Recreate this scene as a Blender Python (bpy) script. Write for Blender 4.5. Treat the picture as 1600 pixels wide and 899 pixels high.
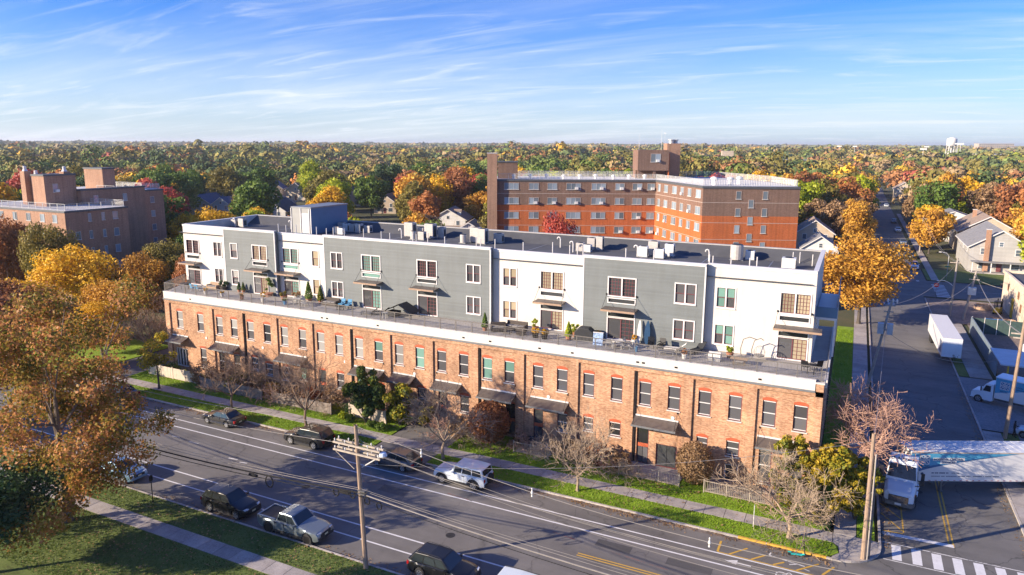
import bpy, math, random
import numpy as np
from mathutils import Vector, Matrix

random.seed(7)
S = bpy.context.scene
for o in list(bpy.data.objects):
    bpy.data.objects.remove(o)
COL = S.collection
R = math.radians

# ------------------------------------------------------------------ camera
CAMH = 27.7
cd = bpy.data.cameras.new('camera')
cam = bpy.data.objects.new('camera', cd)
COL.objects.link(cam)
_p, _r, _y = R(10.234), R(0.288), R(-25.861)
_fw = Vector((math.sin(_y), math.cos(_y), 0)); _rt = Vector((math.cos(_y), -math.sin(_y), 0)); _up = Vector((0, 0, 1))
_f2 = _fw * math.cos(_p) - _up * math.sin(_p)
_u2 = _up * math.cos(_p) + _fw * math.sin(_p)
_r3 = _rt * math.cos(_r) + _u2 * math.sin(_r)
_u3 = _u2 * math.cos(_r) - _rt * math.sin(_r)
_m = Matrix((_r3, _u3, -_f2)).transposed().to_4x4()
_m.translation = (0, 0, CAMH)
cam.matrix_world = _m
cd.sensor_width = 36.0
cd.lens = 1103.76 * 36 / 1600
cd.shift_y = -25.5 / 1600
cd.clip_start = 0.5
cd.clip_end = 20000
S.camera = cam
S.render.resolution_x, S.render.resolution_y = 1024, 575

# ------------------------------------------------------------------ sun and sky
SUN_EL = 20.0
SUN_AZ = 227.0            # compass-like: direction TO the sun, clockwise from +Y
to_sun = Vector((math.sin(R(SUN_AZ)) * math.cos(R(SUN_EL)), math.cos(R(SUN_AZ)) * math.cos(R(SUN_EL)), math.sin(R(SUN_EL))))
sl = bpy.data.lights.new('sun', 'SUN')
sl.energy = 4.3
sl.angle = R(0.55)
sl.color = (1.0, 0.83, 0.63)
so = bpy.data.objects.new('sun', sl)
so.rotation_euler = to_sun.to_track_quat('Z', 'Y').to_euler()
so.location = to_sun * 200
COL.objects.link(so)

W = bpy.data.worlds.new('World')
S.world = W
W.use_nodes = True
nt = W.node_tree
nt.nodes.clear()
def wn(t, **k):
    n = nt.nodes.new(t)
    for a, b in k.items():
        setattr(n, a, b)
    return n
sky = wn('ShaderNodeTexSky', sky_type='NISHITA')
sky.sun_disc = False
sky.sun_elevation = R(SUN_EL)
sky.sun_rotation = R(SUN_AZ)
sky.altitude = 50
sky.air_density = 1.0
sky.dust_density = 0.6
sky.ozone_density = 3.0
tc = wn('ShaderNodeTexCoord')
sep = wn('ShaderNodeSeparateXYZ')
nt.links.new(tc.outputs['Generated'], sep.inputs[0])
# project the view direction on a flat cloud layer: (x, y) / (z + c)
def wmath(op, a, b=None, clamp=False):
    n = wn('ShaderNodeMath', operation=op, use_clamp=clamp)
    for i, v in enumerate((a, b)):
        if v is None: continue
        if isinstance(v, (int, float)): n.inputs[i].default_value = v
        else: nt.links.new(v, n.inputs[i])
    return n.outputs[0]
zz = wmath('ADD', wmath('MAXIMUM', sep.outputs[2], 0.0), 0.10)
cx = wmath('DIVIDE', sep.outputs[0], zz)
cy = wmath('DIVIDE', sep.outputs[1], zz)
cmb = wn('ShaderNodeCombineXYZ')
nt.links.new(cx, cmb.inputs[0]); nt.links.new(cy, cmb.inputs[1])
def cirrus(rot, sx, sy, scale, lo, hi, dist, seed):
    mp = wn('ShaderNodeMapping')
    mp.inputs['Rotation'].default_value = (0, 0, R(rot))
    mp.inputs['Scale'].default_value = (sx, sy, 1)
    mp.inputs['Location'].default_value = (seed, seed * 1.7, 0)
    nt.links.new(cmb.outputs[0], mp.inputs[0])
    nz = wn('ShaderNodeTexNoise')
    nz.inputs['Scale'].default_value = scale
    nz.inputs['Detail'].default_value = 7
    nz.inputs['Roughness'].default_value = 0.6
    nz.inputs['Distortion'].default_value = dist
    nt.links.new(mp.outputs[0], nz.inputs['Vector'])
    mr = wn('ShaderNodeMapRange', interpolation_type='SMOOTHSTEP')
    mr.inputs['From Min'].default_value = lo
    mr.inputs['From Max'].default_value = hi
    nt.links.new(nz.outputs['Fac'], mr.inputs['Value'])
    return mr.outputs[0]
c1 = cirrus(-20, 0.30, 1.1, 0.75, 0.46, 0.80, 1.1, 3.1)
c2 = cirrus(-12, 0.5, 1.9, 1.3, 0.50, 0.80, 1.6, 8.4)
c3 = cirrus(15, 0.3, 0.8, 0.5, 0.42, 0.70, 0.6, 1.9)
den = wmath('ADD', wmath('MULTIPLY', c1, 0.36), wmath('MULTIPLY', c2, 0.40))
den = wmath('ADD', den, wmath('MULTIPLY', c3, 0.22))
# a veil of thin cloud that closes up towards the horizon, all the way round
veil = wn('ShaderNodeMapRange', interpolation_type='SMOOTHERSTEP')
veil.inputs['From Min'].default_value = 0.19
veil.inputs['From Max'].default_value = -0.02
nt.links.new(sep.outputs[2], veil.inputs['Value'])
den = wmath('MINIMUM', wmath('ADD', den, wmath('MULTIPLY', veil.outputs[0], 0.6)), 0.93)
cloudcol = wn('ShaderNodeRGB')
cloudcol.outputs[0].default_value = (3.2, 3.45, 3.7, 1)
mixc = wn('ShaderNodeMix', data_type='RGBA')
nt.links.new(den, mixc.inputs['Factor'])
hs = wn('ShaderNodeHueSaturation')
hs.inputs['Hue'].default_value = 0.506
hs.inputs['Saturation'].default_value = 1.2
hs.inputs['Value'].default_value = 0.80
nt.links.new(sky.outputs[0], hs.inputs['Color'])
tint = wn('ShaderNodeMix', data_type='RGBA', blend_type='MULTIPLY')
tint.inputs['Factor'].default_value = 1.0
tint.inputs['B'].default_value = (0.27, 0.50, 0.93, 1)
nt.links.new(hs.outputs[0], tint.inputs['A'])
nt.links.new(tint.outputs['Result'], mixc.inputs['A'])
nt.links.new(cloudcol.outputs[0], mixc.inputs['B'])
bg = wn('ShaderNodeBackground')
bg.inputs['Strength'].default_value = 0.125
nt.links.new(mixc.outputs['Result'], bg.inputs['Color'])
wo = wn('ShaderNodeOutputWorld')
nt.links.new(bg.outputs[0], wo.inputs[0])

S.view_settings.view_transform = 'Standard'
S.view_settings.look = 'None'
S.view_settings.exposure = 1.24
S.view_settings.gamma = 1.0
S.view_settings.use_curve_mapping = False
S.cycles.max_bounces = 5
S.cycles.diffuse_bounces = 2
S.cycles.glossy_bounces = 2
S.cycles.transmission_bounces = 4
S.cycles.transparent_max_bounces = 6
S.cycles.use_denoising = True
S.cycles.sample_clamp_indirect = 4

# ------------------------------------------------------------------ materials
MATS = {}
def nodes_of(name):
    m = bpy.data.materials.new(name)
    m.use_nodes = True
    t = m.node_tree
    b = t.nodes['Principled BSDF']
    return m, t, b
def N(t, typ, **k):
    n = t.nodes.new(typ)
    for a, v in k.items():
        setattr(n, a, v)
    return n
def ramp(t, fac, stops):
    r = N(t, 'ShaderNodeValToRGB')
    els = r.color_ramp.elements
    while len(els) > 1: els.remove(els[-1])
    els[0].position = stops[0][0]; els[0].color = (*stops[0][1], 1)
    for p, c in stops[1:]:
        e = els.new(p); e.color = (*c, 1)
    t.links.new(fac, r.inputs[0])
    return r.outputs[0]
def sc(c, k): return tuple(min(1.0, max(0.0, v * k)) for v in c)
def mat(name, col, rough=0.6, metal=0.0, var=0.12, vs=3.0, bump=0.0, bs=20.0, coat=0.0, world=False, stretch=None, grime=0.0, streak=0.0):
    if name in MATS: return MATS[name]
    m, t, b = nodes_of(name)
    if world:
        g = N(t, 'ShaderNodeNewGeometry'); vec = g.outputs['Position']
    else:
        g = N(t, 'ShaderNodeTexCoord'); vec = g.outputs['Object']
    if stretch:
        mp = N(t, 'ShaderNodeMapping'); mp.inputs['Scale'].default_value = stretch
        t.links.new(vec, mp.inputs[0]); vec = mp.outputs[0]
    if var > 0:
        nz = N(t, 'ShaderNodeTexNoise'); nz.inputs['Scale'].default_value = vs; nz.inputs['Detail'].default_value = 6; nz.inputs['Roughness'].default_value = 0.6
        t.links.new(vec, nz.inputs['Vector'])
        c = ramp(t, nz.outputs['Fac'], [(0.25, sc(col, 1 - var * 1.6)), (0.5, col), (0.75, sc(col, 1 + var * 1.3))])
        if grime > 0:
            n2 = N(t, 'ShaderNodeTexNoise'); n2.inputs['Scale'].default_value = vs * 0.13; n2.inputs['Detail'].default_value = 8; n2.inputs['Roughness'].default_value = 0.7
            t.links.new(vec, n2.inputs['Vector'])
            f = ramp(t, n2.outputs['Fac'], [(0.42, (0, 0, 0)), (0.68, (grime, grime, grime))])
            mx = N(t, 'ShaderNodeMix', data_type='RGBA')
            t.links.new(f, mx.inputs['Factor']); t.links.new(c, mx.inputs['A'])
            mx.inputs['B'].default_value = (*sc(col, 0.45), 1)
            c = mx.outputs['Result']
        if streak: c = mulcol(t, c, streaks(t, vec, streak))
        t.links.new(c, b.inputs['Base Color'])
    else:
        b.inputs['Base Color'].default_value = (*col, 1)
    b.inputs['Roughness'].default_value = rough
    b.inputs['Metallic'].default_value = metal
    if coat: b.inputs['Coat Weight'].default_value = coat; b.inputs['Coat Roughness'].default_value = 0.05
    if bump > 0:
        n3 = N(t, 'ShaderNodeTexNoise'); n3.inputs['Scale'].default_value = bs; n3.inputs['Detail'].default_value = 5
        t.links.new(vec, n3.inputs['Vector'])
        bp = N(t, 'ShaderNodeBump'); bp.inputs['Strength'].default_value = bump; bp.inputs['Distance'].default_value = 0.05
        t.links.new(n3.outputs['Fac'], bp.inputs['Height']); t.links.new(bp.outputs[0], b.inputs['Normal'])
    MATS[name] = m
    return m
def streaks(t, vec, lo=0.8):
    """faint rain streaks: tall thin noise, multiplied into a wall colour"""
    mp = N(t, 'ShaderNodeMapping'); mp.inputs['Scale'].default_value = (2.6, 2.6, 0.10); t.links.new(vec, mp.inputs[0])
    nz = N(t, 'ShaderNodeTexNoise'); nz.inputs['Scale'].default_value = 1.0; nz.inputs['Detail'].default_value = 6; nz.inputs['Roughness'].default_value = 0.65
    t.links.new(mp.outputs[0], nz.inputs['Vector'])
    return ramp(t, nz.outputs['Fac'], [(0.36, (lo, lo * .99, lo * .97)), (0.56, (1, 1, 1))])
def mulcol(t, a, b):
    mu = N(t, 'ShaderNodeMix', data_type='RGBA', blend_type='MULTIPLY'); mu.inputs['Factor'].default_value = 1
    t.links.new(a, mu.inputs['A']); t.links.new(b, mu.inputs['B']); return mu.outputs['Result']
def brick(name, c1, c2, mortar, bw=0.21, bh=0.068, var=0.35, vs=0.35, dark=None):
    """running-bond brick in object space on axis-aligned walls: (x + y, z)"""
    if name in MATS: return MATS[name]
    m, t, b = nodes_of(name)
    tcn = N(t, 'ShaderNodeTexCoord')
    sp = N(t, 'ShaderNodeSeparateXYZ'); t.links.new(tcn.outputs['Object'], sp.inputs[0])
    ad = N(t, 'ShaderNodeMath', operation='ADD'); t.links.new(sp.outputs[0], ad.inputs[0]); t.links.new(sp.outputs[1], ad.inputs[1])
    cb = N(t, 'ShaderNodeCombineXYZ'); t.links.new(ad.outputs[0], cb.inputs[0]); t.links.new(sp.outputs[2], cb.inputs[1])
    bk = N(t, 'ShaderNodeTexBrick')
    bk.inputs['Scale'].default_value = 1.0
    bk.inputs['Brick Width'].default_value = bw; bk.inputs['Row Height'].default_value = bh
    bk.inputs['Mortar Size'].default_value = 0.006
    bk.inputs['Color1'].default_value = (*c1, 1); bk.inputs['Color2'].default_value = (*c2, 1); bk.inputs['Mortar'].default_value = (*mortar, 1)
    t.links.new(cb.outputs[0], bk.inputs['Vector'])
    # patches of harder-burnt and paler brick
    nz = N(t, 'ShaderNodeTexNoise'); nz.inputs['Scale'].default_value = vs; nz.inputs['Detail'].default_value = 9; nz.inputs['Roughness'].default_value = 0.72
    t.links.new(cb.outputs[0], nz.inputs['Vector'])
    n4 = N(t, 'ShaderNodeTexNoise'); n4.inputs['Scale'].default_value = 3.2; n4.inputs['Detail'].default_value = 4; n4.inputs['Roughness'].default_value = 0.8
    mp = N(t, 'ShaderNodeMapping'); mp.inputs['Scale'].default_value = (1, 3.2, 1); t.links.new(cb.outputs[0], mp.inputs[0]); t.links.new(mp.outputs[0], n4.inputs['Vector'])
    f1 = ramp(t, nz.outputs['Fac'], [(0.3, (1 - var,) * 3), (0.5, (1, 1, 1)), (0.72, (min(1.6, 1 + var),) * 3)])
    f2 = ramp(t, n4.outputs['Fac'], [(0.3, (0.62, 0.58, 0.55)), (0.5, (1, 1, 1)), (0.68, (1, 1, 1))])
    mu = N(t, 'ShaderNodeMix', data_type='RGBA', blend_type='MULTIPLY'); mu.inputs['Factor'].default_value = 1
    t.links.new(bk.outputs['Color'], mu.inputs['A']); t.links.new(f1, mu.inputs['B'])
    m2 = N(t, 'ShaderNodeMix', data_type='RGBA', blend_type='MULTIPLY'); m2.inputs['Factor'].default_value = 1
    t.links.new(mu.outputs['Result'], m2.inputs['A']); t.links.new(f2, m2.inputs['B'])
    t.links.new(mulcol(t, m2.outputs['Result'], streaks(t, tcn.outputs['Object'], 0.80)), b.inputs['Base Color'])
    b.inputs['Roughness'].default_value = 0.88
    bp = N(t, 'ShaderNodeBump'); bp.inputs['Strength'].default_value = 0.5; bp.inputs['Distance'].default_value = 0.012
    t.links.new(bk.outputs['Fac'], bp.inputs['Height']); bp.invert = True
    t.links.new(bp.outputs[0], b.inputs['Normal'])
    MATS[name] = m
    return m
def siding(name, col, pitch=0.16):
    """lapped horizontal boards, too fine to pick apart: saw-tooth relief on z"""
    m, t, b = nodes_of(name)
    tcn = N(t, 'ShaderNodeTexCoord')
    sp = N(t, 'ShaderNodeSeparateXYZ'); t.links.new(tcn.outputs['Object'], sp.inputs[0])
    dv = N(t, 'ShaderNodeMath', operation='DIVIDE'); t.links.new(sp.outputs[2], dv.inputs[0]); dv.inputs[1].default_value = pitch
    fr = N(t, 'ShaderNodeMath', operation='FRACT'); t.links.new(dv.outputs[0], fr.inputs[0])
    fl = N(t, 'ShaderNodeMath', operation='FLOOR'); t.links.new(dv.outputs[0], fl.inputs[0])
    wn_ = N(t, 'ShaderNodeTexWhiteNoise', noise_dimensions='1D'); t.links.new(fl.outputs[0], wn_.inputs['W'])
    nz = N(t, 'ShaderNodeTexNoise'); nz.inputs['Scale'].default_value = 0.5; nz.inputs['Detail'].default_value = 8
    t.links.new(tcn.outputs['Object'], nz.inputs['Vector'])
    av = N(t, 'ShaderNodeMath', operation='MULTIPLY_ADD'); t.links.new(wn_.outputs['Value'], av.inputs[0]); av.inputs[1].default_value = 0.35; t.links.new(nz.outputs['Fac'], av.inputs[2])
    c = ramp(t, av.outputs[0], [(0.35, sc(col, 0.86)), (0.65, col), (0.95, sc(col, 1.1))])
    t.links.new(mulcol(t, c, streaks(t, tcn.outputs['Object'], 0.95)), b.inputs['Base Color'])
    b.inputs['Roughness'].default_value = 0.6
    bp = N(t, 'ShaderNodeBump'); bp.inputs['Strength'].default_value = 0.35; bp.inputs['Distance'].default_value = 0.03
    bp.invert = True
    t.links.new(fr.outputs[0], bp.inputs['Height']); t.links.new(bp.outputs[0], b.inputs['Normal'])
    MATS[name] = m
    return m
def glassmat(name, tint, rough=0.06, var=0.5):
    """window pane seen from outside: dark room behind glossy glass"""
    m, t, b = nodes_of(name)
    oi = N(t, 'ShaderNodeObjectInfo')
    c = ramp(t, oi.outputs['Random'], [(0.0, sc(tint, 1 - var)), (0.5, tint), (1.0, sc(tint, 1 + var))])
    t.links.new(c, b.inputs['Base Color'])
    b.inputs['Roughness'].default_value = rough
    b.inputs['IOR'].default_value = 1.5
    b.inputs['Specular IOR Level'].default_value = 0.7
    MATS[name] = m
    return m
def leafmat(name, cols, transl=0.3, gain=1.0):
    m, t, b = nodes_of(name)
    g = N(t, 'ShaderNodeNewGeometry')
    oi = N(t, 'ShaderNodeObjectInfo')
    nz = N(t, 'ShaderNodeTexNoise'); nz.inputs['Scale'].default_value = 0.45; nz.inputs['Detail'].default_value = 3
    t.links.new(g.outputs['Position'], nz.inputs['Vector'])
    a = N(t, 'ShaderNodeMath', operation='MULTIPLY_ADD'); t.links.new(g.outputs['Random Per Island'], a.inputs[0]); a.inputs[1].default_value = 0.45
    t.links.new(nz.outputs['Fac'], a.inputs[2])
    a2 = N(t, 'ShaderNodeMath', operation='MULTIPLY_ADD'); t.links.new(oi.outputs['Random'], a2.inputs[0]); a2.inputs[1].default_value = 0.25; t.links.new(a.outputs[0], a2.inputs[2])
    a3 = N(t, 'ShaderNodeMath', operation='SUBTRACT'); t.links.new(a2.outputs[0], a3.inputs[0]); a3.inputs[1].default_value = 0.36
    n = len(cols)
    cols = [sc(cc, gain) for cc in cols]
    c = ramp(t, a3.outputs[0], [(0.08 + 0.84 * i / (n - 1), cc) for i, cc in enumerate(cols)])
    t.links.new(c, b.inputs['Base Color'])
    b.inputs['Roughness'].default_value = 0.55
    b.inputs['Specular IOR Level'].default_value = 0.25
    tr = N(t, 'ShaderNodeBsdfTranslucent'); t.links.new(c, tr.inputs[0])
    mx = N(t, 'ShaderNodeMixShader'); mx.inputs[0].default_value = transl
    t.links.new(b.outputs[0], mx.inputs[1]); t.links.new(tr.outputs[0], mx.inputs[2])
    t.links.new(mx.outputs[0], t.nodes['Material Output'].inputs[0])
    MATS[name] = m
    return m

# ------------------------------------------------------------------ mesh helpers
ORG = {}
class MB:
    def __init__(s):
        s.v = []; s.f = []
    def quad(s, *p):
        i = len(s.v); s.v += [tuple(q) for q in p]; s.f.append(tuple(range(i, i + len(p)))); return s
    def box(s, x0, x1, y0, y1, z0, z1):
        i = len(s.v)
        s.v += [(x0, y0, z0), (x1, y0, z0), (x1, y1, z0), (x0, y1, z0), (x0, y0, z1), (x1, y0, z1), (x1, y1, z1), (x0, y1, z1)]
        s.f += [(i, i + 3, i + 2, i + 1), (i + 4, i + 5, i + 6, i + 7), (i, i + 1, i + 5, i + 4), (i + 1, i + 2, i + 6, i + 5), (i + 2, i + 3, i + 7, i + 6), (i + 3, i, i + 4, i + 7)]
        return s
    def obox(s, c, sx, sy, sz, rz=0.0):
        """box centred at c (bottom centre), turned by rz"""
        i = len(s.v); a, b = math.cos(rz), math.sin(rz)
        for z in (0, sz):
            for dx, dy in ((-1, -1), (1, -1), (1, 1), (-1, 1)):
                x, y = dx * sx / 2, dy * sy / 2
                s.v.append((c[0] + a * x - b * y, c[1] + b * x + a * y, c[2] + z))
        s.f += [(i, i + 3, i + 2, i + 1), (i + 4, i + 5, i + 6, i + 7), (i, i + 1, i + 5, i + 4), (i + 1, i + 2, i + 6, i + 5), (i + 2, i + 3, i + 7, i + 6), (i + 3, i, i + 4, i + 7)]
        return s
    def ring(s, x0, x1, z0, z1, t, y0, y1):
        """one closed rectangular frame, t wide, in the x-z plane"""
        i = len(s.v)
        for y in (y0, y1):
            for a, b in ((0, 0), (t, t)):
                s.v += [(x0 + a, y, z0 + b), (x1 - a, y, z0 + b), (x1 - a, y, z1 - b), (x0 + a, y, z1 - b)]
        for k in range(4):
            j = (k + 1) % 4
            s.f += [(i + k, i + j, i + 4 + j, i + 4 + k), (i + 8 + j, i + 8 + k, i + 12 + k, i + 12 + j), (i + j, i + k, i + 8 + k, i + 8 + j), (i + 4 + k, i + 4 + j, i + 12 + j, i + 12 + k)]
        return s
    def prism(s, poly, z0, z1):
        n = len(poly); i = len(s.v)
        s.v += [(p[0], p[1], z0) for p in poly] + [(p[0], p[1], z1) for p in poly]
        s.f.append(tuple(i + k for k in reversed(range(n)))); s.f.append(tuple(i + n + k for k in range(n)))
        for k in range(n):
            j = (k + 1) % n; s.f.append((i + k, i + j, i + n + j, i + n + k))
        return s
    def xprism(s, poly, y0, y1):
        """polygon in (x, z) swept along y"""
        n = len(poly); i = len(s.v)
        s.v += [(p[0], y0, p[1]) for p in poly] + [(p[0], y1, p[1]) for p in poly]
        s.f.append(tuple(i + k for k in range(n))); s.f.append(tuple(i + n + k for k in reversed(range(n))))
        for k in range(n):
            j = (k + 1) % n; s.f.append((i + k, i + n + k, i + n + j, i + j))
        return s
    def yprism(s, poly, x0, x1):
        """polygon in (y, z) swept along x"""
        n = len(poly); i = len(s.v)
        s.v += [(x0, p[0], p[1]) for p in poly] + [(x1, p[0], p[1]) for p in poly]
        s.f.append(tuple(i + k for k in reversed(range(n)))); s.f.append(tuple(i + n + k for k in range(n)))
        for k in range(n):
            j = (k + 1) % n; s.f.append((i + k, i + j, i + n + j, i + n + k))
        return s
    def tube(s, p0, p1, r0, r1=None, n=6, cap=True):
        r1 = r0 if r1 is None else r1
        p0 = Vector(p0); p1 = Vector(p1); d = p1 - p0
        if d.length < 1e-6: return s
        d.normalize()
        a = d.orthogonal().normalized(); b = d.cross(a); i = len(s.v)
        for p, r in ((p0, r0), (p1, r1)):
            for k in range(n):
                t = 2 * math.pi * k / n
                q = p + a * (r * math.cos(t)) + b * (r * math.sin(t)); s.v.append(tuple(q))
        for k in range(n):
            j = (k + 1) % n; s.f.append((i + k, i + j, i + n + j, i + n + k))
        if cap:
            s.f.append(tuple(i + k for k in reversed(range(n)))); s.f.append(tuple(i + n + k for k in range(n)))
        return s
    def path(s, pts, r, n=5, r1=None):
        r1 = r if r1 is None else r1
        m = len(pts) - 1; i = len(s.v); pts = [Vector(p) for p in pts]
        ref = None
        for k, p in enumerate(pts):
            d = (pts[min(k + 1, m)] - pts[max(k - 1, 0)]).normalized()
            if ref is None: ref = d.orthogonal().normalized()
            a = (ref - d * ref.dot(d)).normalized(); ref = a; b = d.cross(a)
            rr = r + (r1 - r) * k / m
            for q in range(n):
                t = 2 * math.pi * q / n
                s.v.append(tuple(p + a * (rr * math.cos(t)) + b * (rr * math.sin(t))))
        for k in range(m):
            for q in range(n):
                j = (q + 1) % n; o = i + k * n
                s.f.append((o + q, o + j, o + n + j, o + n + q))
        return s
    def lathe(s, c, prof, n=12, axis='z'):
        """profile of (r, h) about an axis through c"""
        i = len(s.v); m = len(prof)
        for r, h in prof:
            for k in range(n):
                t = 2 * math.pi * k / n; u, w = r * math.cos(t), r * math.sin(t)
                if axis == 'z': s.v.append((c[0] + u, c[1] + w, c[2] + h))
                elif axis == 'y': s.v.append((c[0] + u, c[1] + h, c[2] + w))
                else: s.v.append((c[0] + h, c[1] + u, c[2] + w))
        for q in range(m - 1):
            for k in range(n):
                j = (k + 1) % n
                s.f.append((i + q * n + k, i + q * n + j, i + q * n + n + j, i + q * n + n + k))
        s.f.append(tuple(i + k for k in reversed(range(n)))); s.f.append(tuple(i + (m - 1) * n + k for k in range(n)))
        return s
    def mesh(s, name, org=(0, 0, 0)):
        me = bpy.data.meshes.new(name)
        ox, oy, oz = org
        me.from_pydata([(x - ox, y - oy, z - oz) for x, y, z in s.v], [], s.f)
        me.update()
        return me
    def build(s, name, m, parent=None, smooth=False, label=None, kind=None):
        org = ORG.get(parent.name, (0, 0, 0)) if parent else (0, 0, 0)
        me = s.mesh(name, org)
        if smooth:
            me.polygons.foreach_set('use_smooth', [True] * len(me.polygons))
        return put(name, me, m, parent, label, kind)
def put(name, me, m, parent=None, label=None, kind=None):
    o = bpy.data.objects.new(name, me)
    if m is not None and len(me.materials) == 0: me.materials.append(m)
    COL.objects.link(o)
    if parent:
        o.parent = parent
        ORG[o.name] = ORG.get(parent.name, (0, 0, 0))
    if label: o['label'] = label
    if kind: o['kind'] = kind
    return o
def clone(o, parent):
    """one more object on the same mesh data"""
    c = o.copy(); COL.objects.link(c); c.parent = parent
    ORG[c.name] = ORG.get(parent.name, (0, 0, 0)) if parent else (0, 0, 0)
    return c
def tag(o, label, cat, group=None):
    o['label'] = label; o['category'] = cat
    if group: o['group'] = group
    return o
def thing(name, label, cat, loc=(0, 0, 0), rz=0.0, group=None, world=False):
    o = bpy.data.objects.new(name, None); COL.objects.link(o)
    o.empty_display_size = 0.3
    o.location = loc; o.rotation_euler = (0, 0, rz)
    if world: ORG[o.name] = tuple(loc)
    return tag(o, label, cat, group)
def struct(name, mb, m, kind='structure'):
    o = mb.build(name, m); o['kind'] = kind; return o
def copy_tree(o, parent=None):
    c = o.copy(); COL.objects.link(c); c.parent = parent
    for ch in o.children: copy_tree(ch, c)
    return c
ORDS = ['first', 'second', 'third', 'fourth', 'fifth', 'sixth', 'seventh', 'eighth', 'ninth', 'tenth', 'eleventh', 'twelfth', 'thirteenth', 'fourteenth', 'fifteenth', 'sixteenth', 'seventeenth', 'eighteenth', 'nineteenth', 'twentieth']
def ordn(i):
    if i < 20: return ORDS[i]
    tens = {2: 'twenty', 3: 'thirty', 4: 'forty', 5: 'fifty', 6: 'sixty', 7: 'seventy'}
    q, r = divmod(i + 1, 10)
    return tens[q] + ('-' + ORDS[r - 1] if r else ' places on')
# ================================================================== the setting
def groundmat(name, cols, scale, rough=0.95, bump=0.6, bs=8.0, fine=None):
    m, t, b = nodes_of(name)
    g = N(t, 'ShaderNodeNewGeometry')
    nz = N(t, 'ShaderNodeTexNoise'); nz.inputs['Scale'].default_value = scale; nz.inputs['Detail'].default_value = 10; nz.inputs['Roughness'].default_value = 0.68
    t.links.new(g.outputs['Position'], nz.inputs['Vector'])
    fac = nz.outputs['Fac']
    if fine:
        n2 = N(t, 'ShaderNodeTexNoise'); n2.inputs['Scale'].default_value = fine; n2.inputs['Detail'].default_value = 3
        t.links.new(g.outputs['Position'], n2.inputs['Vector'])
        ad = N(t, 'ShaderNodeMath', operation='MULTIPLY_ADD'); t.links.new(n2.outputs['Fac'], ad.inputs[0]); ad.inputs[1].default_value = 0.7; t.links.new(nz.outputs['Fac'], ad.inputs[2])
        sb = N(t, 'ShaderNodeMath', operation='SUBTRACT'); t.links.new(ad.outputs[0], sb.inputs[0]); sb.inputs[1].default_value = 0.35
        fac = sb.outputs[0]
    n = len(cols)
    c = ramp(t, fac, [(0.3 + 0.4 * i / (n - 1), cc) for i, cc in enumerate(cols)])
    t.links.new(c, b.inputs['Base Color'])
    b.inputs['Roughness'].default_value = rough
    n3 = N(t, 'ShaderNodeTexNoise'); n3.inputs['Scale'].default_value = bs; n3.inputs['Detail'].default_value = 6
    t.links.new(g.outputs['Position'], n3.inputs['Vector'])
    bp = N(t, 'ShaderNodeBump'); bp.inputs['Strength'].default_value = bump; bp.inputs['Distance'].default_value = 0.06
    t.links.new(n3.outputs['Fac'], bp.inputs['Height']); t.links.new(bp.outputs[0], b.inputs['Normal'])
    MATS[name] = m
    return m
M_ground = groundmat('woodland floor', [(0.035, 0.04, 0.015), (0.07, 0.075, 0.025), (0.12, 0.095, 0.045)], 0.05)
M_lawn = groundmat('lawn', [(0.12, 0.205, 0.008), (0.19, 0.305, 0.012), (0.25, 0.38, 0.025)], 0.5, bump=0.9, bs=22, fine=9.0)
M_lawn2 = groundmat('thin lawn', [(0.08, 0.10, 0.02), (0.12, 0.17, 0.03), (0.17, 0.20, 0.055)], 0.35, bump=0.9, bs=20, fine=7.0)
M_conc = groundmat('concrete paving', [(0.27, 0.25, 0.23), (0.36, 0.33, 0.31), (0.42, 0.39, 0.36)], 0.9, rough=0.85, bump=0.15, bs=30, fine=14)
M_kerb = groundmat('kerb concrete', [(0.26, 0.22, 0.19), (0.42, 0.38, 0.34), (0.52, 0.48, 0.44)], 1.1, rough=0.85, bump=0.2, bs=25)
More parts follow.
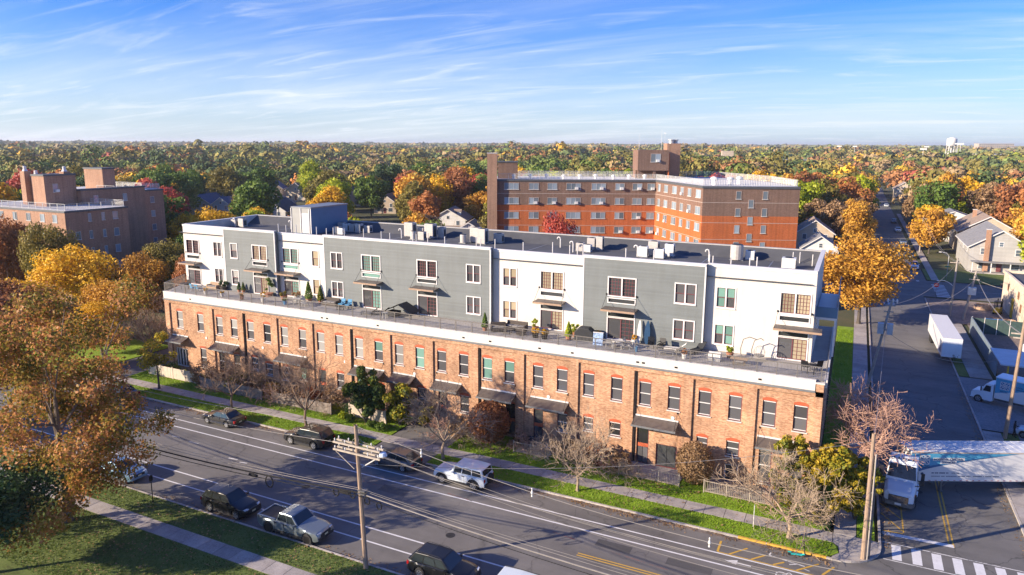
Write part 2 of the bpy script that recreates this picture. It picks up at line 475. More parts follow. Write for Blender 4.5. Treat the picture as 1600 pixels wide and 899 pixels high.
def asphaltmat(name, base, wear=0.5, seed=0.0):
    m, t, b = nodes_of(name)
    g = N(t, 'ShaderNodeNewGeometry')
    mp = N(t, 'ShaderNodeMapping'); mp.inputs['Scale'].default_value = (0.05, 0.42, 1); mp.inputs['Location'].default_value = (seed, seed, 0)
    t.links.new(g.outputs['Position'], mp.inputs[0])
    nz = N(t, 'ShaderNodeTexNoise'); nz.inputs['Scale'].default_value = 1.0; nz.inputs['Detail'].default_value = 9; nz.inputs['Roughness'].default_value = 0.6
    t.links.new(mp.outputs[0], nz.inputs['Vector'])
    n2 = N(t, 'ShaderNodeTexNoise'); n2.inputs['Scale'].default_value = 0.35; n2.inputs['Detail'].default_value = 10; n2.inputs['Roughness'].default_value = 0.75
    t.links.new(g.outputs['Position'], n2.inputs['Vector'])
    n3 = N(t, 'ShaderNodeTexNoise'); n3.inputs['Scale'].default_value = 38; n3.inputs['Detail'].default_value = 2
    t.links.new(g.outputs['Position'], n3.inputs['Vector'])
    a = N(t, 'ShaderNodeMath', operation='ADD'); t.links.new(nz.outputs['Fac'], a.inputs[0]); t.links.new(n2.outputs['Fac'], a.inputs[1])
    a2 = N(t, 'ShaderNodeMath', operation='MULTIPLY_ADD'); t.links.new(n3.outputs['Fac'], a2.inputs[0]); a2.inputs[1].default_value = 0.35; t.links.new(a.outputs[0], a2.inputs[2])
    sb = N(t, 'ShaderNodeMath', operation='MULTIPLY'); t.links.new(a2.outputs[0], sb.inputs[0]); sb.inputs[1].default_value = 0.42
    c = ramp(t, sb.outputs[0], [(0.3, sc(base, 0.55)), (0.44, sc(base, .92)), (0.56, sc(base, 1.2)), (0.68, sc(base, 1.7))])
    # cracks: thin lines of a warped voronoi
    nw = N(t, 'ShaderNodeTexNoise'); nw.inputs['Scale'].default_value = 0.6; nw.inputs['Detail'].default_value = 4
    t.links.new(g.outputs['Position'], nw.inputs['Vector'])
    vm = N(t, 'ShaderNodeVectorMath', operation='MULTIPLY_ADD'); t.links.new(nw.outputs['Color'], vm.inputs[0]); vm.inputs[1].default_value = (3, 3, 0); t.links.new(g.outputs['Position'], vm.inputs[2])
    vo = N(t, 'ShaderNodeTexVoronoi', feature='DISTANCE_TO_EDGE'); vo.inputs['Scale'].default_value = 0.16
    t.links.new(vm.outputs[0], vo.inputs['Vector'])
    cf = ramp(t, vo.outputs['Distance'], [(0.0, (wear,) * 3), (0.012, (0, 0, 0))])
    mx = N(t, 'ShaderNodeMix', data_type='RGBA'); t.links.new(cf, mx.inputs['Factor']); t.links.new(c, mx.inputs['A']); mx.inputs['B'].default_value = (*sc(base, 0.35), 1)
    t.links.new(mx.outputs['Result'], b.inputs['Base Color'])
    b.inputs['Roughness'].default_value = 0.82
    bp = N(t, 'ShaderNodeBump'); bp.inputs['Strength'].default_value = 0.35; bp.inputs['Distance'].default_value = 0.02
    t.links.new(n3.outputs['Fac'], bp.inputs['Height']); t.links.new(bp.outputs[0], b.inputs['Normal'])
    MATS[name] = m
    return m
M_asph = asphaltmat('asphalt', (0.15, 0.142, 0.134))
M_asph2 = asphaltmat('older asphalt', (0.14, 0.134, 0.126), wear=0.75, seed=5.0)
def paintmat(name, col, wear):
    m, t, b = nodes_of(name)
    g = N(t, 'ShaderNodeNewGeometry')
    nz = N(t, 'ShaderNodeTexNoise'); nz.inputs['Scale'].default_value = 2.2; nz.inputs['Detail'].default_value = 10; nz.inputs['Roughness'].default_value = 0.8
    t.links.new(g.outputs['Position'], nz.inputs['Vector'])
    c = ramp(t, nz.outputs['Fac'], [(wear, (0.12, 0.12, 0.125)), (wear + 0.09, sc(col, 0.8)), (0.7, col)])
    t.links.new(c, b.inputs['Base Color']); b.inputs['Roughness'].default_value = 0.7
    MATS[name] = m
    return m
M_white = paintmat('road paint white', (0.78, 0.78, 0.78), 0.3)
M_worn = paintmat('worn road paint white', (0.74, 0.73, 0.70), 0.40)
M_yel = paintmat('road paint yellow', (0.66, 0.40, 0.06), 0.34)

# ground sheet that reaches the horizon
g = MB()
for x0, x1 in ((-12000, -400), (-400, 400), (400, 12000)):
    for y0, y1 in ((-2000, -200), (-200, 600), (600, 14000)):
        g.quad((x0, y0, -0.10), (x1, y0, -0.10), (x1, y1, -0.10), (x0, y1, -0.10))
struct('ground', g, M_ground)

# ---- roads
KY = 48.8       # far kerb of the main street
def sheet(x0, x1, y0, y1, z, mb=None):
    mb = mb or MB(); mb.quad((x0, y0, z), (x1, y0, z), (x1, y1, z), (x0, y1, z)); return mb
road = struct('main_road', sheet(-420, 420, 34.45, KY, 0.0), M_asph)
g = MB()
# mouth of the cross street with rounded kerb returns
arc = [(0.6 + 3.0 * math.sin(t), KY + 3.0 * (1 - math.cos(t))) for t in np.linspace(0, math.pi / 2, 9)]
arc2 = [(15.9 - 3.0 * math.sin(t), KY + 3.0 * (1 - math.cos(t))) for t in np.linspace(0, math.pi / 2, 9)]
poly = [(p[0], p[1], 0.0) for p in arc] + [(3.6, 150, 0.0), (12.9, 150, 0.0)] + [(p[0], p[1], 0.0) for p in reversed(arc2)]
g.quad(*reversed(poly))
cross = struct('cross_street', g, M_asph2)
farroad = struct('far_road', sheet(-420, 420, 150, 168, 0.0), M_asph2)
north = struct('side_street', sheet(6.0, 14.6, 168, 900, 0.0), M_asph2)

def line(parent, m, x0, y0, x1, y1, w, z=0.004, name='lane_line'):
    d = Vector((x1 - x0, y1 - y0, 0)); n = Vector((-d.y, d.x, 0)).normalized() * (w / 2)
    a, b = Vector((x0, y0, z)), Vector((x1, y1, z))
    return MB().quad(a - n, b - n, b + n, a + n).build(name, m, parent)
line(road, M_white, -67, 46.28, -0.2, 46.28, 0.13)
line(road, M_white, -160, 44.95, -1.0, 44.95, 0.14)
line(road, M_white, -160, 38.25, 120, 38.25, 0.14)
line(road, M_white, -160, 36.75, 120, 36.75, 0.13)
line(road, M_yel, -15.2, 41.98, 30, 41.98, 0.11)
line(road, M_yel, -15.2, 41.72, 30, 41.72, 0.11)
for x0, y0, x1, y1, w in ((-6.6, 46.46, -6.6, 47.9, .15), (-5.83, 46.46, -4.78, 47.77, .13), (-4.38, 46.48, -3.53, 47.47, .13), (-2.97, 46.5, -2.33, 47.12, .13), (-1.52, 46.5, -0.22, 47.92, .13), (0.05, 46.7, 0.72, 48.0, .15), (-6.6, 46.42, -0.2, 46.42, .09)):
    line(road, M_yel, x0, y0, x1, y1, w, 0.008, 'hatch_line')
line(road, M_worn, -3.33, 47.57, -1.04, 47.21, .1, 0.005)
line(road, M_worn, -3.33, 47.57, -3.25, 47.95, .1, 0.006)
MB().quad((-5.98, 45.62, .006), (-5.22, 45.38, .006), (-5.18, 45.58, .006), (-4.28, 45.58, .006), (-4.28, 45.72, .006), (-5.18, 45.72, .006), (-5.18, 45.95, .006)).build('arrow_marking', M_white, road)
# bicycle symbol past the arrow, two rings and a frame
g = MB()
for cx_ in (-2.35, -1.45):
    for k in range(14):
        a0, a1 = 2 * math.pi * k / 14, 2 * math.pi * (k + 1) / 14
        g.quad(*[(cx_ + r * math.cos(a), 45.5 + r * math.sin(a), .006) for r, a in ((.30, a0), (.30, a1), (.40, a1), (.40, a0))])
g.build('bicycle_marking', M_worn, road)
line(road, M_worn, -2.35, 45.5, -1.9, 46.0, .08, .0065, 'bicycle_marking')
line(road, M_worn, -1.9, 46.0, -1.45, 45.5, .08, .007, 'bicycle_marking')
# worn patches of old paint and tar near the left corner
for x, y, l, w, r in ((-63.8, 47.4, 1.2, .10, .3), (-62.8, 46.9, .8, .10, .2), (-61.2, 46.7, .6, .10, .4), (-48.4, 42.1, 1.0, .16, .1), (-46.9, 41.9, .8, .13, .2), (-57.0, 43.2, .9, .1, .1), (-54.5, 43.0, 1.2, .08, .05), (-2.0, 47.0, .5, .1, .5), (-1.1, 46.9, .4, .08, -.3)):
    line(road, M_worn, x, y, x + l * math.cos(r), y + l * math.sin(r), w, 0.005, 'worn_marking')
M_patch = asphaltmat('tar patch', (0.085, 0.082, 0.08), wear=0.1, seed=2.0)
for x0, x1, y0, y1 in ((-14.5, -12.0, 43.4, 44.3), (-9.5, -6.5, 43.4, 44.2), (-33, -30.5, 43.2, 44.2)):
    sheet(x0, x1, y0, y1, 0.003).build('tar_patch', M_patch, road)
M_redpaint = paintmat('faded red survey paint', (0.30, 0.13, 0.10), 0.47)
for x0, y0, x1, y1 in ((-27.6, 45.25, -25.2, 45.0), (-17.8, 43.7, -15.5, 43.4), (-13.2, 43.15, -9.2, 42.75), (-35, 43.9, -33, 43.8)):
    line(road, M_redpaint, x0, y0, x1, y1, 0.1, 0.0055, 'survey_mark')
M_cover = mat('cast iron', (0.05, 0.05, 0.052), 0.55, 0.6, 0.2, 30)
for x, y in ((-24.2, 40.0), (-38.5, 41.0), (6.5, 62.5)):
    MB().lathe((x, y, 0.0), [(0.34, 0.002), (0.34, 0.009), (0.30, 0.010)], 20).build('manhole_cover', M_cover, road)
# cross street paint
line(cross, M_yel, 7.93, 54.7, 7.93, 74, 0.11)
line(cross, M_yel, 8.19, 54.3, 8.19, 74, 0.11)
line(cross, M_white, 3.74, 54.28, 8.2, 54.45, 0.42, 0.005, 'stop_line')
for i in range(7):
    x = 4.25 + i * 1.225
    MB().quad((x, 50.75, .004), (x + .58, 50.8, .004), (x + .58, 52.82, .004), (x, 52.78, .004)).build('crosswalk_bar', M_white, cross)
line(cross, M_worn, 3.7, 52.95, 12.5, 53.0, .1, 0.006, 'crosswalk_line'); line(cross, M_worn, 3.7, 50.6, 12.5, 50.62, .1, 0.006, 'crosswalk_line')
for x0, y0, x1, y1 in ((5.12, 54.9, 5.12, 60.5), (3.68, 57.4, 5.05, 55.15), (3.68, 59.0, 5.05, 57.0), (3.68, 60.6, 5.05, 58.6), (3.74, 54.62, 5.1, 54.75)):
    line(cross, M_yel, x0, y0, x1, y1, .1, 0.006, 'hatch_line')
line(cross, M_worn, 3.9, 143.0, 8.2, 142.6, .5, 0.005, 'stop_line')
for k, (x, w) in enumerate(((6.0, .35), (6.8, .35), (7.5, .35))):
    line(cross, M_worn, x, 139, x + .1, 141, w, 0.005, 'stop_letter')
for i in range(9):
    y = 151.2 + i * 1.55
    line(farroad, M_white, 15.2, y, 17.4, y, 0.62, 0.005, 'crosswalk_bar')
for i in range(4):
    x = 7.0 + i * 2.0
    line(farroad, M_worn, x, 166.2, x, 167.6, .5, 0.005, 'crosswalk_bar')
line(farroad, M_worn, 20, 159, 90, 159, .12, 0.005)

# ---- kerbs: each cast length a piece of its own
def kerb_run(name, pts, step=3.0, w=0.16, h=0.13):
    root = bpy.data.objects.new(name, None); COL.objects.link(root); root['kind'] = 'structure'
    for (x0, y0), (x1, y1) in zip(pts[:-1], pts[1:]):
        d = Vector((x1 - x0, y1 - y0, 0)); L = d.length; d.normalize(); n = max(1, round(L / step)); nn = Vector((-d.y, d.x, 0)) * w
        for k in range(n):
            a = Vector((x0, y0, 0)) + d * (L * k / n + 0.012); b = Vector((x0, y0, 0)) + d * (L * (k + 1) / n - 0.012)
            hh = h + random.uniform(-.012, .008)
            e = nn * random.uniform(.95, 1.05)
            p = [a, b, b + e, a + e]
            MB().prism([(q.x, q.y) for q in p], -0.05, hh).build('kerb_stone', M_kerb, root)
    return root
kerb_run('kerb_far_side', [(-74.5, KY), (-38.3, KY)] )
kerb_run('kerb_far_side_east', [(-32.0, KY), (0.6, KY)])
kerb_run('kerb_corner', [tuple(p) for p in arc], 1.5)
kerb_run('kerb_cross_street', [(3.6, 51.8), (3.6, 149)], 4)
kerb_run('kerb_cross_street_east', [(12.9, 148), (12.9, 51.8)], 4)
kerb_run('kerb_near_side', [(60, 34.45), (-90, 34.45)], 3.2, 0.15)
# gutter: a concrete apron at the foot of the far kerb
g = MB(); sheet(-74.5, 0.6, KY - 0.42, KY, 0.003, g)
struct('gutter', g, groundmat('gutter', [(0.10, 0.085, 0.075), (0.17, 0.14, 0.12), (0.25, 0.20, 0.165)], 0.7, bump=0.3, bs=16, fine=5))
# yellow-painted kerb length by the corner
for k in range(3):
    MB().box(-5.6 + k * 1.95, -5.6 + k * 1.95 + 1.9, KY - 0.004, KY + 0.168, 0.0, 0.139).build('kerb_paint', M_yel, bpy.data.objects['kerb_far_side_east'])

# ---- lawns, verges and walks on the far side (0.10 m up)
LZ = 0.10
lawn = MB()
sheet(-74.5, -38.3, KY + .15, 51.05, LZ, lawn)
vg = [(-32.0, KY + .15), (-0.3, KY + .15), (0.5, 49.25), (0.92, 49.8), (0.85, 50.6), (0.5, 51.05), (-32.0, 51.05)]
lawn.quad(*[(x, y, LZ) for x, y in vg])
sheet(-76.5, -38.3, 52.45, 57.3, LZ, lawn); sheet(-32.0, 0.3, 52.45, 57.3, LZ, lawn)
sheet(-0.9, 1.35, 57.3, 118, LZ, lawn)
lawn.quad((2.05, 52.6, LZ), (3.2, 52.6, LZ), (3.2, 56.2, LZ), (2.05, 56.2, LZ))
sheet(-110, -82.6, 49, 64, LZ, lawn)
struct('lawn', lawn, M_lawn)
near = MB()
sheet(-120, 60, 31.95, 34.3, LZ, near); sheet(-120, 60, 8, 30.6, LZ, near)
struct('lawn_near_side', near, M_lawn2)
def slab_walk(name, x0, x1, y0, y1, step, z, base_mat, seam=0.018):
    root = sheet(x0, x1, y0, y1, z - 0.035).build(name, mat('joint dirt', (0.10, 0.09, 0.075), 0.95, 0, .2, 6, world=True)); root['kind'] = 'structure'
    n = max(1, round(abs(x1 - x0) / step)) if abs(x1 - x0) > abs(y1 - y0) else max(1, round(abs(y1 - y0) / step))
    along_x = abs(x1 - x0) > abs(y1 - y0)
    rnd = random.Random(hash(name) % 1000 if False else len(name))
    for k in range(n):
        dz = rnd.uniform(-.006, .008)
        if along_x:
            a, b = x0 + (x1 - x0) * k / n + seam, x0 + (x1 - x0) * (k + 1) / n - seam
            MB().box(a, b, y0, y1, z - 0.06, z + dz).build('slab', base_mat[k % len(base_mat)], root)
        else:
            a, b = y0 + (y1 - y0) * k / n + seam, y0 + (y1 - y0) * (k + 1) / n - seam
            MB().box(x0, x1, a, b, z - 0.06, z + dz).build('slab', base_mat[k % len(base_mat)], root)
    return root
M_slabs = [groundmat('paving slab %s' % n, [sc((0.26, 0.235, 0.22), k), sc((0.34, 0.31, 0.29), k), sc((0.41, 0.375, 0.35), k)], 0.8, rough=0.85, bump=0.15, bs=30, fine=12) for n, k in (('mid', 1.0), ('pale', 1.1), ('mid worn', 0.98), ('stained', 0.88), ('grey', 1.03))]
slab_walk('sidewalk_far_side', -76, 0.5, 51.05, 52.45, 1.5, LZ + .02, M_slabs)
slab_walk('sidewalk_near_side', -110, 20, 30.6, 31.93, 1.52, LZ + .02, M_slabs)
slab_walk('sidewalk_cross_street', 1.38, 3.1, 56.4, 146, 2.2, LZ + .02, M_slabs)
slab_walk('corner_landing', 0.55, 2.0, 52.5, 56.3, 1.9, LZ + .022, M_slabs)
g = MB()
g.quad((0.52, 52.48, LZ + .01), (0.52, 51.05, LZ + .01), (0.9, 50.65, LZ + .01), (0.97, 49.8, LZ + .01), (0.55, 49.2, LZ + .01), (0.5, KY + .165, LZ + .01), *[(p[0] - .16 * math.sin(t), p[1] + .16 * math.cos(t), LZ + .01) for p, t in zip(arc[1:], np.linspace(0, math.pi / 2, 9)[1:])], (3.4, 52.48, LZ + .01))
struct('corner_paving', g, M_conc)
# drives
d = MB(); sheet(-38.2, -32.1, 52.5, 57.3, 0.05, d); sheet(-38.2, -32.1, KY, 51.03, 0.05, d)
struct('driveway', d, M_asph2)
d = MB(); d.quad((-82.5, KY, .05), (-76.6, KY, .05), (-76.6, 52.4, .05), (-82.5, 52.4, .05))
struct('driveway_apron', d, M_conc)
d = MB(); sheet(-82.5, -76.6, 52.4, 92, 0.04, d); sheet(-76.55, -60, 77.5, 92, 0.04, d)
struct('parking_drive', d, M_asph2)
# yard and lot east of the cross street
d = MB(); sheet(16.0, 60, 60, 98, 0.03, d); sheet(13.1, 16.0, 80, 98, 0.05, d)
struct('truck_yard', d, groundmat('yard concrete', [(0.16, 0.16, 0.165), (0.22, 0.22, 0.225), (0.28, 0.275, 0.27)], 0.25, bump=0.2, bs=10, fine=5))
slab_walk('sidewalk_east', 13.1, 14.6, 53, 79.5, 2.0, LZ + .02, M_slabs)
d = MB(); sheet(14.62, 16, 53, 79.5, LZ, d); sheet(13.1, 14.2, 98.2, 122, LZ, d)
struct('verge_east', d, M_lawn2)
slab_walk('sidewalk_by_lot', 14.25, 16.6, 98.2, 128, 2.2, LZ + .02, M_slabs)
d = MB(); sheet(13.1, 60, 128.5, 148.5, 0.04, d); sheet(17.4, 60, 98.3, 128.3, 0.02, d)
struct('storage_lot', d, groundmat('lot earth', [(0.13, 0.105, 0.09), (0.22, 0.17, 0.14), (0.30, 0.24, 0.20)], 0.2, bump=0.4, bs=6, fine=3))
d = MB(); sheet(14.8, 60, 168.3, 184, LZ, d); sheet(-40, 5.8, 168.3, 184, LZ, d)
struct('lawn_far', d, M_lawn2)
slab_walk('sidewalk_side_street', 15.6, 17.0, 168.5, 330, 5.0, LZ + .02, M_slabs)

# grass blades, one mass: short uneven tufts over the near lawns
def tufts(name, rects, per, h, m, seed):
    rnd = np.random.default_rng(seed)
    vs, fs = [], []
    for x0, x1, y0, y1 in rects:
        n = int((x1 - x0) * (y1 - y0) * per)
        p = np.stack([rnd.uniform(x0, x1, n), rnd.uniform(y0, y1, n), np.full(n, LZ - .005)], 1)
        a = rnd.uniform(0, 2 * math.pi, n); hh = h * rnd.uniform(.5, 1.4, n); w = rnd.uniform(.02, .05, n)
        dx = np.stack([np.cos(a) * w, np.sin(a) * w, 0 * a], 1)
        tip = np.stack([rnd.normal(0, .5, n) * hh, rnd.normal(0, .5, n) * hh, hh], 1)
        vs.append(np.stack([p - dx, p + dx, p + tip], 1).reshape(-1, 3))
    v = np.concatenate(vs)
    me = bpy.data.meshes.new(name)
    me.vertices.add(len(v)); me.vertices.foreach_set('co', v.ravel())
    nt_ = len(v) // 3
    me.loops.add(nt_ * 3); me.loops.foreach_set('vertex_index', np.arange(nt_ * 3, dtype=np.int32))
    me.polygons.add(nt_); me.polygons.foreach_set('loop_start', np.arange(0, nt_ * 3, 3, dtype=np.int32)); me.polygons.foreach_set('loop_total', np.full(nt_, 3, dtype=np.int32))
    me.update()
    o = put(name, me, m, None, kind='stuff')
    return o
M_blade = leafmat('grass blades', [(0.13, 0.22, 0.008), (0.20, 0.32, 0.012), (0.26, 0.39, 0.025)], 0.25)
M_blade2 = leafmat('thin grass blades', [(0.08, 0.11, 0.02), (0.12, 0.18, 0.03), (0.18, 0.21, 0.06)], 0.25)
tag(tufts('grass', [(-74.4, -38.4, 48.98, 51.02), (-31.9, 0.4, 48.98, 51.02), (-76.4, -38.4, 52.5, 55.5), (-31.9, 0.2, 52.5, 55.5), (-.8, 1.3, 57.5, 116), (2.1, 3.15, 52.7, 56.1)], 120, .085, M_blade, 1), 'short bright green grass along the far side verges', 'grass')
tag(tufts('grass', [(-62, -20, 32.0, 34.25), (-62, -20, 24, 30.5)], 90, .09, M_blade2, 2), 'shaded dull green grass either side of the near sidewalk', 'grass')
# ================================================================== the long loft building
M_brick = brick('pale orange brick', (0.39, 0.175, 0.085), (0.64, 0.375, 0.215), (0.48, 0.34, 0.24), var=0.36, vs=0.28)
M_wwall = mat('white render', (0.66, 0.61, 0.55), 0.75, 0, 0.05, 0.6, 0.15, 60, grime=0.10, streak=0.955)
M_gwall = siding('grey green siding', (0.155, 0.172, 0.172))
M_trim = mat('white trim', (0.68, 0.66, 0.64), 0.5, 0, 0.05, 2)
M_red = mat('red oxide paint', (0.45, 0.10, 0.04), 0.6, 0, 0.12, 4)
M_jamb = mat('plum window frame', (0.16, 0.05, 0.055), 0.5, 0, 0.1, 5)
M_stone = mat('limestone sill', (0.55, 0.52, 0.48), 0.8, 0, 0.12, 3)
M_flash = mat('grey flashing', (0.23, 0.24, 0.25), 0.45, 0.4, 0.12, 2)
M_roof = mat('grey membrane roof', (0.085, 0.088, 0.095), 0.85, 0, 0.18, 0.5, 0.2, 4, grime=0.5)
M_rail = mat('bronze rail', (0.23, 0.21, 0.19), 0.45, 0.5, 0.08, 4)
M_awn = mat('bronze awning sheet', (0.15, 0.13, 0.115), 0.5, 0.4, 0.15, 3)
M_awnedge = mat('tan awning edge', (0.36, 0.24, 0.16), 0.6, 0, 0.1, 5)
M_deck = mat('terrace pavers', (0.36, 0.34, 0.32), 0.85, 0, 0.12, 1.5, world=True)
M_bluewall = mat('slate blue panel', (0.10, 0.19, 0.29), 0.6, 0, 0.08, 1)
M_iron = mat('black iron', (0.02, 0.02, 0.022), 0.5, 0.5, 0.1, 6)
G_dark = glassmat('dark pane', (0.045, 0.048, 0.05), 0.05)
G_grey = glassmat('grey pane', (0.10, 0.10, 0.105), 0.08, 0.35)
G_pale = glassmat('pane with pale blind', (0.33, 0.32, 0.30), 0.12, 0.2)
G_teal = glassmat('pane with green blind', (0.16, 0.30, 0.25), 0.1, 0.25)
G_warm = glassmat('pane with cream curtain', (0.36, 0.30, 0.20), 0.12, 0.3)

def wall_holes(mb, x0, x1, z0, z1, y, holes, depth):
    """wall in the x-z plane facing -y with rectangular openings and their reveals"""
    xs = sorted({x0, x1, *[h[0] for h in holes], *[h[1] for h in holes]}); zs = sorted({z0, z1, *[h[2] for h in holes], *[h[3] for h in holes]})
    xs = [x for x in xs if x0 <= x <= x1]; zs = [z for z in zs if z0 <= z <= z1]
    for i in range(len(xs) - 1):
        j = 0
        while j < len(zs) - 1:
            cx, cz = (xs[i] + xs[i + 1]) / 2, (zs[j] + zs[j + 1]) / 2
            if any(h[0] < cx < h[1] and h[2] < cz < h[3] for h in holes):
                j += 1; continue
            k = j + 1
            while k < len(zs) - 1 and not any(h[0] < cx < h[1] and h[2] < (zs[k] + zs[k + 1]) / 2 < h[3] for h in holes): k += 1
            mb.quad((xs[i], y, zs[j]), (xs[i + 1], y, zs[j]), (xs[i + 1], y, zs[k]), (xs[i], y, zs[k]))
            j = k
    for a, b, c, d in holes:
        e = y + depth
        mb.quad((a, y, c), (a, y, d), (a, e, d), (a, e, c)); mb.quad((b, y, d), (b, y, c), (b, e, c), (b, e, d))
        mb.quad((a, y, d), (b, y, d), (b, e, d), (a, e, d)); mb.quad((a, y, c), (a, e, c), (b, e, c), (b, y, c))
    return mb

LOFT = thing('loft_building', 'long brick loft building with white and grey penthouse storeys', 'building', (-38, 57.2, 0), world=True)
YF, YP = 57.2, 57.36
PIL = [-74.08, -66.8, -61.95, -56.8, -51.7, -46.6, -41.5, -36.4, -31.3, -26.45, -21.07, -15.94, -10.9, -5.84, -1.0]
UP = [(-73.04, 'p'), (-69.54, 'p'), (-66.4, 'p'), (-64.06, 'p'), (-61.5, 'p'), (-58.95, 'd'), (-56.4, 'p'), (-53.8, 'p'), (-51.25, 'p'), (-48.75, 'p'), (-46.1, 'p'), (-43.6, 't'), (-41.05, 'p'), (-38.55, 't'),
      (-36.0, 'g'), (-33.5, 'g'), (-30.9, 't'), (-28.55, 't'), (-25.6, 'g'), (-23.2, 'g'), (-20.65, 'g'), (-18.05, 'g'), (-15.5, 'g'), (-13.0, 'g'), (-10.45, 'g'), (-8.0, 'g'), (-5.37, 'g'), (-3.03, 'g')]
GL = {'p': G_pale, 'd': G_dark, 't': G_teal, 'g': G_grey, 'w': G_warm}
holes = [(x, x + 1.05, 5.42, 7.6) for x, _ in UP]
# ground floor openings: x0, x1, z0, z1, kind
LOW = [(-73.6, -71.6, .6, 2.9, 'multi'), (-69.4, -68.4, 1.0, 3.4, 'win'), (-66.3, -65.3, 1.0, 3.4, 'win'), (-63.9, -62.9, 1.0, 3.4, 'win'), (-61.1, -60.1, 1.9, 3.45, 'win'), (-58.95, -57.9, 1.6, 3.0, 'win'), (-56.4, -55.35, 1.4, 3.0, 'win'), (-53.85, -52.85, 1.8, 3.3, 'win'),
       (-51.2, -50.2, .15, 3.4, 'door'), (-48.7, -47.7, 1.6, 3.4, 'win'), (-46.0, -45.0, 1.6, 3.4, 'win'), (-43.4, -42.4, .15, 3.0, 'door'), (-41.0, -40.0, 1.6, 3.4, 'win'), (-38.4, -37.4, 1.0, 3.4, 'win'), (-35.9, -34.9, .15, 3.4, 'door'), (-33.4, -32.4, 1.6, 3.4, 'win'),
       (-30.8, -29.8, 1.6, 3.45, 'win'), (-28.4, -27.4, .3, 3.45, 'door'), (-25.5, -24.5, .2, 3.35, 'door'), (-23.1, -22.1, 1.6, 3.4, 'win'), (-20.55, -19.6, 2.15, 3.5, 'win'), (-18.1, -17.05, 2.1, 3.47, 'win'), (-15.57, -14.5, .1, 3.55, 'door'), (-13.84, -12.03, .1, 2.2, 'slide'),
       (-10.43, -9.5, 2.4, 3.55, 'win'), (-8.0, -6.95, 2.3, 3.65, 'win'), (-8.02, -6.95, .1, 1.55, 'slide'), (-5.4, -4.4, .5, 3.55, 'win'), (-3.0, -2.0, .5, 3.55, 'win')]
holes += [l[:4] for l in LOW]
bw = MB()
wall_holes(bw, -74.9, -1.0, 0, 8.5, YP, holes, 0.22)
bw.box(-74.9, -1.0, YF, YP + .05, 8.5, 8.92)                       # corbelled band
# side and rear walls
bw.quad((-1.0, YP, 0), (-1.0, 75.9, 0), (-1.0, 75.9, 9.6), (-1.0, YP, 9.6))
bw.quad((-77.9, 75.9, 0), (-77.3, 62.5, 0), (-77.3, 62.5, 9.6), (-77.9, 75.9, 9.6)); bw.quad((-77.3, 62.5, 0), (-74.9, YP, 0), (-74.9, YP, 9.6), (-77.3, 62.5, 9.6))
bw.quad((-1.0, 75.9, 0), (-77.9, 75.9, 0), (-77.9, 75.9, 9.6), (-1.0, 75.9, 9.6))
wallb = bw.build('brick_wall', M_brick, LOFT)
for i, x in enumerate(PIL):
    w = .78 if i < len(PIL) - 1 else .56
    z1 = 8.5 if i < len(PIL) - 1 else 9.55
    MB().box(x - w, x, YF, YP + .04, 0, z1).build('pilaster', M_brick, LOFT)
MB().box(-1.62, -.95, YF - .04, YP + .3, 9.55, 9.68).build('pier_cap', M_stone, LOFT)
# downpipes and wall plates
for x in (-61.85, -46.5, -31.2, -15.84):
    MB().tube((x + .06, YP - .06, 0.2), (x + .06, YP - .06, 8.45), .055, n=6).build('downpipe', M_iron, LOFT)
for x in (-68.2, -59.2, -47.5, -38.7, -24.0, -12.5):
    MB().lathe((x, YP, 4.75), [(.16, -.05), (.16, -.02), (.05, 0)], 10, 'y').build('wall_lamp', M_trim, LOFT)

def arch_poly(x0, x1, z0, zs, rise, n=8):
    pts = [(x0, z0), (x1, z0)]
    for k in range(n + 1):
        t = k / n
        pts.append((x1 + (x0 - x1) * t, zs + rise * (1 - (2 * t - 1) ** 2)))
    return pts
def sash_window(x, z0, z1, gk, w=1.05, arch=True, y=YP):
    yi = y + .10
    o = MB().ring(x, x + w, z0, z1, .07, yi - .03, yi + .08).build('window', M_jamb, LOFT)
    MB().box(x + .07, x + w - .07, yi - .034, yi + .07, z1 - .14, z1 - .07).build('head_rail', M_trim, o)
    MB().box(x + .07, x + w - .07, yi - .02, yi + .06, (z0 + z1) / 2 - .035, (z0 + z1) / 2 + .035).build('meeting_rail', M_trim, o)
    MB().box(x + .07, x + w - .07, yi - .034, yi + .06, z0 + .07, z0 + .12).build('bottom_rail', M_trim, o)
    mid = (z0 + z1) / 2
    MB().box(x + .07, x + w - .07, yi + .02, yi + .04, mid + .035, z1 - .14).build('pane', GL[gk], o)
    g2 = 'g' if (gk in 'pt' and random.random() < .45) else gk
    MB().box(x + .07, x + w - .07, yi + .04, yi + .06, z0 + .12, mid - .035).build('pane', GL[g2], o)
    MB().box(x - .06, x + w + .06, y - .07, y + .12, z0 - .1, z0).build('sill', M_stone, o)
    if arch:
        MB().xprism(arch_poly(x - .03, x + w + .03, z1 - .02, z1 + .14, .13), y - .015, y + .1).build('arched_head', M_red, o)
    return o
for x, gk in UP: sash_window(x, 5.42, 7.6, gk)
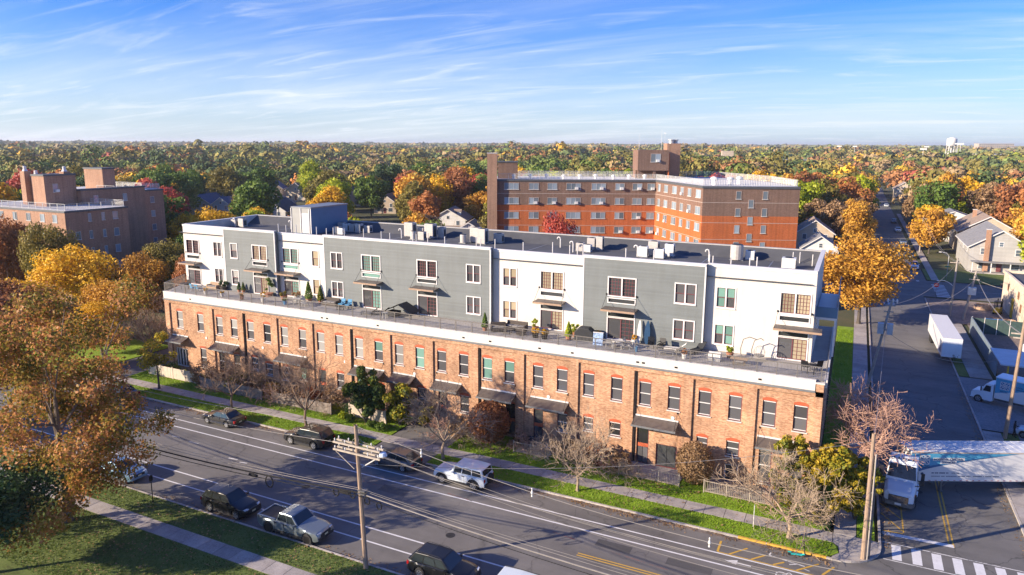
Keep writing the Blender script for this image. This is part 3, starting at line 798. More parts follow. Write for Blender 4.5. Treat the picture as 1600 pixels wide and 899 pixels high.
for x0, x1, z0, z1, k in LOW:
    w = x1 - x0; yi = YP + .12
    if k == 'win':
        sash_window(x0, z0, z1, random.choice('gdgt' if x0 < -40 else 'gdg'), w)
    elif k == 'door':
        o = MB().ring(x0, x1, z0, z1, .07, yi - .03, yi + .08).build('door', M_jamb, LOFT)
        MB().box(x0 + .07, x1 - .07, yi, yi + .03, 1.95, z1 - .08).build('pane', G_dark, o)
        MB().box(x0 + .07, x1 - .07, yi - .02, yi + .05, 1.62, 1.95).build('door_panel', M_red, o)
        MB().box(x0 + .09, x0 + w / 2 - .02, yi, yi + .03, z0 + .07, 1.6).build('pane', G_grey, o); MB().box(x0 + w / 2 + .02, x1 - .09, yi, yi + .03, z0 + .07, 1.6).build('pane', G_grey, o)
        MB().xprism(arch_poly(x0 - .03, x1 + .03, z1 - .02, z1 + .1, .1), YP - .015, YP + .1).build('arched_head', M_red, o)
    elif k == 'slide':
        o = MB().ring(x0, x1, z0, z1, .08, yi - .05, yi + .08).build('sliding_door', M_trim if x0 > -9 else M_jamb, LOFT)
        MB().box(x0 + .08, (x0 + x1) / 2, yi, yi + .02, z0, z1 - .08).build('pane', G_dark, o)
        MB().box((x0 + x1) / 2 + .01, x1 - .08, yi + .03, yi + .05, z0, z1 - .08).build('pane', G_dark, o)
    else:
        o = MB().ring(x0, x1, z0, z1, .1, yi - .05, yi + .08).build('garden_window', M_trim, LOFT)
        for q in range(1, 4):
            a = x0 + (x1 - x0) * q / 4 - .04; MB().box(a, a + .08, yi - .05, yi + .08, z0 + .12, z1 - .1).build('mullion', M_trim, o)
        MB().box(x0, x1, yi + .1, yi + .12, z0 + .12, z1 - .1).build('pane', G_dark, o)

def low_awning(x0, x1):
    """sloping metal canopy on two stays over a ground-floor door"""
    y0, y1 = YF - 1.0, YP
    o = MB()
    o.yprism([(y1, 4.35), (y1, 4.45), (y0, 3.98), (y0, 3.86)], x0, x1)
    o = o.build('awning', M_awn, LOFT)
    MB().box(x0, x1, y1 - .07, y1, 4.45, 4.58).build('awning_flashing', M_trim, o)
    MB().box(x0 - .02, x1 + .02, y0 - .03, y0, 3.84, 4.0).build('awning_fascia', M_flash, o)
    for x in (x0 + .12, x1 - .12):
        MB().tube((x, y1, 5.25), (x, y0 + .08, 3.98), .018, n=5).build('stay_rod', M_iron, o)
        MB().box(x - .05, x + .05, y1 - .08, y1, 5.2, 5.3).build('stay_anchor', M_iron, o)
for a, b in ((-74.0, -71.3), (-66.7, -62.8), (-56.6, -52.7), (-46.3, -42.4), (-41.3, -38.6), (-36.2, -33.2), (-31.0, -27.3), (-25.8, -22.0), (-15.8, -12.0), (-5.6, -2.2)): low_awning(a, b)

# parapet, terrace and railing
MB().box(-74.95, -1.62, YF + .02, YF + .3, 8.92, 9.8).build('parapet', M_wwall, LOFT)
MB().box(-74.97, -1.6, YF - .08, YF + .02, 8.84, 8.99).build('flashing_strip', M_flash, LOFT)
MB().box(-75.0, -1.6, YF - .02, YF + .34, 9.8, 9.84).build('parapet_cap', M_trim, LOFT)
MB().quad((-74.95, YF + .3, 9.8), (-77.35, 62.5, 9.8), (-77.35, 62.5, 8.9), (-74.95, YF + .3, 8.9)).build('parapet', M_wwall, LOFT)
tr = MB(); tr.quad((-74.9, YF + .3, 9.75), (-1.0, YF + .3, 9.75), (-1.0, 75.9, 9.75), (-77.5, 75.9, 9.75), (-77.3, 62.5, 9.75))
tr.build('terrace_floor', M_deck, LOFT)
MB().box(-1.02, -.8, YF + .4, 75.9, 9.2, 9.84).build('parapet', M_wwall, LOFT)
for x in (-70.3, -50.3, -49.6, -32.9, -43.0, -30.0, -24.9, -21.7, -15.7, -15.2, -12.4, -5.7):
    MB().box(x - .12, x + .12, YF - .012, YF + .02, 9.22, 9.36).build('scupper', M_iron, LOFT)
M_mesh = mat('rail mesh', (0.21, 0.20, 0.19), 0.5, 0.4, 0.1, 5)
rx = list(np.arange(-74.75, -11.4, 1.78)) + [-11.3, -9.5, -7.75, -6.0, -4.5, -3.0, -1.25]
for k, x in enumerate(rx):
    MB().box(x - .035, x + .035, YF + .1, YF + .17, 9.84, 10.9).build('railing_post', M_rail, LOFT)
    if k + 1 < len(rx):
        x2 = rx[k + 1]
        p = MB().box(x + .035, x2 - .035, YF + .1, YF + .17, 10.85, 10.91).box(x + .035, x2 - .035, YF + .115, YF + .155, 9.93, 9.97)
        if x < -11.5 and not (-22.5 < x < -19.5):
            n = 3
            for q in range(1, 5):
                p.box(x + .035, x2 - .035, YF + .13, YF + .142, 9.95 + q * .18, 9.962 + q * .18)
            for q in range(1, 10):
                xx = x + (x2 - x) * q / 10
                p.box(xx - .006, xx + .006, YF + .13, YF + .142, 9.97, 10.85)
        else:
            for q in range(1, 14):
                xx = x + (x2 - x) * q / 14
                p.box(xx - .011, xx + .011, YF + .125, YF + .147, 9.97, 10.85)
        p.build('railing_panel', M_rail, LOFT)
def side_rail(pts, name='railing_panel'):
    for (x0, y0), (x1, y1) in zip(pts[:-1], pts[1:]):
        p = MB().path([(x0, y0, 10.88), (x1, y1, 10.88)], .035, 4).path([(x0, y0, 9.95), (x1, y1, 9.95)], .02, 4)
        d = math.hypot(x1 - x0, y1 - y0); n = int(d / .14)
        for q in range(n + 1):
            t = q / max(1, n); p.box(x0 + (x1 - x0) * t - .011, x0 + (x1 - x0) * t + .011, y0 + (y1 - y0) * t - .011, y0 + (y1 - y0) * t + .011, 9.95, 10.86)
        p.build(name, M_rail, LOFT)
side_rail([(-74.75, YF + .14), (-75.9, 59.6), (-77.2, 62.3)])
side_rail([(-.92, YF + .5), (-.92, 60.2), (-.92, 62.6)])

# ---- the penthouse storeys: protruding grey units between white ones
YW, YG = 62.2, 61.6
ROOF = 16.4
def tx(x, Y): return x * Y / 62.0
def tz(z, Y): return CAMH - (CAMH - z) * Y / 62.0
UNITS = [('w', -76.54, -69.48, 17.38), ('g', -69.48, -61.16, 17.47), ('w', -61.16, -53.8, 17.26), ('g', -53.8, -32.45, 17.47), ('w', -32.45, -22.57, 17.27), ('g', -22.57, -11.22, 17.47), ('w', -11.22, -2.29, 17.46)]
PICT = [(-76.16, -73.8, 'd'), (-64.86, -62.42, 'w'), (-60.04, -57.6, 't'), (-48.55, -45.95, 't'), (-41.28, -38.74, 'd'), (-27.01, -24.5, 'w'), (-20.13, -17.38, 'd'), (-5.06, -2.55, 'w')]
PAIR = [(-71.35, -69.87, 2, 'g'), (-68.45, -67.23, 1, 'p'), (-55.62, -54.53, 1, 'w'), (-52.85, -51.15, 2, 'g'), (-35.27, -33.57, 2, 'g'), (-31.09, -29.48, 2, 'w'), (-13.9, -11.95, 2, 'g'), (-10.28, -8.57, 2, 't')]
def grid_bars(mb, x0, x1, z0, z1, y, nx, nz, t=.018):
    for q in range(1, nx):
        x = x0 + (x1 - x0) * q / nx; mb.box(x - t, x + t, y, y + .02, z0, z1)
    for q in range(1, nz):
        z = z0 + (z1 - z0) * q / nz; mb.box(x0, x1, y + .001, y + .019, z - t, z + t)
def trim_frame(x0, x1, z0, z1, y, t, d=.05):
    return MB().ring(x0 - t, x1 + t, z0 - t, z1 + t, t, y - d, y + .1)
def picture_unit(x0, x1, Y, gk, white):
    xa, xb = tx(x0, Y), tx(x1, Y); xm = (xa + xb) / 2
    t = .11
    za, zb = tz(13.84, Y), tz(15.52, Y)
    hs = [(xa + t, xb - t, za, zb), (xa + t, xb - t, tz(13.2, Y), tz(13.55, Y)), (xa + t, xb - t, tz(11.86, Y), tz(12.22, Y)), (xa + t, xb - t, 9.80, tz(11.70, Y))]
    fm = M_trim
    o = trim_frame(xa + t, xb - t, za, zb, Y, t).build('window', fm, LOFT)
    MB().box(xm - .06, xm + .06, Y - .03, Y + .1, za, zb).build('mullion', fm, o)
    for a, b in ((xa + t, xm - .06), (xm + .06, xb - t)):
        MB().box(a, b, Y + .10, Y + .12, za, zb).build('pane', GL[gk], o)
        MB().ring(a, b, za, zb, .05, Y + .02, Y + .1).build('sash', M_jamb, o)
        g = MB()
        grid_bars(g, a + .05, b - .05, za + .05, zb - .05, Y + .075, 4, 5); g.build('muntin', M_jamb, o, kind='stuff')
    h = hs[1]
    o2 = trim_frame(h[0], h[1], h[2], h[3], Y, .09).build('transom_window', fm, LOFT)
    MB().box(h[0], h[1], Y + .08, Y + .1, h[2], h[3]).build('pane', G_dark if gk != 't' else G_teal, o2)
    h = hs[2]
    o3 = trim_frame(h[0], h[1], h[2], h[3], Y, .09).build('transom_window', fm, LOFT)
    MB().box(h[0], h[1], Y + .08, Y + .1, h[2], h[3]).build('pane', G_dark, o3)
    h = hs[3]
    o4 = MB().ring(h[0] - .1, h[1] + .1, 9.74, h[3] + .1, .1, Y - .05, Y + .1).build('sliding_door', fm, LOFT)
    MB().ring(h[0], h[1], 9.84, h[3], .06, Y, Y + .08).build('door_frame', M_jamb, o4)
    MB().box(xm - .04, xm + .04, Y, Y + .075, 9.9, h[3] - .06).build('meeting_stile', M_jamb, o4)
    MB().box(h[0] + .06, xm - .04, Y + .04, Y + .06, 9.83, h[3] - .06).build('pane', G_grey, o4)
    MB().box(xm + .04, h[1] - .06, Y + .06, Y + .075, 9.83, h[3] - .06).build('pane', GL[gk], o4)
    g = MB(); grid_bars(g, xm + .04, h[1] - .06, 9.9, h[3] - .06, Y + .035, 3, 5); g.build('muntin', M_jamb, o4, kind='stuff')
    # canopy on tie rods
    ca, cb = xa - .22, xb + .22
    if cb > -3.2: cb += .75
    zc = tz(12.52, Y) + .14
    o5 = MB().yprism([(Y - .0, zc + .12), (Y - .0, zc), (Y - 1.2, zc - .10), (Y - 1.2, zc + .02)], ca, cb).build('canopy', M_awn, LOFT)
    MB().box(ca - .02, cb + .02, Y - 1.24, Y - 1.2, zc - .12, zc + .05).box(ca - .03, ca, Y - 1.2, Y - .02, zc - .1, zc + .06).build('canopy_edge', M_awnedge, o5)
    for x in (ca + .05, cb - .05):
        xt = x - .12 if x > xm else x + .12
        xt = min(xt, tx(-2.45, Y))
        MB().tube((xt, Y - .02, tz(13.93, Y)), (x, Y - 1.1, zc + .03), .017, n=5).build('tie_rod', M_iron, o5)
        MB().lathe((xt, Y, tz(13.93, Y)), [(.10, -.07), (.10, -.02), (.03, -.0)], 8, 'y').build('rod_anchor', M_iron, o5)
    return hs
def pair_unit(x0, x1, n, Y, gk):
    xa, xb = tx(x0, Y), tx(x1, Y); t = .10; hs = []
    for za, zb in ((13.8, 15.5), (10.5, 12.17)):
        za, zb = tz(za, Y), tz(zb, Y)
        hs.append((xa + t, xb - t, za, zb))
        o = trim_frame(xa + t, xb - t, za, zb, Y, t)
        xm = (xa + xb) / 2
        o = o.build('window', M_trim, LOFT)
        if n == 2: MB().box(xm - .06, xm + .06, Y - .03, Y + .1, za, zb).build('mullion', M_trim, o)
        MB().box(xa, xb, Y - .1, Y - .05, za - t - .05, za - t + .02).build('sill', M_trim, o)
        for a, b in (((xa + t, xm - .06), (xm + .06, xb - t)) if n == 2 else ((xa + t, xb - t),)):
            zm = (za + zb) / 2
            MB().box(a, b, Y + .06, Y + .08, zm, zb).build('pane', GL[gk], o)
            MB().box(a, b, Y + .085, Y + .1, za, zm).build('pane', GL[gk if random.random() < .6 else 'g'], o)
            MB().ring(a, b, za, zb, .045, Y + .01, Y + .1).build('sash', M_jamb, o)
            MB().box(a + .045, b - .045, Y + .01, Y + .084, zm - .03, zm + .03).build('meeting_rail', M_jamb, o)
    return hs
for kind, ua, ub, top in UNITS:
    Y = YW if kind == 'w' else YG
    a, b = tx(ua, Y if kind == 'g' else YW), tx(ub, Y if kind == 'g' else YW)
    if kind == 'w':           # butt against the neighbouring grey units
        i = [u[1] for u in UNITS].index(ua)
        if i > 0: a = tx(ua, YG)
        if i < len(UNITS) - 1: b = tx(ub, YG)
    hs = []
    for p in PICT:
        if ua <= p[0] < ub: hs += picture_unit(p[0], p[1], Y, p[2], kind == 'w')
    for p in PAIR:
        if ua <= p[0] < ub: hs += pair_unit(p[0], p[1], p[2], Y, p[3])
    wm = MB(); wall_holes(wm, a, b, 9.76, top, Y, hs, .18)
    if kind == 'g':
        wm.quad((b, Y, 9.76), (b, YW + .01, 9.76), (b, YW + .01, top), (b, Y, top)); wm.quad((a, YW + .01, 9.76), (a, Y, 9.76), (a, Y, top), (a, YW + .01, top))
        for x in (a, b):
            s_ = 1 if x == b else -1
            MB().box(min(x, x + s_ * .03) - (.09 if s_ > 0 else 0), max(x, x + s_ * .03) + (.09 if s_ < 0 else 0), Y - .03, Y + .1, 9.76, top - .12).build('corner_board', M_trim, LOFT)
    wm.quad((a, Y + .3, ROOF - .2), (b, Y + .3, ROOF - .2), (b, Y + .3, top), (a, Y + .3, top))
    wm.build('grey_wall' if kind == 'g' else 'white_wall', M_gwall if kind == 'g' else M_wwall, LOFT)
    MB().box(a + (.0 if kind == 'w' else -.05), b + (.0 if kind == 'w' else .05), Y - .09, Y + .32, top, top + .06).build('coping', M_trim, LOFT)
    MB().box(a, b, Y - .05, Y - .003, top - .2, top - .003).build('fascia_board', M_trim, LOFT)
# end walls, rear wall, deck
xe = tx(-2.29, YW); xl = tx(-76.54, YW)
e = MB(); e.quad((xe, YW, 9.76), (xe, 75.7, 9.76), (xe, 75.7, 17.46), (xe, YW, 17.46)); e.quad((xe - .3, 75.4, 16.2), (xe - .3, YW + .3, 16.2), (xe - .3, YW + .3, 17.46), (xe - .3, 75.4, 17.46))
e.quad((-77.6, 75.7, 9.76), (xl, YW, 9.76), (xl, YW, 17.38), (-77.6, 75.7, 17.38)); e.quad((xl + .3, YW + .3, 16.2), (-77.3, 75.4, 16.2), (-77.3, 75.4, 17.38), (xl + .3, YW + .3, 17.38))
e.quad((xe, 75.7, 9.76), (-77.6, 75.7, 9.76), (-77.6, 75.7, 17.36), (xe, 75.7, 17.36))
e.build('end_wall', M_wwall, LOFT)
MB().box(xe - .32, xe + .06, YW + .33, 75.75, 17.46, 17.53).build('coping', M_trim, LOFT)
MB().prism([(xl - .06, YW + .33), (xl + .32, YW + .33), (-77.28, 75.75), (-77.66, 75.75)], 17.38, 17.45).build('coping', M_trim, LOFT)
rf = MB(); rf.quad((-77.4, YG + .3, ROOF), (xe - .3, YG + .3, ROOF), (xe - .3, 73.4, ROOF), (-77.4, 73.4, ROOF)); rf.quad((-77.4, 73.4, ROOF), (xe - .3, 73.4, ROOF), (xe - .3, 75.3, 17.36), (-77.4, 75.3, 17.36))
roof = rf.build('roof', M_roof, LOFT)
MB().box(-77.4, xe - .33, 75.28, 75.74, 17.362, 17.45).build('rear_coping', mat('weathered coping', (0.42, 0.41, 0.39), .7, 0, .12, 1.5), LOFT)
for x in np.arange(-74, -4, 6.1):
    MB().quad((x, YG + .6, ROOF + .004), (x + .12, YG + .6, ROOF + .004), (x + .12, 73.4, ROOF + .004), (x, 73.4, ROOF + .004)).build('roof_seam', M_flash, roof)
# stair bulkhead
MB().box(-63.85, -60.8, 68, 75, ROOF, 19.62).build('bulkhead', M_bluewall, LOFT)
MB().box(-63.95, -60.7, 67.9, 75.1, 19.62, 19.78).build('bulkhead_roof', M_flash, LOFT)
MB().box(-63.83, -60.82, 67.93, 67.995, ROOF + .1, 19.6).build('bulkhead_front', mat('pale grey panel', (0.33, 0.33, 0.31), .7, 0, .08, 1), LOFT)
MB().box(-62.2, -61.15, 67.88, 67.925, ROOF + .15, 19.0).build('bulkhead_door', M_trim, LOFT)
for a in (-63.93, -62.4, -61.05, -60.75):
    MB().box(a - .04, a + .06, 67.85, 67.92, ROOF + .1, 19.6).build('bulkhead_trim', M_trim, LOFT)
# side gallery at the east end
MB().box(xe + .02, -.6, 64.5, 75.6, 13.0, 13.2).build('balcony_floor', M_trim, LOFT)
MB().box(-.68, -.6, 64.5, 75.6, 13.2, 14.1).box(xe + .02, -.68, 64.5, 64.58, 13.2, 14.1).build('balcony_parapet', M_bluewall, LOFT)
for y in (64.6, 68.2, 71.9, 75.4): MB().box(-.78, -.64, y - .08, y + .08, 9.84, 13.0).build('balcony_post', M_trim, LOFT)
g = MB()
for y in np.arange(64.6, 75.6, .16): g.box(-.65, -.63, y - .012, y + .012, 14.1, 14.95)
g.box(-.67, -.61, 64.5, 75.6, 14.95, 15.01); g.build('balcony_rail', M_rail, LOFT)

# ---- roof vents (part of the roof) and condensers (things on it)
M_pvc = mat('white vent pipe', (0.62, 0.60, 0.58), .5, 0, .1, 6)
for x in (-63.5, -62.2, -60.6, -57.2, -56.0, -54.9, -53.4, -50.9, -48.4, -46.8, -44.0, -43.2, -42.1, -39.6, -36.0, -35.4, -33.4, -30.3, -27.2, -25.3, -24.5, -23.9, -19.4, -16.8, -11.5, -11.2, -9.6, -8.0, -7.4):
    y = 65.2 + random.uniform(-.4, .4)
    MB().tube((x, y, ROOF), (x, y, ROOF + 1.45 + random.uniform(-.1, .15)), .055, n=7).build('vent_pipe', M_pvc, roof)
for x, y in ((-29.0, 72.1), (-26.5, 69.5), (-19.6, 69.8), (-48.9, 70.3), (-75.5, 69.5), (-12.5, 70.2), (-66.9, 70.9)):
    MB().path([(x, y, ROOF), (x, y, ROOF + .9), (x - .06, y, ROOF + 1.1), (x - .2, y, ROOF + 1.16), (x - .34, y, ROOF + 1.08), (x - .36, y, ROOF + .92)], .07, 7).build('gooseneck_vent', M_pvc, roof)
for x, y in ((-4.4, 73.1), (-3.2, 72.0), (-5.0, 72.8)):
    MB().tube((x, y, ROOF), (x, y, ROOF + 1.1), .045, n=6).build('vent_pipe', M_pvc, roof)
M_unit = mat('beige condenser case', (0.46, 0.43, 0.40), .55, .1, .08, 3)
M_unit2 = mat('white condenser case', (0.66, 0.66, 0.65), .5, .1, .08, 3)
M_grill = mat('fan grille', (0.06, 0.065, 0.07), .6, .5, .15, 8)
def condenser(x, y, w, h, rz, label, m=None, round_=False):
    m = m or M_unit
    r = thing('condenser', label, 'air conditioner', (x, y, ROOF), rz, 'condensers on the flat roof')
    if round_:
        MB().lathe((0, 0, .08), [(w / 2, 0), (w / 2, h - .12), (w / 2 * .92, h - .04)], 16).build('case', m, r)
        MB().lathe((0, 0, .08 + h - .04), [(w * .42, 0.002), (w * .42, .05), (w * .1, .08)], 16).build('fan_guard', M_grill, r)
    else:
        d = w * .8
        MB().box(-w / 2, w / 2, -d / 2, d / 2, .08, h).build('case', m, r)
        MB().lathe((0, 0, h), [(d * .4, .002), (d * .4, .04), (d * .1, .06)], 12).build('fan_guard', M_grill, r)
        g = MB()
        for q in range(7):
            z = .2 + (h - .4) * q / 6; g.box(-w / 2 + .06, w / 2 - .06, -d / 2 - .015, -d / 2 - .002, z - .025, z + .025)
        g.build('louvre', m, r)
        MB().box(w / 2 + .002, w / 2 + .012, -d * .3, d * .3, .2, h - .25).build('side_grille', M_grill, r)
    MB().box(-w / 2 - .05, w / 2 + .05, -.35, -.22, 0, .08).box(-w / 2 - .05, w / 2 + .05, .22, .35, 0, .08).build('base_rail', M_flash, r)
    return r
CU = [(-76.0, 70, .85, .95, 'b'), (-74.6, 70, .95, 1.15, 'b'), (-58.6, 70.3, .8, .9, 'b'), (-57.6, 69.8, .75, .8, 'w'), (-60.0, 72.9, .8, 1.1, 'b'), (-58.9, 72.4, .75, 1.05, 'w'), (-57.9, 72.4, .75, 1.05, 'b'), (-56.8, 72.3, .85, 1.15, 'b'), (-55.8, 72.9, .85, .9, 'b'),
      (-48.9, 72.2, 1.2, 1.75, 'b'), (-47.0, 70.0, .75, .95, 'r'), (-47.7, 72.9, .8, 1.1, 'b'), (-45.9, 72.1, 1.2, 1.75, 'b'), (-44.8, 72.9, .8, 1.3, 'b'), (-45.9, 70.2, .8, 1.0, 'b'),
      (-40.2, 70.1, .8, .95, 'r'), (-39.3, 71.4, 1.1, 1.75, 'b'), (-38.0, 70.6, 1.1, 1.75, 'b'), (-36.7, 72.2, 1.0, 1.1, 'b'), (-26.1, 70.6, .8, .9, 'b'), (-25.2, 70.4, .8, .8, 'w'), (-25.4, 72.2, .85, 1.3, 'b'), (-24.5, 72.3, .75, 1.5, 'b'),
      (-19.0, 69.9, .9, 1.1, 'w'), (-18.3, 71.3, 1.0, 1.5, 'b'), (-17.3, 69.7, .95, 1.0, 'w'), (-16.7, 71.5, .9, 1.3, 'w'), (-10.2, 72.3, 1.25, 1.5, 'r'), (-9.0, 73.0, .85, .95, 'w'), (-5.1, 69.6, 1.2, 1.0, 'w')]
CU.sort(key=lambda c: c[0] / c[1])
for i, (x, y, w, h, k) in enumerate(CU):
    nm = {'b': 'boxy beige', 'w': 'whitish boxy', 'r': 'round drum-like'}[k]
    sz = 'tall ' if h > 1.4 else ('low ' if h < .92 else '')
    condenser(x, y, w, h, random.choice((0, 0, .05, -.04)), '%s%s condenser, %s from the left on the loft roof' % (sz, nm, ordn(i)), M_unit2 if k == 'w' else M_unit, k == 'r')
# ================================================================== apartment blocks
M_bbrown = brick('brown brick', (0.20, 0.105, 0.07), (0.26, 0.145, 0.10), (0.22, 0.17, 0.14), var=0.18, vs=0.15)
M_borange = brick('orange red brick', (0.50, 0.105, 0.022), (0.60, 0.15, 0.035), (0.44, 0.16, 0.07), var=0.15, vs=0.15)
M_bred = brick('dull red brick', (0.37, 0.19, 0.115), (0.48, 0.265, 0.165), (0.38, 0.27, 0.20), var=0.2, vs=0.15)
M_band = mat('pale string course', (0.46, 0.38, 0.33), .8, 0, .1, 2)
M_fascia = mat('dark roof edge', (0.10, 0.105, 0.11), .6, .2, .1, 2)
M_wroof = mat('pale gravel roof', (0.52, 0.52, 0.52), .9, 0, .12, .8)
M_fmesh = mat('galvanised fence', (0.55, 0.55, 0.54), .5, .5, .08, 3)
M_ac = mat('window unit case', (0.68, 0.67, 0.65), .5, 0, .06, 4)
G_apt = glassmat('blue grey pane', (0.22, 0.27, 0.31), .08, .45)
def quadwall(p, q, z0, z1): return [(p[0], p[1], z0), (q[0], q[1], z0), (q[0], q[1], z1), (p[0], p[1], z1)]
def apt_window(parent, p, n, w, z0, z1, lites=2, ac=False, frame=None, side=1):
    """window on a vertical wall: p centre point on the wall, n outward normal (2D)"""
    t = Vector((-n[1], n[0]))
    def B(a0, a1, d0, d1, za, zb):
        mb = MB(); P = lambda a, d: (p[0] + t.x * a + n[0] * d, p[1] + t.y * a + n[1] * d)
        return mb.prism([P(a0, d0), P(a1, d0), P(a1, d1), P(a0, d1)], za, zb)
    fr = B(-w / 2, w / 2, -.02, .05, z1 - .07, z1)
    fr.v += []; 
    o = fr.build('window', frame or M_band, parent)
    B(-w / 2 - .05, w / 2 + .05, -.02, .12, z0 - .1, z0).build('sill', M_stone, o)
    B(-w / 2, -w / 2 + .06, -.02, .05, z0, z1 - .07).build('jamb', frame or M_band, o); B(w / 2 - .06, w / 2, -.02, .05, z0, z1 - .07).build('jamb', frame or M_band, o)
    for k in range(lites):
        a = -w / 2 + .06 + (w - .12) * k / lites; b = -w / 2 + .06 + (w - .12) * (k + 1) / lites
        B(a + .02, b - .02, -.02, .02, z0, z1 - .07).build('pane', G_apt, o)
        if k: B(a - .02, a + .02, -.02, .045, z0, z1 - .07).build('mullion', M_trim, o)
    if ac:
        B(side * w * .2 - .3, side * w * .2 + .3, .022, .42, z0 + .01, z0 + .45).build('window_unit', M_ac, o)
    return o
def roof_fence(parent, pts, z, h=1.1, step=2.0):
    for (a, b) in zip(pts[:-1], pts[1:]):
        a = Vector(a); b = Vector(b); L = (b - a).length; n = max(1, int(L / step)); d = (b - a) / n
        for k in range(n):
            p = a + d * k; q = a + d * (k + 1)
            g = MB().path([(p.x, p.y, z + h), (q.x, q.y, z + h)], .03, 4).path([(p.x, p.y, z + .12), (q.x, q.y, z + .12)], .025, 4).path([(p.x, p.y, z), (p.x, p.y, z + h)], .04, 4)
            m = 8
            for j in range(m):
                e = p + (q - p) * (j + .5) / m
                g.path([(e.x, e.y, z + .12), (e.x, e.y, z + h)], .022, 3)
            for zz in (.36, .6, .85): g.path([(p.x, p.y, z + zz), (q.x, q.y, z + zz)], .016, 3)
            g.build('fence_panel', M_fmesh, parent)

TH = R(25.86)
APT = thing('apartment_block', 'angled brick apartment block, brown above and orange below, behind the loft roof', 'apartment block', (-34.37, 133.34, 0), TH)
A_, B_, C_, L_ = (0, 0), (3.85, -19.3), (19.3, -20.2), (-31.9, 0)
H_A, BAND = 21.0, 16.2
outline = [L_, A_, B_, C_, (20.2, -5.5), (15.5, 14.0), (-31.9, 14.0)]
for nm, z0, z1, m in (('lower_wall', 0, BAND, M_borange), ('upper_wall', BAND, H_A, M_bbrown)):
    g = MB()
    for i in range(len(outline)):
        p, q = outline[i], outline[(i + 1) % len(outline)]
        g.quad(*quadwall(p, q, z0, z1))
    g.build(nm, m, APT)
MB().quad(*[(x, y, H_A + .02) for x, y in outline]).build('roof', M_wroof, APT)
def strips(z, h, out, m, nm):
    for i in range(len(outline)):
        p, q = Vector(outline[i]), Vector(outline[(i + 1) % len(outline)])
        n = Vector(((q - p).y, -(q - p).x)).normalized() * out
        g = MB(); g.prism([tuple(p + n), tuple(q + n), tuple(q - n * 2), tuple(p - n * 2)], z, z + h); g.build(nm, m, APT)
strips(H_A - .32, .36, .10, M_fascia, 'roof_edge')
for z in (18.35, 15.05, 12.3, 9.55): strips(z, .07, .02, M_band, 'string_course')
nW = (0, -1)
colsW = [(-28.8, -26.0, 3), (-24.1, -22.2, 2), (-20.6, -18.7, 2), (-17, -14.2, 3), (-12.2, -9.45, 3), (-7.7, -5.9, 2), (-4.4, -2.55, 2), (-1.63, -.12, 2)]
acs = {(0, 3), (0, 4), (0, 5), (0, 6), (0, 7), (1, 1), (1, 2), (1, 3), (1, 4), (2, 6), (3, 5), (3, 6), (3, 7), (4, 2), (4, 4)}
for r in range(6):
    zt = 20.4 - 2.75 * r
    for c, (a, b, l) in enumerate(colsW):
        apt_window(APT, ((a + b) / 2, 0), nW, b - a, zt - 1.22, zt, l, (r, c) in acs)
dB = Vector((B_[0] - A_[0], B_[1] - A_[1])); nB = Vector((dB.y, -dB.x)).normalized()
for r in range(6):
    zt = 20.4 - 2.75 * r
    for t, w in ((.09, 1.2), (.25, 1.7), (.44, 1.9), (.6, 1.3), (.75, 1.4), (.92, 1.9)):
        apt_window(APT, tuple(Vector(A_) + dB * t), tuple(nB), w, zt - 1.3, zt, 2, random.random() < .12)
dC = Vector((C_[0] - B_[0], C_[1] - B_[1])); nC = Vector((dC.y, -dC.x)).normalized()
for r in range(6):
    zt = 20.3 - 2.78 * r
    for t in (.372, .648): apt_window(APT, tuple(Vector(B_) + dC * t), tuple(nC), .85, zt - 1.28, zt, 1)
    if r < 5: apt_window(APT, tuple(Vector(B_) + dC * .505), tuple(nC), .85, zt - 1.4 - 1.28, zt - 1.4, 1)
roof_fence(APT, [(-30, .25), (.1, .25), (4.0, -18.9), (19.0, -19.7), (19.8, -6), (15.2, 13.6), (-30, 13.6)], H_A + .03)
for k in range(9):
    x = -27 + k * 3.2; MB().lathe((x, 2.2 + (k % 3), H_A), [(.28, 0), (.28, .5), (.4, .55), (.4, .8), (.1, .95)], 10).build('roof_vent', M_ac, APT)
for x, y in ((7, -14), (9.5, -15), (12, -12), (6.5, -16.5)): MB().lathe((x, y, H_A), [(.4, 0), (.4, .8), (.55, .9), (.55, 1.2), (.1, 1.4)], 10).build('roof_vent', M_ac, APT)
MB().box(-32.0, -30.15, -.7, 1.2, 0, 25.85).build('chimney', M_bred, APT)
MB().box(-32.05, -30.1, -.75, 1.25, 25.85, 26.0).build('chimney_cap', M_stone, APT)
MB().box(-30.05, -26.2, 3, 7, H_A, 24.1).build('lift_housing', M_bbrown, APT)
MB().box(-30.2, -26.1, 2.9, 7.1, 24.1, 24.3).build('housing_cap', M_fascia, APT)
ph = MB().box(-2.5, 3.6, 6, 12, 22.6, 26.6).box(-2.4, -1.9, 6.2, 6.7, H_A, 22.6).box(.6, 1.1, 6.2, 6.7, H_A, 22.6).box(-2.4, 3.6, 9, 12, H_A, 22.6)
ph.build('roof_penthouse', M_bbrown, APT)
apt_window(APT, (1.0, 6.0), (0, -1), 2.0, 24.3, 25.9, 2, True, side=1)
MB().box(3.9, 6.6, 9.5, 13, H_A, 27.9).build('boiler_stack', M_bred, APT)
MB().lathe((5.0, 11, 27.9), [(.5, 0), (.5, .6), (.7, .65), (.7, .8)], 10).lathe((6.0, 11.5, 27.9), [(.4, 0), (.4, .6), (.6, .65), (.6, .8)], 10).build('flue', M_fmesh, APT)
for x, y, h in ((-2.2, 7, 3.2), (2.4, 8, 4.2)): MB().tube((x, y, 26.6), (x, y, 26.6 + h), .03, .015, 5).build('aerial', M_fmesh, APT)
MB().box(3.62, 3.75, 6.2, 7.2, H_A, 26.0).build('downpipe', M_borange, APT)

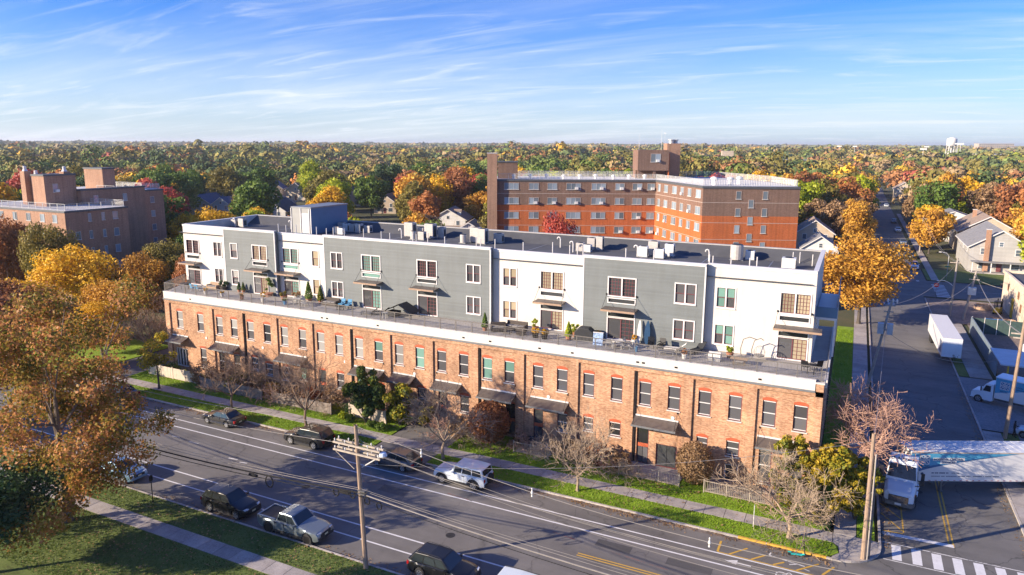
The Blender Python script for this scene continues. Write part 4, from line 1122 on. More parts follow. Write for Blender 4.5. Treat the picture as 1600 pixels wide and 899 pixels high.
# ---- the brick block on the left
LB = thing('apartment_block', 'dull red brick apartment block with stair towers behind the left trees', 'apartment block', (-120.7, 74.6, 0), world=True)
def block(x0, x1, y0, y1, z0, z1, m=M_bred, cap=True, nm='wall'):
    MB().box(x0, x1, y0, y1, z0, z1).build(nm, m, LB)
    if cap: MB().box(x0 - .12, x1 + .12, y0 - .12, y1 + .12, z1, z1 + .3).build('roof_edge', M_fascia, LB)
block(-150, -120.7, 74.6, 86.2, 0, 15.7)
MB().box(-149.8, -120.9, 74.8, 86, 15.98, 16.03).build('roof', M_wroof, LB)
block(-135.4, -131.8, 78.4, 84.2, 15.7, 21.5, nm='stair_tower')
block(-131.8, -130.6, 84.2, 97.5, 0, 18.6, nm='link_wall')
block(-150.6, -144.5, 98.2, 101, 15, 21.9, nm='stair_tower')
block(-160, -138.0, 95.9, 107.5, 0, 17.2)
MB().box(-159.8, -138.2, 96.1, 107.3, 17.48, 17.53).build('roof', M_wroof, LB)
for x, y, h in ((-140.3, 80.2, 22.2), (-138.4, 81, 21.4), (-133, 83, 22.2)):
    MB().box(x - .7, x + .7, y - .6, y + .6, 15.7, h).build('chimney', M_bred, LB); MB().lathe((x, y, h), [(.5, 0), (.3, .4), (.3, .9), (.1, .95)], 8).build('chimney_cap', M_ac, LB)
roof_fence(LB, [(-149.5, 75.0), (-121.1, 75.0), (-121.1, 85.8), (-131, 85.8)], 16.05, 1.1)
roof_fence(LB, [(-144, 96.4), (-138.5, 96.4), (-138.5, 107), (-159, 107)], 17.55, 1.1)
for r in range(5):
    zt = 15.3 - 3.0 * r
    for y, w in ((76.6, .9), (78.9, .6), (81.4, .6), (83.7, 1.0)):
        if r == 0 and y < 77: continue
        apt_window(LB, (-120.7, y), (1, 0), w, zt - 1.35, zt, 1, False, M_stone)
    for x in (-123.5, -127, -131, -135, -139, -143): apt_window(LB, (x, 74.6), (0, -1), 1.3, zt - 1.35, zt, 2)
    for y, w in ((98.0, .9), (101, 1.9), (104.6, 1.0)): apt_window(LB, (-138.0, y), (1, 0), w, zt + .7 - 1.3, zt + .7, 1 if w < 1.5 else 2, w > 1.5, M_stone)
apt_window(LB, (-131.8, 80.3), (1, 0), 1.0, 18.6, 20.1, 1, True)
for y in (87, 93): apt_window(LB, (-130.6, y), (1, 0), .9, 16.2, 17.6, 1, False, M_stone)

# ================================================================== houses
M_shg = [mat('slate grey shingles', (0.22, 0.22, 0.225), .85, 0, .2, 1.5, .3, 14, world=True), mat('navy shingles', (0.055, 0.085, 0.14), .85, 0, .2, 1.5, .3, 14, world=True), mat('tan shingles', (0.30, 0.225, 0.17), .85, 0, .2, 1.5, .3, 14, world=True), mat('dark shingles', (0.075, 0.075, 0.08), .85, 0, .2, 1.5, .3, 14, world=True), mat('brown shingles', (0.20, 0.13, 0.09), .85, 0, .2, 1.5, .3, 14, world=True)]
M_wall = {'white': siding('white clapboard', (0.70, 0.70, 0.68), .14), 'grey': siding('taupe grey clapboard', (0.40, 0.39, 0.37), .14), 'blue': siding('pale blue clapboard', (0.30, 0.40, 0.48), .14), 'tan': siding('tan clapboard', (0.50, 0.41, 0.31), .14), 'navy': siding('navy clapboard', (0.07, 0.12, 0.19), .14)}
G_house = glassmat('house pane', (0.10, 0.13, 0.16), .06, .4)
def house(label, x, y, w, d, he, hr, rz, wall, roof, chim=None, porch=False, dormer=0):
    """gabled house, ridge along local y, front at -d/2"""
    h = thing('house', label, 'house', (x, y, 0), rz)
    fine = y < 200 and x > -50
    g = MB(); a, b = w / 2, d / 2
    g.quad((-a, -b, 0), (a, -b, 0), (a, -b, he), (0, -b, hr), (-a, -b, he)); g.quad((a, b, 0), (-a, b, 0), (-a, b, he), (0, b, hr), (a, b, he))
    g.quad((a, -b, 0), (a, b, 0), (a, b, he), (a, -b, he)); g.quad((-a, b, 0), (-a, -b, 0), (-a, -b, he), (-a, b, he))
    g.build('wall', M_wall[wall], h)
    sl = (hr - he) / a; ov = .5; t = .16
    for s_ in (-1, 1):
        e = a + ov; ze = he - ov * sl
        p = [(s_ * e, ze), (0, hr), (0, hr + t), (s_ * e, ze + t)]
        if s_ < 0: p = p[::-1]
        r = MB().xprism(p, -b - .4, b + .4).build('roof', M_shg[roof], h)
        MB().xprism([(s_ * (e + .0), ze - .06), (s_ * (e + .08), ze - .06), (s_ * (e + .08), ze + .12), (s_ * e, ze + .12)], -b - .4, b + .4).build('gutter', M_trim, r)
        for yy in (-b - .46, b + .4):
            q = [(s_ * e, ze - .08), (0, hr - .08), (0, hr + t + .02), (s_ * e, ze + t + .02)]
            MB().xprism(q if s_ > 0 else q[::-1], yy, yy + .06).build('bargeboard', M_trim, r)
    def hw(cx, z0, ww, hh, face):
        if face == 'f': P = lambda u, dd: (cx + u, -b - dd)
        elif face == 'r': P = lambda u, dd: (a + dd, cx + u)
        else: P = lambda u, dd: (-a - dd, cx + u)
        def bx(u0, u1, d0, d1, za, zb): return MB().prism([P(u0, d0), P(u1, d0), P(u1, d1), P(u0, d1)], za, zb)
        if not fine:
            o = bx(-ww / 2 - .12, ww / 2 + .12, .0, .04, z0 - .12, z0 + hh + .12).build('window', M_trim, h)
            bx(-ww / 2, ww / 2, .03, .06, z0, z0 + hh).build('pane', G_house, o)
            return
        o = bx(-ww / 2 - .12, ww / 2 + .12, .0, .05, z0 + hh, z0 + hh + .12).build('window', M_trim, h)
        for u in (-ww / 2 - .12, ww / 2): bx(u, u + .12, 0, .05, z0, z0 + hh).build('casing', M_trim, o)
        bx(-ww / 2 - .15, ww / 2 + .15, 0, .1, z0 - .1, z0).build('sill', M_trim, o)
        bx(-ww / 2, ww / 2, .005, .03, z0, z0 + hh).build('pane', G_house, o)
        bx(-ww / 2, ww / 2, .031, .045, z0 + hh / 2 - .03, z0 + hh / 2 + .03).build('sash_rail', M_trim, o)
    for cx in (-w * .28, w * .28): hw(cx, he - 1.7, .9, 1.3, 'f')
    hw(0, he + .2, .7, .9, 'f')
    hw(-w * .28, .9, 1.2, 1.4, 'f'); hw(w * .25, .9, 1.6, 1.4, 'f')
    for cx in (-d * .3, 0, d * .3):
        for fc in (('r', 'l') if fine else (('r',) if x < -20 else ('l',))): hw(cx, he - 1.7, .9, 1.3, fc)
    MB().box(-.5, .5, -b - .06, -b - .005, .2, 2.3).build('door', M_jamb, h)
    if chim:
        cx, cy2, top = chim
        MB().box(cx - .45, cx + .45, cy2 - .4, cy2 + .4, 0 if abs(cy2) >= b - .1 else he - .5, top).build('chimney', M_bred, h)
        MB().box(cx - .52, cx + .52, cy2 - .47, cy2 + .47, top, top + .15).build('chimney_cap', M_stone, h)
    if porch:
        MB().box(-a + .3, a - .3, -b - 2.4, -b - .005, 2.5, 2.68).build('porch_roof', M_shg[roof], h)
        for k in range(4):
            px = -a + .5 + (w - 1.0) * k / 3; MB().box(px - .09, px + .09, -b - 2.3, -b - 2.12, 0, 2.5).build('porch_post', M_trim, h)
        MB().box(-a + .3, a - .3, -b - 2.4, -b - .005, 0, .35).build('porch_floor', M_conc, h)
    for k in range(dormer):
        cy2 = -d * .25 + k * d * .5
        xm = a * .62; zd = he + (a - xm) * sl
        MB().box(xm - .9, xm + .35, cy2 - .8, cy2 + .8, zd - .1, zd + 1.15).build('dormer', M_wall[wall], h)
        MB().yprism([(cy2 - .95, zd + 1.12), (cy2 + .95, zd + 1.12), (cy2, zd + 1.85)], xm - 2.0, xm + .5).build('dormer_roof', M_shg[roof], h)
        MB().box(xm + .351, xm + .38, cy2 - .4, cy2 + .4, zd + .15, zd + 1.0).build('dormer_pane', G_house, h)
    return h
house('taupe grey gabled house with tall brick chimney at the far corner', 29.6, 196, 11.5, 22, 5.8, 9.4, 0, 'grey', 0, (-2.6, -11.35, 9.6), True)
house('grey roofed house standing behind the taupe gabled one', 31.5, 226, 13, 20, 6.0, 9.8, 0, 'tan', 2, (-2, 2, 10.6))
house('white house with hipped grey roof and white upper deck on the side street', 26.5, 250, 12, 13, 6.4, 8.6, 0, 'white', 0, None, True)
house('pale tan house among gold trees right of the side street', 22, 420, 9, 12, 6, 9.2, 0, 'tan', 2)
house('low white house among bare trees at the right edge', 49, 316, 10, 12, 4.5, 8, .4, 'white', 2)
house('small white house with grey roof far right', 67, 432, 10, 13, 5.5, 8.4, .2, 'white', 0)
house('white flat-fronted house farthest right in the gold trees', 84, 494, 12, 12, 5.5, 8.4, .2, 'white', 3)
house('brown roofed house beside the right end of the brick apartments', -9.5, 207, 9, 12, 5, 8.2, .1, 'tan', 2)
house('white cottage below the brown roofed house, right of the apartments', -7.0, 186, 8, 9, 3.6, 6.4, .1, 'white', 0)
house('pale blue house with navy roof and white gable at left', -229, 198, 10, 16, 4.8, 7.8, R(20), 'blue', 1, None, False)
house('second pale blue gable, right of the navy-roofed one', -219, 199, 7, 12, 4.4, 7.0, R(20), 'blue', 1)
house('dark navy house with two white dormers deep in the trees', -296, 280, 11, 26, 5.2, 9, R(112), 'navy', 3, None, False, 2)
house('white house with orange brick chimney behind the penthouse roof', -183, 188, 11, 13, 4.6, 8.2, R(20), 'white', 3, (.6, -6.7, 9.0))
house('tan gabled house with navy roof beside the bare tree', -262, 268, 9, 14, 5.5, 8.9, R(35), 'tan', 1)
house('brown roofed house half hidden by the lime green tree', -245, 268, 10, 12, 5, 8.6, R(15), 'tan', 4)
house('low tan bungalow below the bare tree', -218, 222, 15, 10, 3.2, 6.0, R(20), 'tan', 2)
house('white house with navy roof and side chimney, centre left', -204, 256, 10, 13, 5, 8.4, R(30), 'white', 1, (-4.6, 0, 9.2))
house('tan roofed house between gold trees, centre left', -170, 236, 9, 12, 4.4, 7.6, R(20), 'tan', 4)
house('cream house with tan dormer close behind the loft roof', -115, 193, 11, 12, 4.5, 7.6, R(20), 'white', 2, None, True, 1)
house('white house at the left edge beyond the red brick block', -362, 198, 14, 16, 5.5, 8.6, R(30), 'white', 0)
house('distant white gable left of the chimney stack', -366, 510, 11, 14, 6, 9.6, R(20), 'white', 0)
house('distant white gable above the apartment roof fence', -288, 860, 14, 16, 7, 11, R(20), 'white', 0)
house('small white house in the gold trees left of the chimney', -96, 172, 9, 10, 3.8, 6.4, R(20), 'white', 2)

def flat_building(label, x, y, w, d, h, rz, wm, nwin, rows, nm='building', cat='building'):
    b = thing(nm, label, cat, (x, y, 0), rz)
    MB().box(-w / 2, w / 2, -d / 2, d / 2, 0, h).build('wall', wm, b)
    MB().box(-w / 2 - .4, w / 2 + .4, -d / 2 - .4, d / 2 + .4, h, h + .5).build('roof', M_wroof, b)
    for r in range(rows):
        for k in range(nwin):
            cx = -w / 2 + w * (k + .5) / nwin; z = h * (r + .35) / rows
            MB().box(cx - w / nwin * .32, cx + w / nwin * .32, -d / 2 - .12, -d / 2 - .02, z, z + h / rows * .42).build('window', G_house, b)
    return b
M_tanbl = mat('buff block wall', (0.50, 0.41, 0.31), .85, 0, .12, .4, grime=.4)
M_pinkbl = mat('pink brick wall', (0.42, 0.22, 0.16), .85, 0, .1, .4)
s_ = flat_building('long low buff school building beyond the apartments', -112, 965, 120, 40, 9, R(15), M_tanbl, 18, 2)
MB().box(-52, -38, -22, -8, 9.5, 20).build('stair_tower', M_tanbl, s_)
flat_building('pink brick flat-roofed building at the far right', 228, 1330, 130, 40, 15, R(15), M_pinkbl, 16, 3)
flat_building('white flat-roofed building left of the pink one', 140, 1260, 30, 24, 10, R(15), mat('white block wall', (.7, .7, .68), .8, 0, .06, 1), 6, 2)
flat_building('pale distant tower block on the right horizon', 420, 3000, 110, 40, 36, R(15), M_tanbl, 16, 6)
# water tower
wt = thing('water_tower', 'white water tower on legs against the right horizon', 'water tower', (116, 1187, 0))
M_wt = mat('white tank paint', (.72, .70, .66), .5, 0, .08, .3)
MB().lathe((0, 0, 28), [(1.0, -3), (4.5, -.8), (6.5, 1.0), (6.5, 9), (6.3, 9.4), (3.5, 11), (.6, 11.8)], 20).build('tank', M_wt, wt, smooth=True)
for k in range(6):
    a = k * math.pi / 3; MB().tube((7.6 * math.cos(a), 7.6 * math.sin(a), 0), (5.6 * math.cos(a), 5.6 * math.sin(a), 29), .38, n=6).build('leg', M_wt, wt)
for z in (9, 19):
    rr = 7.6 - 2 * z / 29
    g = MB()
    for k in range(6):
        a, b = k * math.pi / 3, (k + 1) * math.pi / 3; g.tube((rr * math.cos(a), rr * math.sin(a), z), (rr * math.cos(b), rr * math.sin(b), z), .16, n=4)
    g.build('brace_ring', M_wt, wt)
MB().tube((0, 0, 0), (0, 0, 26), .7, n=8).build('riser', M_wt, wt)
# floodlight masts
for i, (x, y, h) in enumerate(((-30, 1240, 26), (-8, 1270, 26), (90, 1250, 26), (62, 900, 24), (102, 980, 30), (108, 1010, 30), (-520, 2100, 60))):
    m_ = thing('light_mast', 'thin pale mast, %s from the left along the far treeline' % ORDS[(1, 2, 3, 4, 5, 6, 0)[i]], 'mast', (x, y, 0), group='masts on the horizon')
    MB().tube((0, 0, 0), (0, 0, h), .4, .2, 6).build('pole', M_wt, m_); MB().box(-3.2, 3.2, -.3, .3, h - .6, h + .9).build('lamp_bank', M_wt, m_)

# yellow-doored buff warehouse and its lot at the right edge
WH = thing('warehouse', 'buff blockwork warehouse with patched wall at the right edge', 'warehouse', (24.5, 138, 0), world=True)
M_patchy = mat('patched buff wall', (0.74, 0.62, 0.47), .85, 0, .25, .5, grime=.5)
g = MB(); g.box(24.5, 48, 126, 147, 0, 5.9); g.build('wall', M_patchy, WH)
MB().box(24.3, 48.2, 125.8, 126.2, 5.9, 6.4).box(24.3, 24.7, 126.2, 147, 5.9, 6.4).box(24.7, 48.2, 146.8, 147.2, 5.9, 6.4).build('parapet', M_patchy, WH)
MB().box(24.7, 48.2, 126.2, 146.8, 5.9, 5.95).build('roof', M_roof, WH)
MB().box(24.38, 24.48, 136.5, 138, 0, 3.2).build('door', mat('yellow door', (.62, .42, .03), .5, 0, .1, 2), WH)
for y, z in ((142, 3.6), (131, 2.2), (133.5, 3.8)): MB().box(24.42, 24.49, y - .5, y + .5, z, z + 1.2).build('boarded_window', mat('rust plate', (.25, .12, .06), .8, 0, .3, 3), WH)
for k, x in enumerate((28, 33, 38, 43)): MB().box(x - .9, x + .9, 125.9, 125.99, 2.6, 4.2).build('window', G_dark, WH)
# ================================================================== trees and shrubs
M_bark = mat('grey brown bark', (0.17, 0.13, 0.10), .9, 0, .25, 6, .4, 18)
M_barkp = mat('pale bark', (0.40, 0.33, 0.26), .9, 0, .2, 6, .4, 18)
M_barkd = mat('dark bark', (0.085, 0.07, 0.06), .9, 0, .25, 6, .4, 18)
M_twig = mat('cream bare twigs', (0.32, 0.24, 0.165), .9, 0, .25, 3)
M_twigr = mat('pinkish bare twigs', (0.42, 0.25, 0.18), .9, 0, .2, 3)
M_twigb = mat('brown bare twigs', (0.20, 0.135, 0.095), .9, 0, .25, 3)
LEAF = {
    'green': leafmat('mid green leaves', [(0.035, 0.065, 0.012), (0.075, 0.12, 0.02), (0.13, 0.17, 0.03)], gain=1.75),
    'dark': leafmat('dark green leaves', [(0.016, 0.034, 0.013), (0.032, 0.06, 0.02), (0.055, 0.085, 0.026)], gain=1.75),
    'lime': leafmat('lime green leaves', [(0.10, 0.13, 0.008), (0.20, 0.235, 0.012), (0.32, 0.31, 0.02)], gain=1.75),
    'olive': leafmat('olive leaves', [(0.06, 0.055, 0.014), (0.125, 0.105, 0.022), (0.20, 0.155, 0.035)], gain=1.75),
    'gold': leafmat('golden leaves', [(0.22, 0.12, 0.01), (0.40, 0.235, 0.014), (0.55, 0.35, 0.025)], gain=1.75),
    'amber': leafmat('amber leaves', [(0.13, 0.065, 0.014), (0.30, 0.15, 0.022), (0.42, 0.24, 0.035), (0.48, 0.30, 0.05)], gain=1.75),
    'orange': leafmat('orange leaves', [(0.17, 0.065, 0.02), (0.26, 0.105, 0.034), (0.34, 0.16, 0.055)], gain=1.75),
    'rust': leafmat('rust leaves', [(0.12, 0.05, 0.022), (0.21, 0.085, 0.034), (0.30, 0.135, 0.055)], gain=1.75),
    'red': leafmat('red leaves', [(0.15, 0.03, 0.02), (0.29, 0.05, 0.035), (0.40, 0.10, 0.06)], gain=1.75),
    'brown': leafmat('brown leaves', [(0.11, 0.07, 0.035), (0.19, 0.12, 0.06), (0.28, 0.18, 0.10)], gain=1.75),
    'nearrust': leafmat('rust and olive leaves', [(0.08, 0.085, 0.012), (0.19, 0.14, 0.022), (0.32, 0.14, 0.05), (0.40, 0.20, 0.08), (0.42, 0.27, 0.06)], .4, gain=1.65),
    'goldgreen': leafmat('golden green needles', [(0.045, 0.075, 0.012), (0.12, 0.135, 0.014), (0.30, 0.235, 0.02), (0.40, 0.27, 0.03)], gain=1.45),
    'conifer': leafmat('dark needles', [(0.02, 0.04, 0.012), (0.045, 0.075, 0.016), (0.20, 0.17, 0.016)], gain=1.75),
}
def quads_mesh(name, P, Nn, size, rng, cols=None, aspect=1.5):
    """one small bent leaf face per point, turned to its normal"""
    n = len(P)
    Nn = Nn / np.maximum(1e-6, np.linalg.norm(Nn, axis=1, keepdims=True))
    r = rng.normal(size=(n, 3)); T = np.cross(Nn, r); T /= np.maximum(1e-6, np.linalg.norm(T, axis=1, keepdims=True))
    Bt = np.cross(Nn, T)
    s = size[:, None] / 2
    a, b = T * s * aspect ** .5, Bt * s / aspect ** .5
    bend = Nn * s * rng.uniform(-.5, .5, (n, 1))
    V = np.stack([P - a, P - b + bend, P + a, P + b + bend], 1).reshape(-1, 3)
    me = bpy.data.meshes.new(name)
    me.vertices.add(4 * n); me.vertices.foreach_set('co', V.ravel().astype(np.float32))
    me.loops.add(4 * n); me.loops.foreach_set('vertex_index', np.arange(4 * n, dtype=np.int32))
    me.polygons.add(n); me.polygons.foreach_set('loop_start', np.arange(0, 4 * n, 4, dtype=np.int32)); me.polygons.foreach_set('loop_total', np.full(n, 4, dtype=np.int32))
    if cols is not None:
        at = me.color_attributes.new('Col', 'FLOAT_COLOR', 'POINT')
        at.data.foreach_set('color', np.repeat(np.concatenate([cols, np.ones((n, 1))], 1), 4, axis=0).ravel().astype(np.float32))
    me.update()
    return me
def lobes_of(rng, H, Rr, z0, n, squash=1.0, flat=.5):
    """clump centres through an egg-shaped crown that starts at z0"""
    out = []
    for k in range(n):
        d = rng.normal(size=3); d /= np.linalg.norm(d); rad = rng.uniform(.35, 1.0) ** .6
        c = np.array([d[0] * Rr * rad * .78, d[1] * Rr * rad * .78, z0 + (H - z0) * (flat + .42 * d[2] * rad)])
        out.append((c, Rr * rng.uniform(.26, .46)))
    return out
def crown_points(rng, lobes, n, hollow=.55, droop=0):
    w = np.array([r ** 2 for _, r in lobes]); w /= w.sum()
    idx = rng.choice(len(lobes), n, p=w)
    C = np.array([c for c, _ in lobes])[idx]; Rr = np.array([r for _, r in lobes])[idx]
    d = rng.normal(size=(n, 3)); d /= np.linalg.norm(d, axis=1, keepdims=True)
    d[:, 2] *= .8
    rr = Rr * (hollow + (1.08 - hollow) * rng.uniform(0, 1, n) ** .7)
    P = C + d * rr[:, None]
    return P, d
def limb_mesh(name, rng, H, z0, lobes, r0, lean=0.02, n=7):
    m = MB()
    bend = rng.normal(size=2) * lean * H
    zt = z0 + (H - z0) * .45
    pts = [(bend[0] * t * t, bend[1] * t * t, zt * t) for t in (0, .12, .35, .6, .85, 1)]
    m.path(pts, r0, n, r0 * .35)
    m.path([(0, 0, -.05), (0, 0, .5)], r0 * 1.35, n, r0)
    for c, r in lobes[:9]:
        t = rng.uniform(.45, .95); b = Vector((bend[0] * t * t, bend[1] * t * t, zt * t)); e = Vector(c)
        mid = b.lerp(e, .5) + Vector((rng.normal() * .3, rng.normal() * .3, -.06 * (e - b).length))
        m.path([b, mid, e], r0 * .33, 5, r0 * .08)
        for q in range(2):
            e2 = e + Vector(rng.normal(size=3) * r * .7); m.path([mid, e.lerp(e2, .6), e2], r0 * .13, 4, r0 * .04)
    return m.mesh(name)
def make_proto(seed, H, Rr, z0, nl, nleaf, leaf, hollow=.55, r0=.3, aspect=1.5):
    rng = np.random.default_rng(seed)
    L = lobes_of(rng, H, Rr, z0, nl)
    P, d = crown_points(rng, L, nleaf, hollow)
    Nn = d + rng.normal(size=P.shape) * .55
    me = quads_mesh('crown', P, Nn, leaf * rng.uniform(.6, 1.5, len(P)), rng, aspect=aspect)
    tk = limb_mesh('trunk', rng, H, z0, L, r0)
    return me, tk
def tree(name, label, pos, me, tk, leafm, barkm=None, s=1.0, rz=0.0, group=None, cat='tree', sz=None):
    r = thing(name, label, cat, pos, rz, group)
    r.scale = (s, s, sz or s)
    for nm, data, m in (('trunk', tk, barkm or M_bark), ('crown', me, leafm)):
        if data is None: continue
        if len(data.materials) == 0: data.materials.append(m)
        o = bpy.data.objects.new(nm, data); COL.objects.link(o); o.parent = r
        if data.materials[0] != m:
            o.material_slots[0].link = 'OBJECT'; o.material_slots[0].material = m
    return r

# ---- bare trees
def bare_mesh(name, seed, H, trunk_h, r0, spread, levels, kids, tip=.011, up=.25, fork=True):
    rng = random.Random(seed); m = MB()
    def grow(p, d, L, r, lv):
        n = 3 if lv > 1 else 2
        pts = [p]; q = p.copy(); dd = d.copy()
        for k in range(n):
            dd = (dd + Vector((rng.gauss(0, .13), rng.gauss(0, .13), rng.gauss(0, .08) + up * .12))).normalized()
            q = q + dd * (L / n); pts.append(q.copy())
        m.path(pts, r, 6 if lv >= levels - 1 else (4 if lv > 1 else 3), max(tip, r * .55))
        if lv == 0: return
        for k in range(kids[levels - lv] if levels - lv < len(kids) else 3):
            t = rng.uniform(.35, 1.0); i = min(n - 1, int(t * n)); b = pts[i].lerp(pts[i + 1], t * n - i if t < 1 else 1)
            ax = dd.orthogonal().normalized(); ax.rotate(Matrix.Rotation(rng.uniform(0, 6.28), 3, dd))
            nd = (dd * rng.uniform(.55, 1.0) + ax * spread * rng.uniform(.7, 1.3) + Vector((0, 0, up * rng.uniform(0, 1)))).normalized()
            grow(b, nd, L * rng.uniform(.55, .82), max(tip, r * rng.uniform(.42, .6)), lv - 1)
    m.path([(0, 0, -.05), (0, 0, .25)], r0 * 1.5, 7, r0 * 1.05)
    tr = [Vector((0, 0, .2)), Vector((rng.gauss(0, .05), rng.gauss(0, .05), trunk_h * .5)), Vector((rng.gauss(0, .1), rng.gauss(0, .1), trunk_h))]
    m.path(tr, r0, 7, r0 * .8)
    nb = kids[0]
    for k in range(nb):
        a = 2 * math.pi * k / nb + rng.uniform(-.4, .4)
        d = Vector((math.cos(a) * spread, math.sin(a) * spread, rng.uniform(.55, 1.1))).normalized()
        grow(tr[-1] - Vector((0, 0, rng.uniform(0, .25) * trunk_h)), d, (H - trunk_h) * rng.uniform(.38, .5), r0 * rng.uniform(.5, .68), levels - 1)
    return m.mesh(name)
def bare_tree(label, pos, me_, m_, s=1.0, rz=0.0, group='bare street trees', sz=None):
    r = thing('street_tree', label, 'tree', pos, rz, group)
    r.scale = (s, s, sz or s)
    if len(me_.materials) == 0: me_.materials.append(m_)
    o = bpy.data.objects.new('branches', me_); COL.objects.link(o); o.parent = r
    if me_.materials[0] != m_:
        o.material_slots[0].link = 'OBJECT'; o.material_slots[0].material = m_
    return r
K = [5, 4, 4, 4, 3]
BM = [bare_mesh('branches', 11 + i, 7.5, 1.7, .13, .75, 5, K, .012) for i in range(4)]
GZ = LZ - .02
bare_tree('small bare dark tree by the leftmost fence, third tree from the driveway', (-57.15, 50.6, GZ), BM[0], M_twigb, .93, .3)
bare_tree('bare grey street tree behind the black station wagon SUV', (-46.9, 50.4, GZ), BM[1], M_twigb, 1.08, 1.2)
bare_tree('bare cream street tree behind the white off-roader', (-31.1, 50.3, GZ), BM[2], M_twig, 1.05, 2.0)
bare_tree('bare street tree right of the white off-roader, before the dark canopy', (-18.3, 50.1, GZ), BM[3], M_twig, .98, .8)
bare_tree('broad bare cream tree on the verge near the corner', (-2.3, 50.3, GZ), bare_mesh('branches', 31, 7.6, 1.6, .16, .95, 5, [6, 4, 4, 4, 3], .012, .12), M_twig, 1.0, .4)
bare_tree('wide fan-shaped bare pink tree at the building end by the cross street', (2.5, 60.2, GZ), bare_mesh('branches', 44, 10.6, 4.2, .19, 1.05, 5, [7, 5, 4, 4, 3], .015, .3), M_twigr, 1.0, 1.0)
bm2 = bare_mesh('branches', 52, 9, 2.5, .14, .6, 5, [5, 4, 3, 3, 3], .014)
bare_tree('tall thin bare tree against the apartment chimney', (-62.5, 104, 0), bm2, M_twig, 1.9, .3, None)
bare_tree('grey bare tree left of the penthouse awning', (-82.5, 66, 0), bm2, M_twigb, 1.15, 1.6, None)
bare_tree('bare grey thicket tree left of the brick corner', (-80.0, 58.6, 0), BM[1], M_twig, .95, 2.6, None)
bare_tree('bare brown thicket tree behind the yellow bush', (-83.5, 60.8, 0), BM[3], M_twigb, 1.0, .2, None)

# ---- street side shrubs and garden planting
def shrub(name, label, x, y, h, r, leafm, nleaf, leaf, seed, cat='shrub', z=GZ, nl=12, cone=False, aspect=1.5, trunk=True, group=None, lr=1.0, ball=False):
    rng = np.random.default_rng(seed)
    if cone:
        t = rng.uniform(0, 1, nleaf) ** 1.25; a = rng.uniform(0, 2 * math.pi, nleaf)
        rr = r * (1 - t) ** .8 * (.72 + .28 * rng.uniform(0, 1, nleaf)) * (1 + .18 * np.sin(a * 5 + t * 23))
        P = np.stack([rr * np.cos(a), rr * np.sin(a), .12 * h + .88 * h * t], 1)
        d = np.stack([np.cos(a), np.sin(a), np.full(nleaf, .5)], 1)
    else:
        L = [(c, q * lr) for c, q in lobes_of(rng, h, r, h * .02, nl, flat=.5)]; P, d = crown_points(rng, L, nleaf, .5)
        if ball:
            d = rng.normal(size=(nleaf, 3)); d /= np.linalg.norm(d, axis=1, keepdims=True)
            P = d * np.array([r, r, h * .46]) * (rng.uniform(.72, 1.04, (nleaf, 1))) + np.array([0, 0, h * .52])
        P[:, 2] = np.maximum(P[:, 2], .06)
    me = quads_mesh('foliage', P, d + rng.normal(size=P.shape) * .6, leaf * rng.uniform(.6, 1.5, nleaf), rng, aspect=aspect)
    root = thing(name, label, cat, (x, y, z), group=group)
    put('foliage', me, leafm, root)
    st = MB()
    for k in range(4):
        a = k * 1.6; st.path([(0.05 * math.cos(a), .05 * math.sin(a), 0), (.3 * r * math.cos(a), .3 * r * math.sin(a), h * .35), (.55 * r * math.cos(a), .55 * r * math.sin(a), h * .62)], .06 if h > 2 else .025, 5, .015)
    st.build('stem', M_barkd, root)
    return root
shrub('round_bush', 'round rust and green bush against the wall between the doors', -29.0, 55.1, 4.1, 1.95, LEAF['rust'], 6500, .17, 61, ball=True)
shrub('round_bush', 'clipped round brown bush right of the big glass door', -10.1, 55.4, 3.75, 1.5, LEAF['brown'], 6500, .13, 62, ball=True)
shrub('evergreen_tree', 'dark layered evergreen with yellow tips beside the driveway', -42.3, 53.9, 6.3, 2.3, LEAF['conifer'], 6500, .24, 63, 'tree', nl=34, lr=.62)
shrub('golden_shrub', 'loose golden shrub between evergreen and bare cream tree', -38.9, 54.9, 4.6, 1.7, LEAF['goldgreen'], 2600, .22, 64)
shrub('golden_evergreen', 'golden green evergreen behind the broad bare corner tree', -2.6, 54.6, 6.6, 2.3, LEAF['goldgreen'], 6500, .19, 65, 'tree', nl=70, lr=.42)
shrub('golden_evergreen', 'tallest golden evergreen clump at the street corner', .2, 54.5, 6.8, 2.5, LEAF['goldgreen'], 7200, .19, 66, 'tree', nl=70, lr=.42)
shrub('golden_evergreen', 'low golden evergreen nearest the wooden corner pole', 1.9, 55.2, 5.6, 2.0, LEAF['goldgreen'], 5600, .19, 67, 'tree', nl=60, lr=.42)
shrub('low_shrub', 'low spreading shrub under the golden corner evergreens', -.9, 53.3, 1.5, 1.3, LEAF['olive'], 1800, .16, 68)
BR = [('brown', -66.5, 55.2, 2.6, 1.7), ('rust', -64.3, 55.6, 2.2, 1.3), ('olive', -61.0, 55.2, 2.4, 1.6), ('brown', -58.6, 55.5, 2.2, 1.5), ('amber', -56.0, 55.2, 1.8, 1.4), ('brown', -53.6, 55.4, 2.0, 1.4), ('rust', -50.6, 55.2, 1.9, 1.5), ('brown', -48.2, 55.4, 2.6, 1.6), ('dark', -44.6, 55.2, 2.0, 1.3), ('olive', -36.5, 55.6, 2.6, 1.2), ('brown', -32.6, 55.4, 2.2, 1.3), ('brown', -26.2, 55.2, 1.5, 1.1), ('brown', -21.2, 55.2, 2.0, 1.5), ('rust', -18.6, 55.2, 2.2, 1.5), ('brown', -16.4, 55.2, 1.8, 1.1)]
